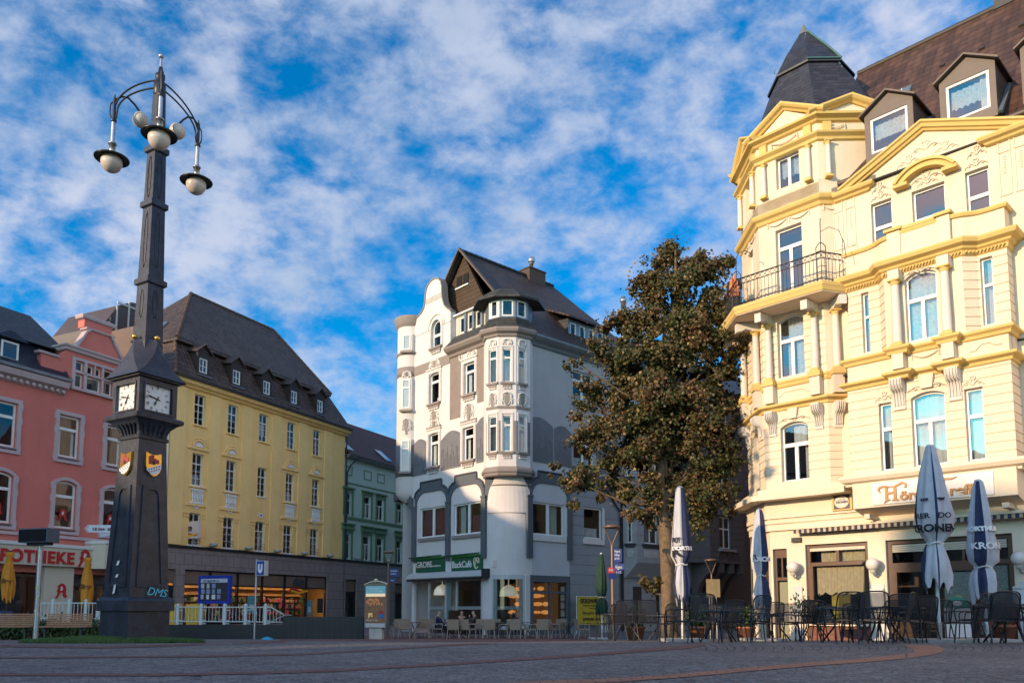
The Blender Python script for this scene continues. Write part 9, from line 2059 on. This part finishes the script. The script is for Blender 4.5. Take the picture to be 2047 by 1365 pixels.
for dx in (-.34,.34):
    for dy in (-.14,.14): m=MB(); m.bx(x+dx-.03,x+dx+.03,y+dy-.03,y+dy+.03,z0,z0+.42); m.build('leg',mat('weathered_teak',(0,0,0)),T)
# ================================================================ PEOPLE
SKIN=mat('skin',(.50,.28,.19),.55,var=(6,.08)); HAIRD=mat('hair_dark',(.025,.015,.01),.5,bump=(60,.6)); 
def skin_mesh(name,V,E_,Rr,m,parent,org,levels=2):
    me=bpy.data.meshes.new(name); me.from_pydata(V,E_,[]); ob=bpy.data.objects.new('tmp',me); scn.collection.objects.link(ob)
    sk=ob.modifiers.new('s','SKIN'); sk.use_smooth_shade=True; sb=ob.modifiers.new('b','SUBSURF'); sb.levels=levels; sb.render_levels=levels
    for i,rr in enumerate(Rr):
        q=rr if isinstance(rr,tuple) else (rr,rr); me.skin_vertices[0].data[i].radius=q
    me.skin_vertices[0].data[0].use_root=True
    dg=bpy.context.evaluated_depsgraph_get(); dg.update(); ev=bpy.data.meshes.new_from_object(ob.evaluated_get(dg)); ev.name=name
    bpy.data.objects.remove(ob); bpy.data.meshes.remove(me)
    ev.materials.clear(); ev.materials.append(m)
    for p in ev.polygons: p.use_smooth=True
    o=bpy.data.objects.new(name,ev); scn.collection.objects.link(o); o.parent=parent; return o
def person(label,loc,rz,J,top,legs,shoes,hairm,hair='short',skirt=None,scarf=None,s=1.):
    """J: joint positions in body space (x right, y forward is -y), metres"""
    T=thing('person',label,'person',loc); T.rotation_euler=(0,0,rz); T.scale=(s,s,s)
    keys=['pel','bel','che','nck','hd0','hd1','shL','elL','wrL','haL','shR','elR','wrR','haR','hpL','knL','anL','toL','hpR','knR','anR','toR']
    V=[J[k] for k in keys]; ix={k:i for i,k in enumerate(keys)}
    E_=[(ix[a],ix[b]) for a,b in (('pel','bel'),('bel','che'),('che','nck'),('nck','hd0'),('hd0','hd1'),('che','shL'),('shL','elL'),('elL','wrL'),('wrL','haL'),('che','shR'),('shR','elR'),('elR','wrR'),('wrR','haR'),('pel','hpL'),('hpL','knL'),('knL','anL'),('anL','toL'),('pel','hpR'),('hpR','knR'),('knR','anR'),('anR','toR'))]
    R0=dict(pel=(.14,.105),bel=(.125,.09),che=(.15,.1),nck=.052,hd0=(.075,.085),hd1=(.07,.085),hp=.082,kn=.055,an=.038,to=.035,sh=.055,el=.04,wr=.027,ha=.033)
    Rr=[R0.get(k,R0.get(k[:2])) for k in keys]
    b=skin_mesh('body',V,E_,Rr,SKIN,T,None)
    # fingers and face
    fm=MB()
    for sd in 'LR':
        h=Vector(J['ha'+sd]); w=Vector(J['wr'+sd]); d=(h-w).normalized(); side=d.cross(Vector((0,0,1))); side=side.normalized() if side.length>.1 else Vector((1,0,0)); dn=d.cross(side)
        for k in range(4): p=h+side*(-.027+.018*k)+d*.01; l=(.05,.06,.056,.045)[k]; fm.tube([p,p+d*l*.55,p+d*l*.9+dn*.018],[.009,.008,.006],5)
        p=h-side*.03-d*.02; fm.tube([p,p-side*.022+d*.02,p-side*.024+d*.045],[.01,.009,.007],5)
    hd=(Vector(J['hd0'])+Vector(J['hd1']))/2; f=Vector(J.get('face',(0,-1,0))).normalized(); sd_=Vector((0,0,1)).cross(f).normalized()
    fm.tube([hd+f*.085+Vector((0,0,.01)),hd+f*.112+Vector((0,0,-.02)),hd+f*.09+Vector((0,0,-.03))],[.008,.014,.01],6)
    for e in (-1,1): fm.sphere(hd+sd_*e*.078+Vector((0,0,-.01)),.022,6,1.3,4)
    fm.build('face_and_fingers',SKIN,T)
    q=MB()
    for e in (-1,1): q.sphere(hd+f*.084+sd_*e*.03+Vector((0,0,.015)),.009,6,1,4)
    q.build('eyes',BLACK,T); q=MB(); q.tube([hd+f*.088-sd_*.02+Vector((0,0,-.05)),hd+f*.094+Vector((0,0,-.052)),hd+f*.088+sd_*.02+Vector((0,0,-.05))],.005,5); q.build('mouth',mat('lips',(.35,.10,.09),.5),T)
    q=MB(); c=hd+Vector((0,0,.035))-f*.02; q.sphere(c,.108,14,1.02,8)
    if hair=='long':
        for k in range(7):
            a=-1.3+k*.43; dd=(-f*math.cos(a)+sd_*math.sin(a)); q.tube([c+dd*.07+Vector((0,0,.03)),c+dd*.1+Vector((0,0,-.06)),c+dd*.12+Vector((0,0,-.2+.02*(k%2)))],[.04,.04,.015],6)
    hm=q; 
    # cut hair away from the face
    V2=[]
    for p in hm.v:
        d=Vector(p)-hd; k=d.dot(f)
        if k>.045 and d.z<.06: d=d-f*(k-.045); 
        V2.append(tuple(hd+d))
    hm.v=V2; hm.build('hair',hairm,T)
    def sub(nm,ks,m,grow,extra=None):
        v=[J[k] for k in ks]; im={k:i for i,k in enumerate(ks)}; e=[(im[keys[a]],im[keys[b]]) for a,b in E_ if keys[a] in im and keys[b] in im]
        rr=[]
        for k in ks:
            q=R0.get(k,R0.get(k[:2])); q=q if isinstance(q,tuple) else (q,q); rr.append((q[0]+grow,q[1]+grow))
        return skin_mesh(nm,v,e,rr,m,T,None)
    sub('top',['pel','bel','che','shL','elL','wrL','shR','elR','wrR'],top,.016)
    sub('trousers',['pel','hpL','knL','anL','hpR','knR','anR'],legs,.012)
    q=MB()
    for sd in 'LR':
        a=Vector(J['an'+sd]); t=Vector(J['to'+sd]); d=(t-a); d.z=0; d.normalize(); b_=Vector((a.x,a.y,a.z-.035)); q.tube([b_-d*.06,b_+d*.02,b_+d*.14,b_+d*.2],[.03,.048,.045,.028],8)
    q.build('shoes',shoes,T)
    return T
def seated(lean=0,face=(0,-1,0),hand='lap'):
    y=lean
    J=dict(pel=(0,.06,.5),bel=(0,.06-y*.2,.66),che=(0,.06-y*.6,.9),nck=(0,.04-y*.8,1.05),hd0=(0,.02-y,1.14),hd1=(0,.01-y,1.24),
      shL=(.19,.06-y*.6,.96),elL=(.25,-.08-y*.6,.74),wrL=(.14,-.27,.72),haL=(.11,-.34,.73),shR=(-.19,.06-y*.6,.96),elR=(-.25,-.08-y*.6,.74),wrR=(-.14,-.27,.72),haR=(-.11,-.34,.73),
      hpL=(.1,.03,.49),knL=(.12,-.4,.5),anL=(.12,-.42,.09),toL=(.13,-.55,.04),hpR=(-.1,.03,.49),knR=(-.12,-.4,.5),anR=(-.12,-.42,.09),toR=(-.13,-.55,.04),face=face)
    if hand=='chin': J.update(elL=(.2,-.2,.76),wrL=(.1,-.2-y,1.0),haL=(.06,-.17-y,1.06))
    return J
JNS=mat('dark_trousers',(.02,.02,.025),.8,var=(8,.2)); 
x,y,z0=on(877,37.2); person('seated man in a navy jumper and white trainers, turned right towards the cafe table',(x,y,z0),math.pi/2,seated(.05),mat('navy_jumper',(.012,.02,.07),.9,bump=(40,.3)),JNS,mat('trainers_white',(.6,.6,.6),.5),HAIRD)
x,y,z0=on(922,37.9); person('seated guest in a black top facing the viewer behind white cups',(x,y,z0),.35,seated(.12),mat('black_top',(.012,.012,.016),.9),JNS,BLACK,HAIRD)
x,y,z0=on(950,37.5); person('seated guest in a dark brown jacket turned left with a hand at the chin',(x,y,z0),-math.pi/2+.3,seated(.12,hand='chin'),mat('brown_jacket',(.06,.035,.025),.8),JNS,BLACK,mat('hair_brown',(.05,.022,.012),.5,bump=(60,.6)))
X,Y=-.05+.3,42.55; person('guest in a dark blue jacket seated inside behind the corner window of the cafe',(X,Y,-.62),.1,seated(.1),mat('blue_jacket',(.03,.05,.08),.8),JNS,BLACK,mat('hair_grey_brown',(.10,.07,.05),.6))
# woman on the balcony
sm=octv((2.68+.7)/math.cos(math.pi/8)); A=Vector(W2(sm[0])); B=Vector(W2(sm[7])); best=None
for i in range(400):
    p=A.lerp(B,i/400); u=proj_u=None
    dz=10.88+1.0-EYE; c_=1/math.sqrt(1+TT*TT); s_=TT*c_; f=p.y*c_+dz*s_; u=CXP+FPX*p.x/f
    if best is None or abs(u-1469)<best[0]: best=(abs(u-1469),p)
p=best[1]
J=dict(pel=(0,0,.95),bel=(0,0,1.1),che=(0,-.01,1.32),nck=(0,-.02,1.47),hd0=(0,-.04,1.56),hd1=(0,-.05,1.66),shL=(.17,0,1.38),elL=(.24,.02,1.13),wrL=(.17,-.18,1.02),haL=(.13,-.25,1.01),shR=(-.17,0,1.38),elR=(-.25,.0,1.14),wrR=(-.14,-.2,1.04),haR=(-.09,-.26,1.04),hpL=(.09,0,.9),knL=(.09,-.02,.5),anL=(.09,.02,.09),toL=(.1,-.12,.04),hpR=(-.09,0,.9),knR=(-.09,-.02,.5),anR=(-.09,.02,.09),toR=(-.1,-.12,.04),face=(.3,-1,-.15))
wm=person('woman with reddish blond hair and a long orange scarf over black clothes on the balcony',(p.x,p.y,10.88),-.5,J,mat('black_cardigan',(.015,.015,.02),.9),mat('black_skirt',(.02,.02,.022),.9),BLACK,mat('hair_copper',(.42,.17,.06),.5,bump=(60,.6)),hair='long',s=.98)
q=MB(); OS=mat('orange_scarf',(.75,.16,.02),.8,bump=(30,.5),var=(9,.15))
def shp(pts,th=.02):
    k=len(pts); q.add([(x,y,z) for x,y,z in pts]+[(x,y+th,z) for x,y,z in pts],[tuple(range(k)),tuple(range(2*k-1,k-1,-1))]+[(i,i+k,(i+1)%k+k,(i+1)%k) for i in range(k)])
q.tube([(.09*math.cos(a),-.02+.08*math.sin(a),1.45) for a in [i*.5236 for i in range(12)]],.03,6,closed=True)
for sg in (-1,1): shp([(sg*.02,-.15,1.44),(sg*.12,-.13,1.42),(sg*.17,-.16,1.15),(sg*.16,-.17,.78),(sg*.01,-.18,.80),(sg*.01,-.17,1.15)])
sc_=MB(); sc_.v=[(v[0]*1,v[1],v[2]) for v in q.v]; sc_.f=q.f; sc_.sm=q.sm
sc_.xf(Matrix.Translation((p.x,p.y,10.88))); o=sc_.build('scarf',OS,wm)
# ================================================================ BUILDINGS ROUND THE SQUARE BEHIND THE CAMERA
RND=plaster('plaza_house_render',(.30,.24,.19),stain=.3)
def plain_house(name,label,F,s0,s1,n,dep,h,rh,m_,seed):
    T=thing(name,label,'house',F.w((s0+s1)/2,n-dep/2,-.2))
    m=MB(); ops=[]; s=s0+.8
    while s<s1-1.6:
        for z in [4.2+3.2*k for k in range(int((h-4.5)/3.2))]: ops.append((s,s+1.1,z,z+1.8))
        s+=2.4
    wall(m,F,s0,s1,-.6,h,ops,n=n,depth=.2); shell(m,[F.w(s1,n,0),F.w(s1,n-dep,0),F.w(s0,n-dep,0),F.w(s0,n,0)],-.6,h); m.build('wall',m_,T)
    m=MB()
    for o in ops: m.box(F,o[0],o[1],n-.25,n-.2,o[2],o[3])
    g=m.build('windows',mat('dark_glass',(.01,.012,.02),.1),T); g['kind']='stuff'
    m=MB(); a,b=F.w(s0,n+.4,h),F.w(s1,n+.4,h); c_,d=F.w(s1,n-dep-.4,h),F.w(s0,n-dep-.4,h); e,f=F.w(s0,n-dep/2,h+rh),F.w(s1,n-dep/2,h+rh)
    m.poly(a,b,f,e); m.poly(c_,d,e,f); m.poly(a,e,d); m.poly(b,c_,f); m.build('roof',BRTILE,T)
def sq():
    # continuation of the left row, towards and behind the viewer
    O=YE.w(-17,0,0); F=Fr(O[0],O[1],-YE.d[0],-YE.d[1])  # going away from the row; outward is to the left of travel
    F2=Fr(*YE.w(0,0,0)[:2],*YE.d)
    plain_house('plaza_house','ochre plastered house further along the row to the left',F2,-30,-17.05,0,9,12.5,5.5,RND,1)
    plain_house('plaza_house','grey plastered house left of the square behind the viewer',F2,-80,-32,0,10,12.4,5.2,plaster('plaza_grey',(.25,.25,.26)),2)
    plain_house('plaza_house','tall brown department store left behind the viewer',F2,-104,-81.5,0,4,24.4,.6,plaster('plaza_brown',(.22,.16,.12)),3)
    # right hand side and behind
    plain_house('plaza_house','pale brick house along the right side of the square',Fr(*R.w(0,0,0)[:2],*R.d),13,30,0,10,13,5,plaster('plaza_pale',(.46,.43,.37)),4)
    plain_house('plaza_house','long plastered house behind the viewer',Fr(40,-34,-1,.0),0,60,0,12,9,3,RND,5)

    plain_house('side_street_house','dull brown house in the side street behind the cafe',Fr(5,61,.55,.83),0,34,0,9,14,4,plaster('side_brown',(.22,.19,.16)),6)
    plain_house('side_street_house','dark plastered house in the side street behind the cream house',fr2((27,66),(17.5,41.5)),0,26,0,9,14,4,plaster('side_dark',(.14,.12,.11)),7)
sq()
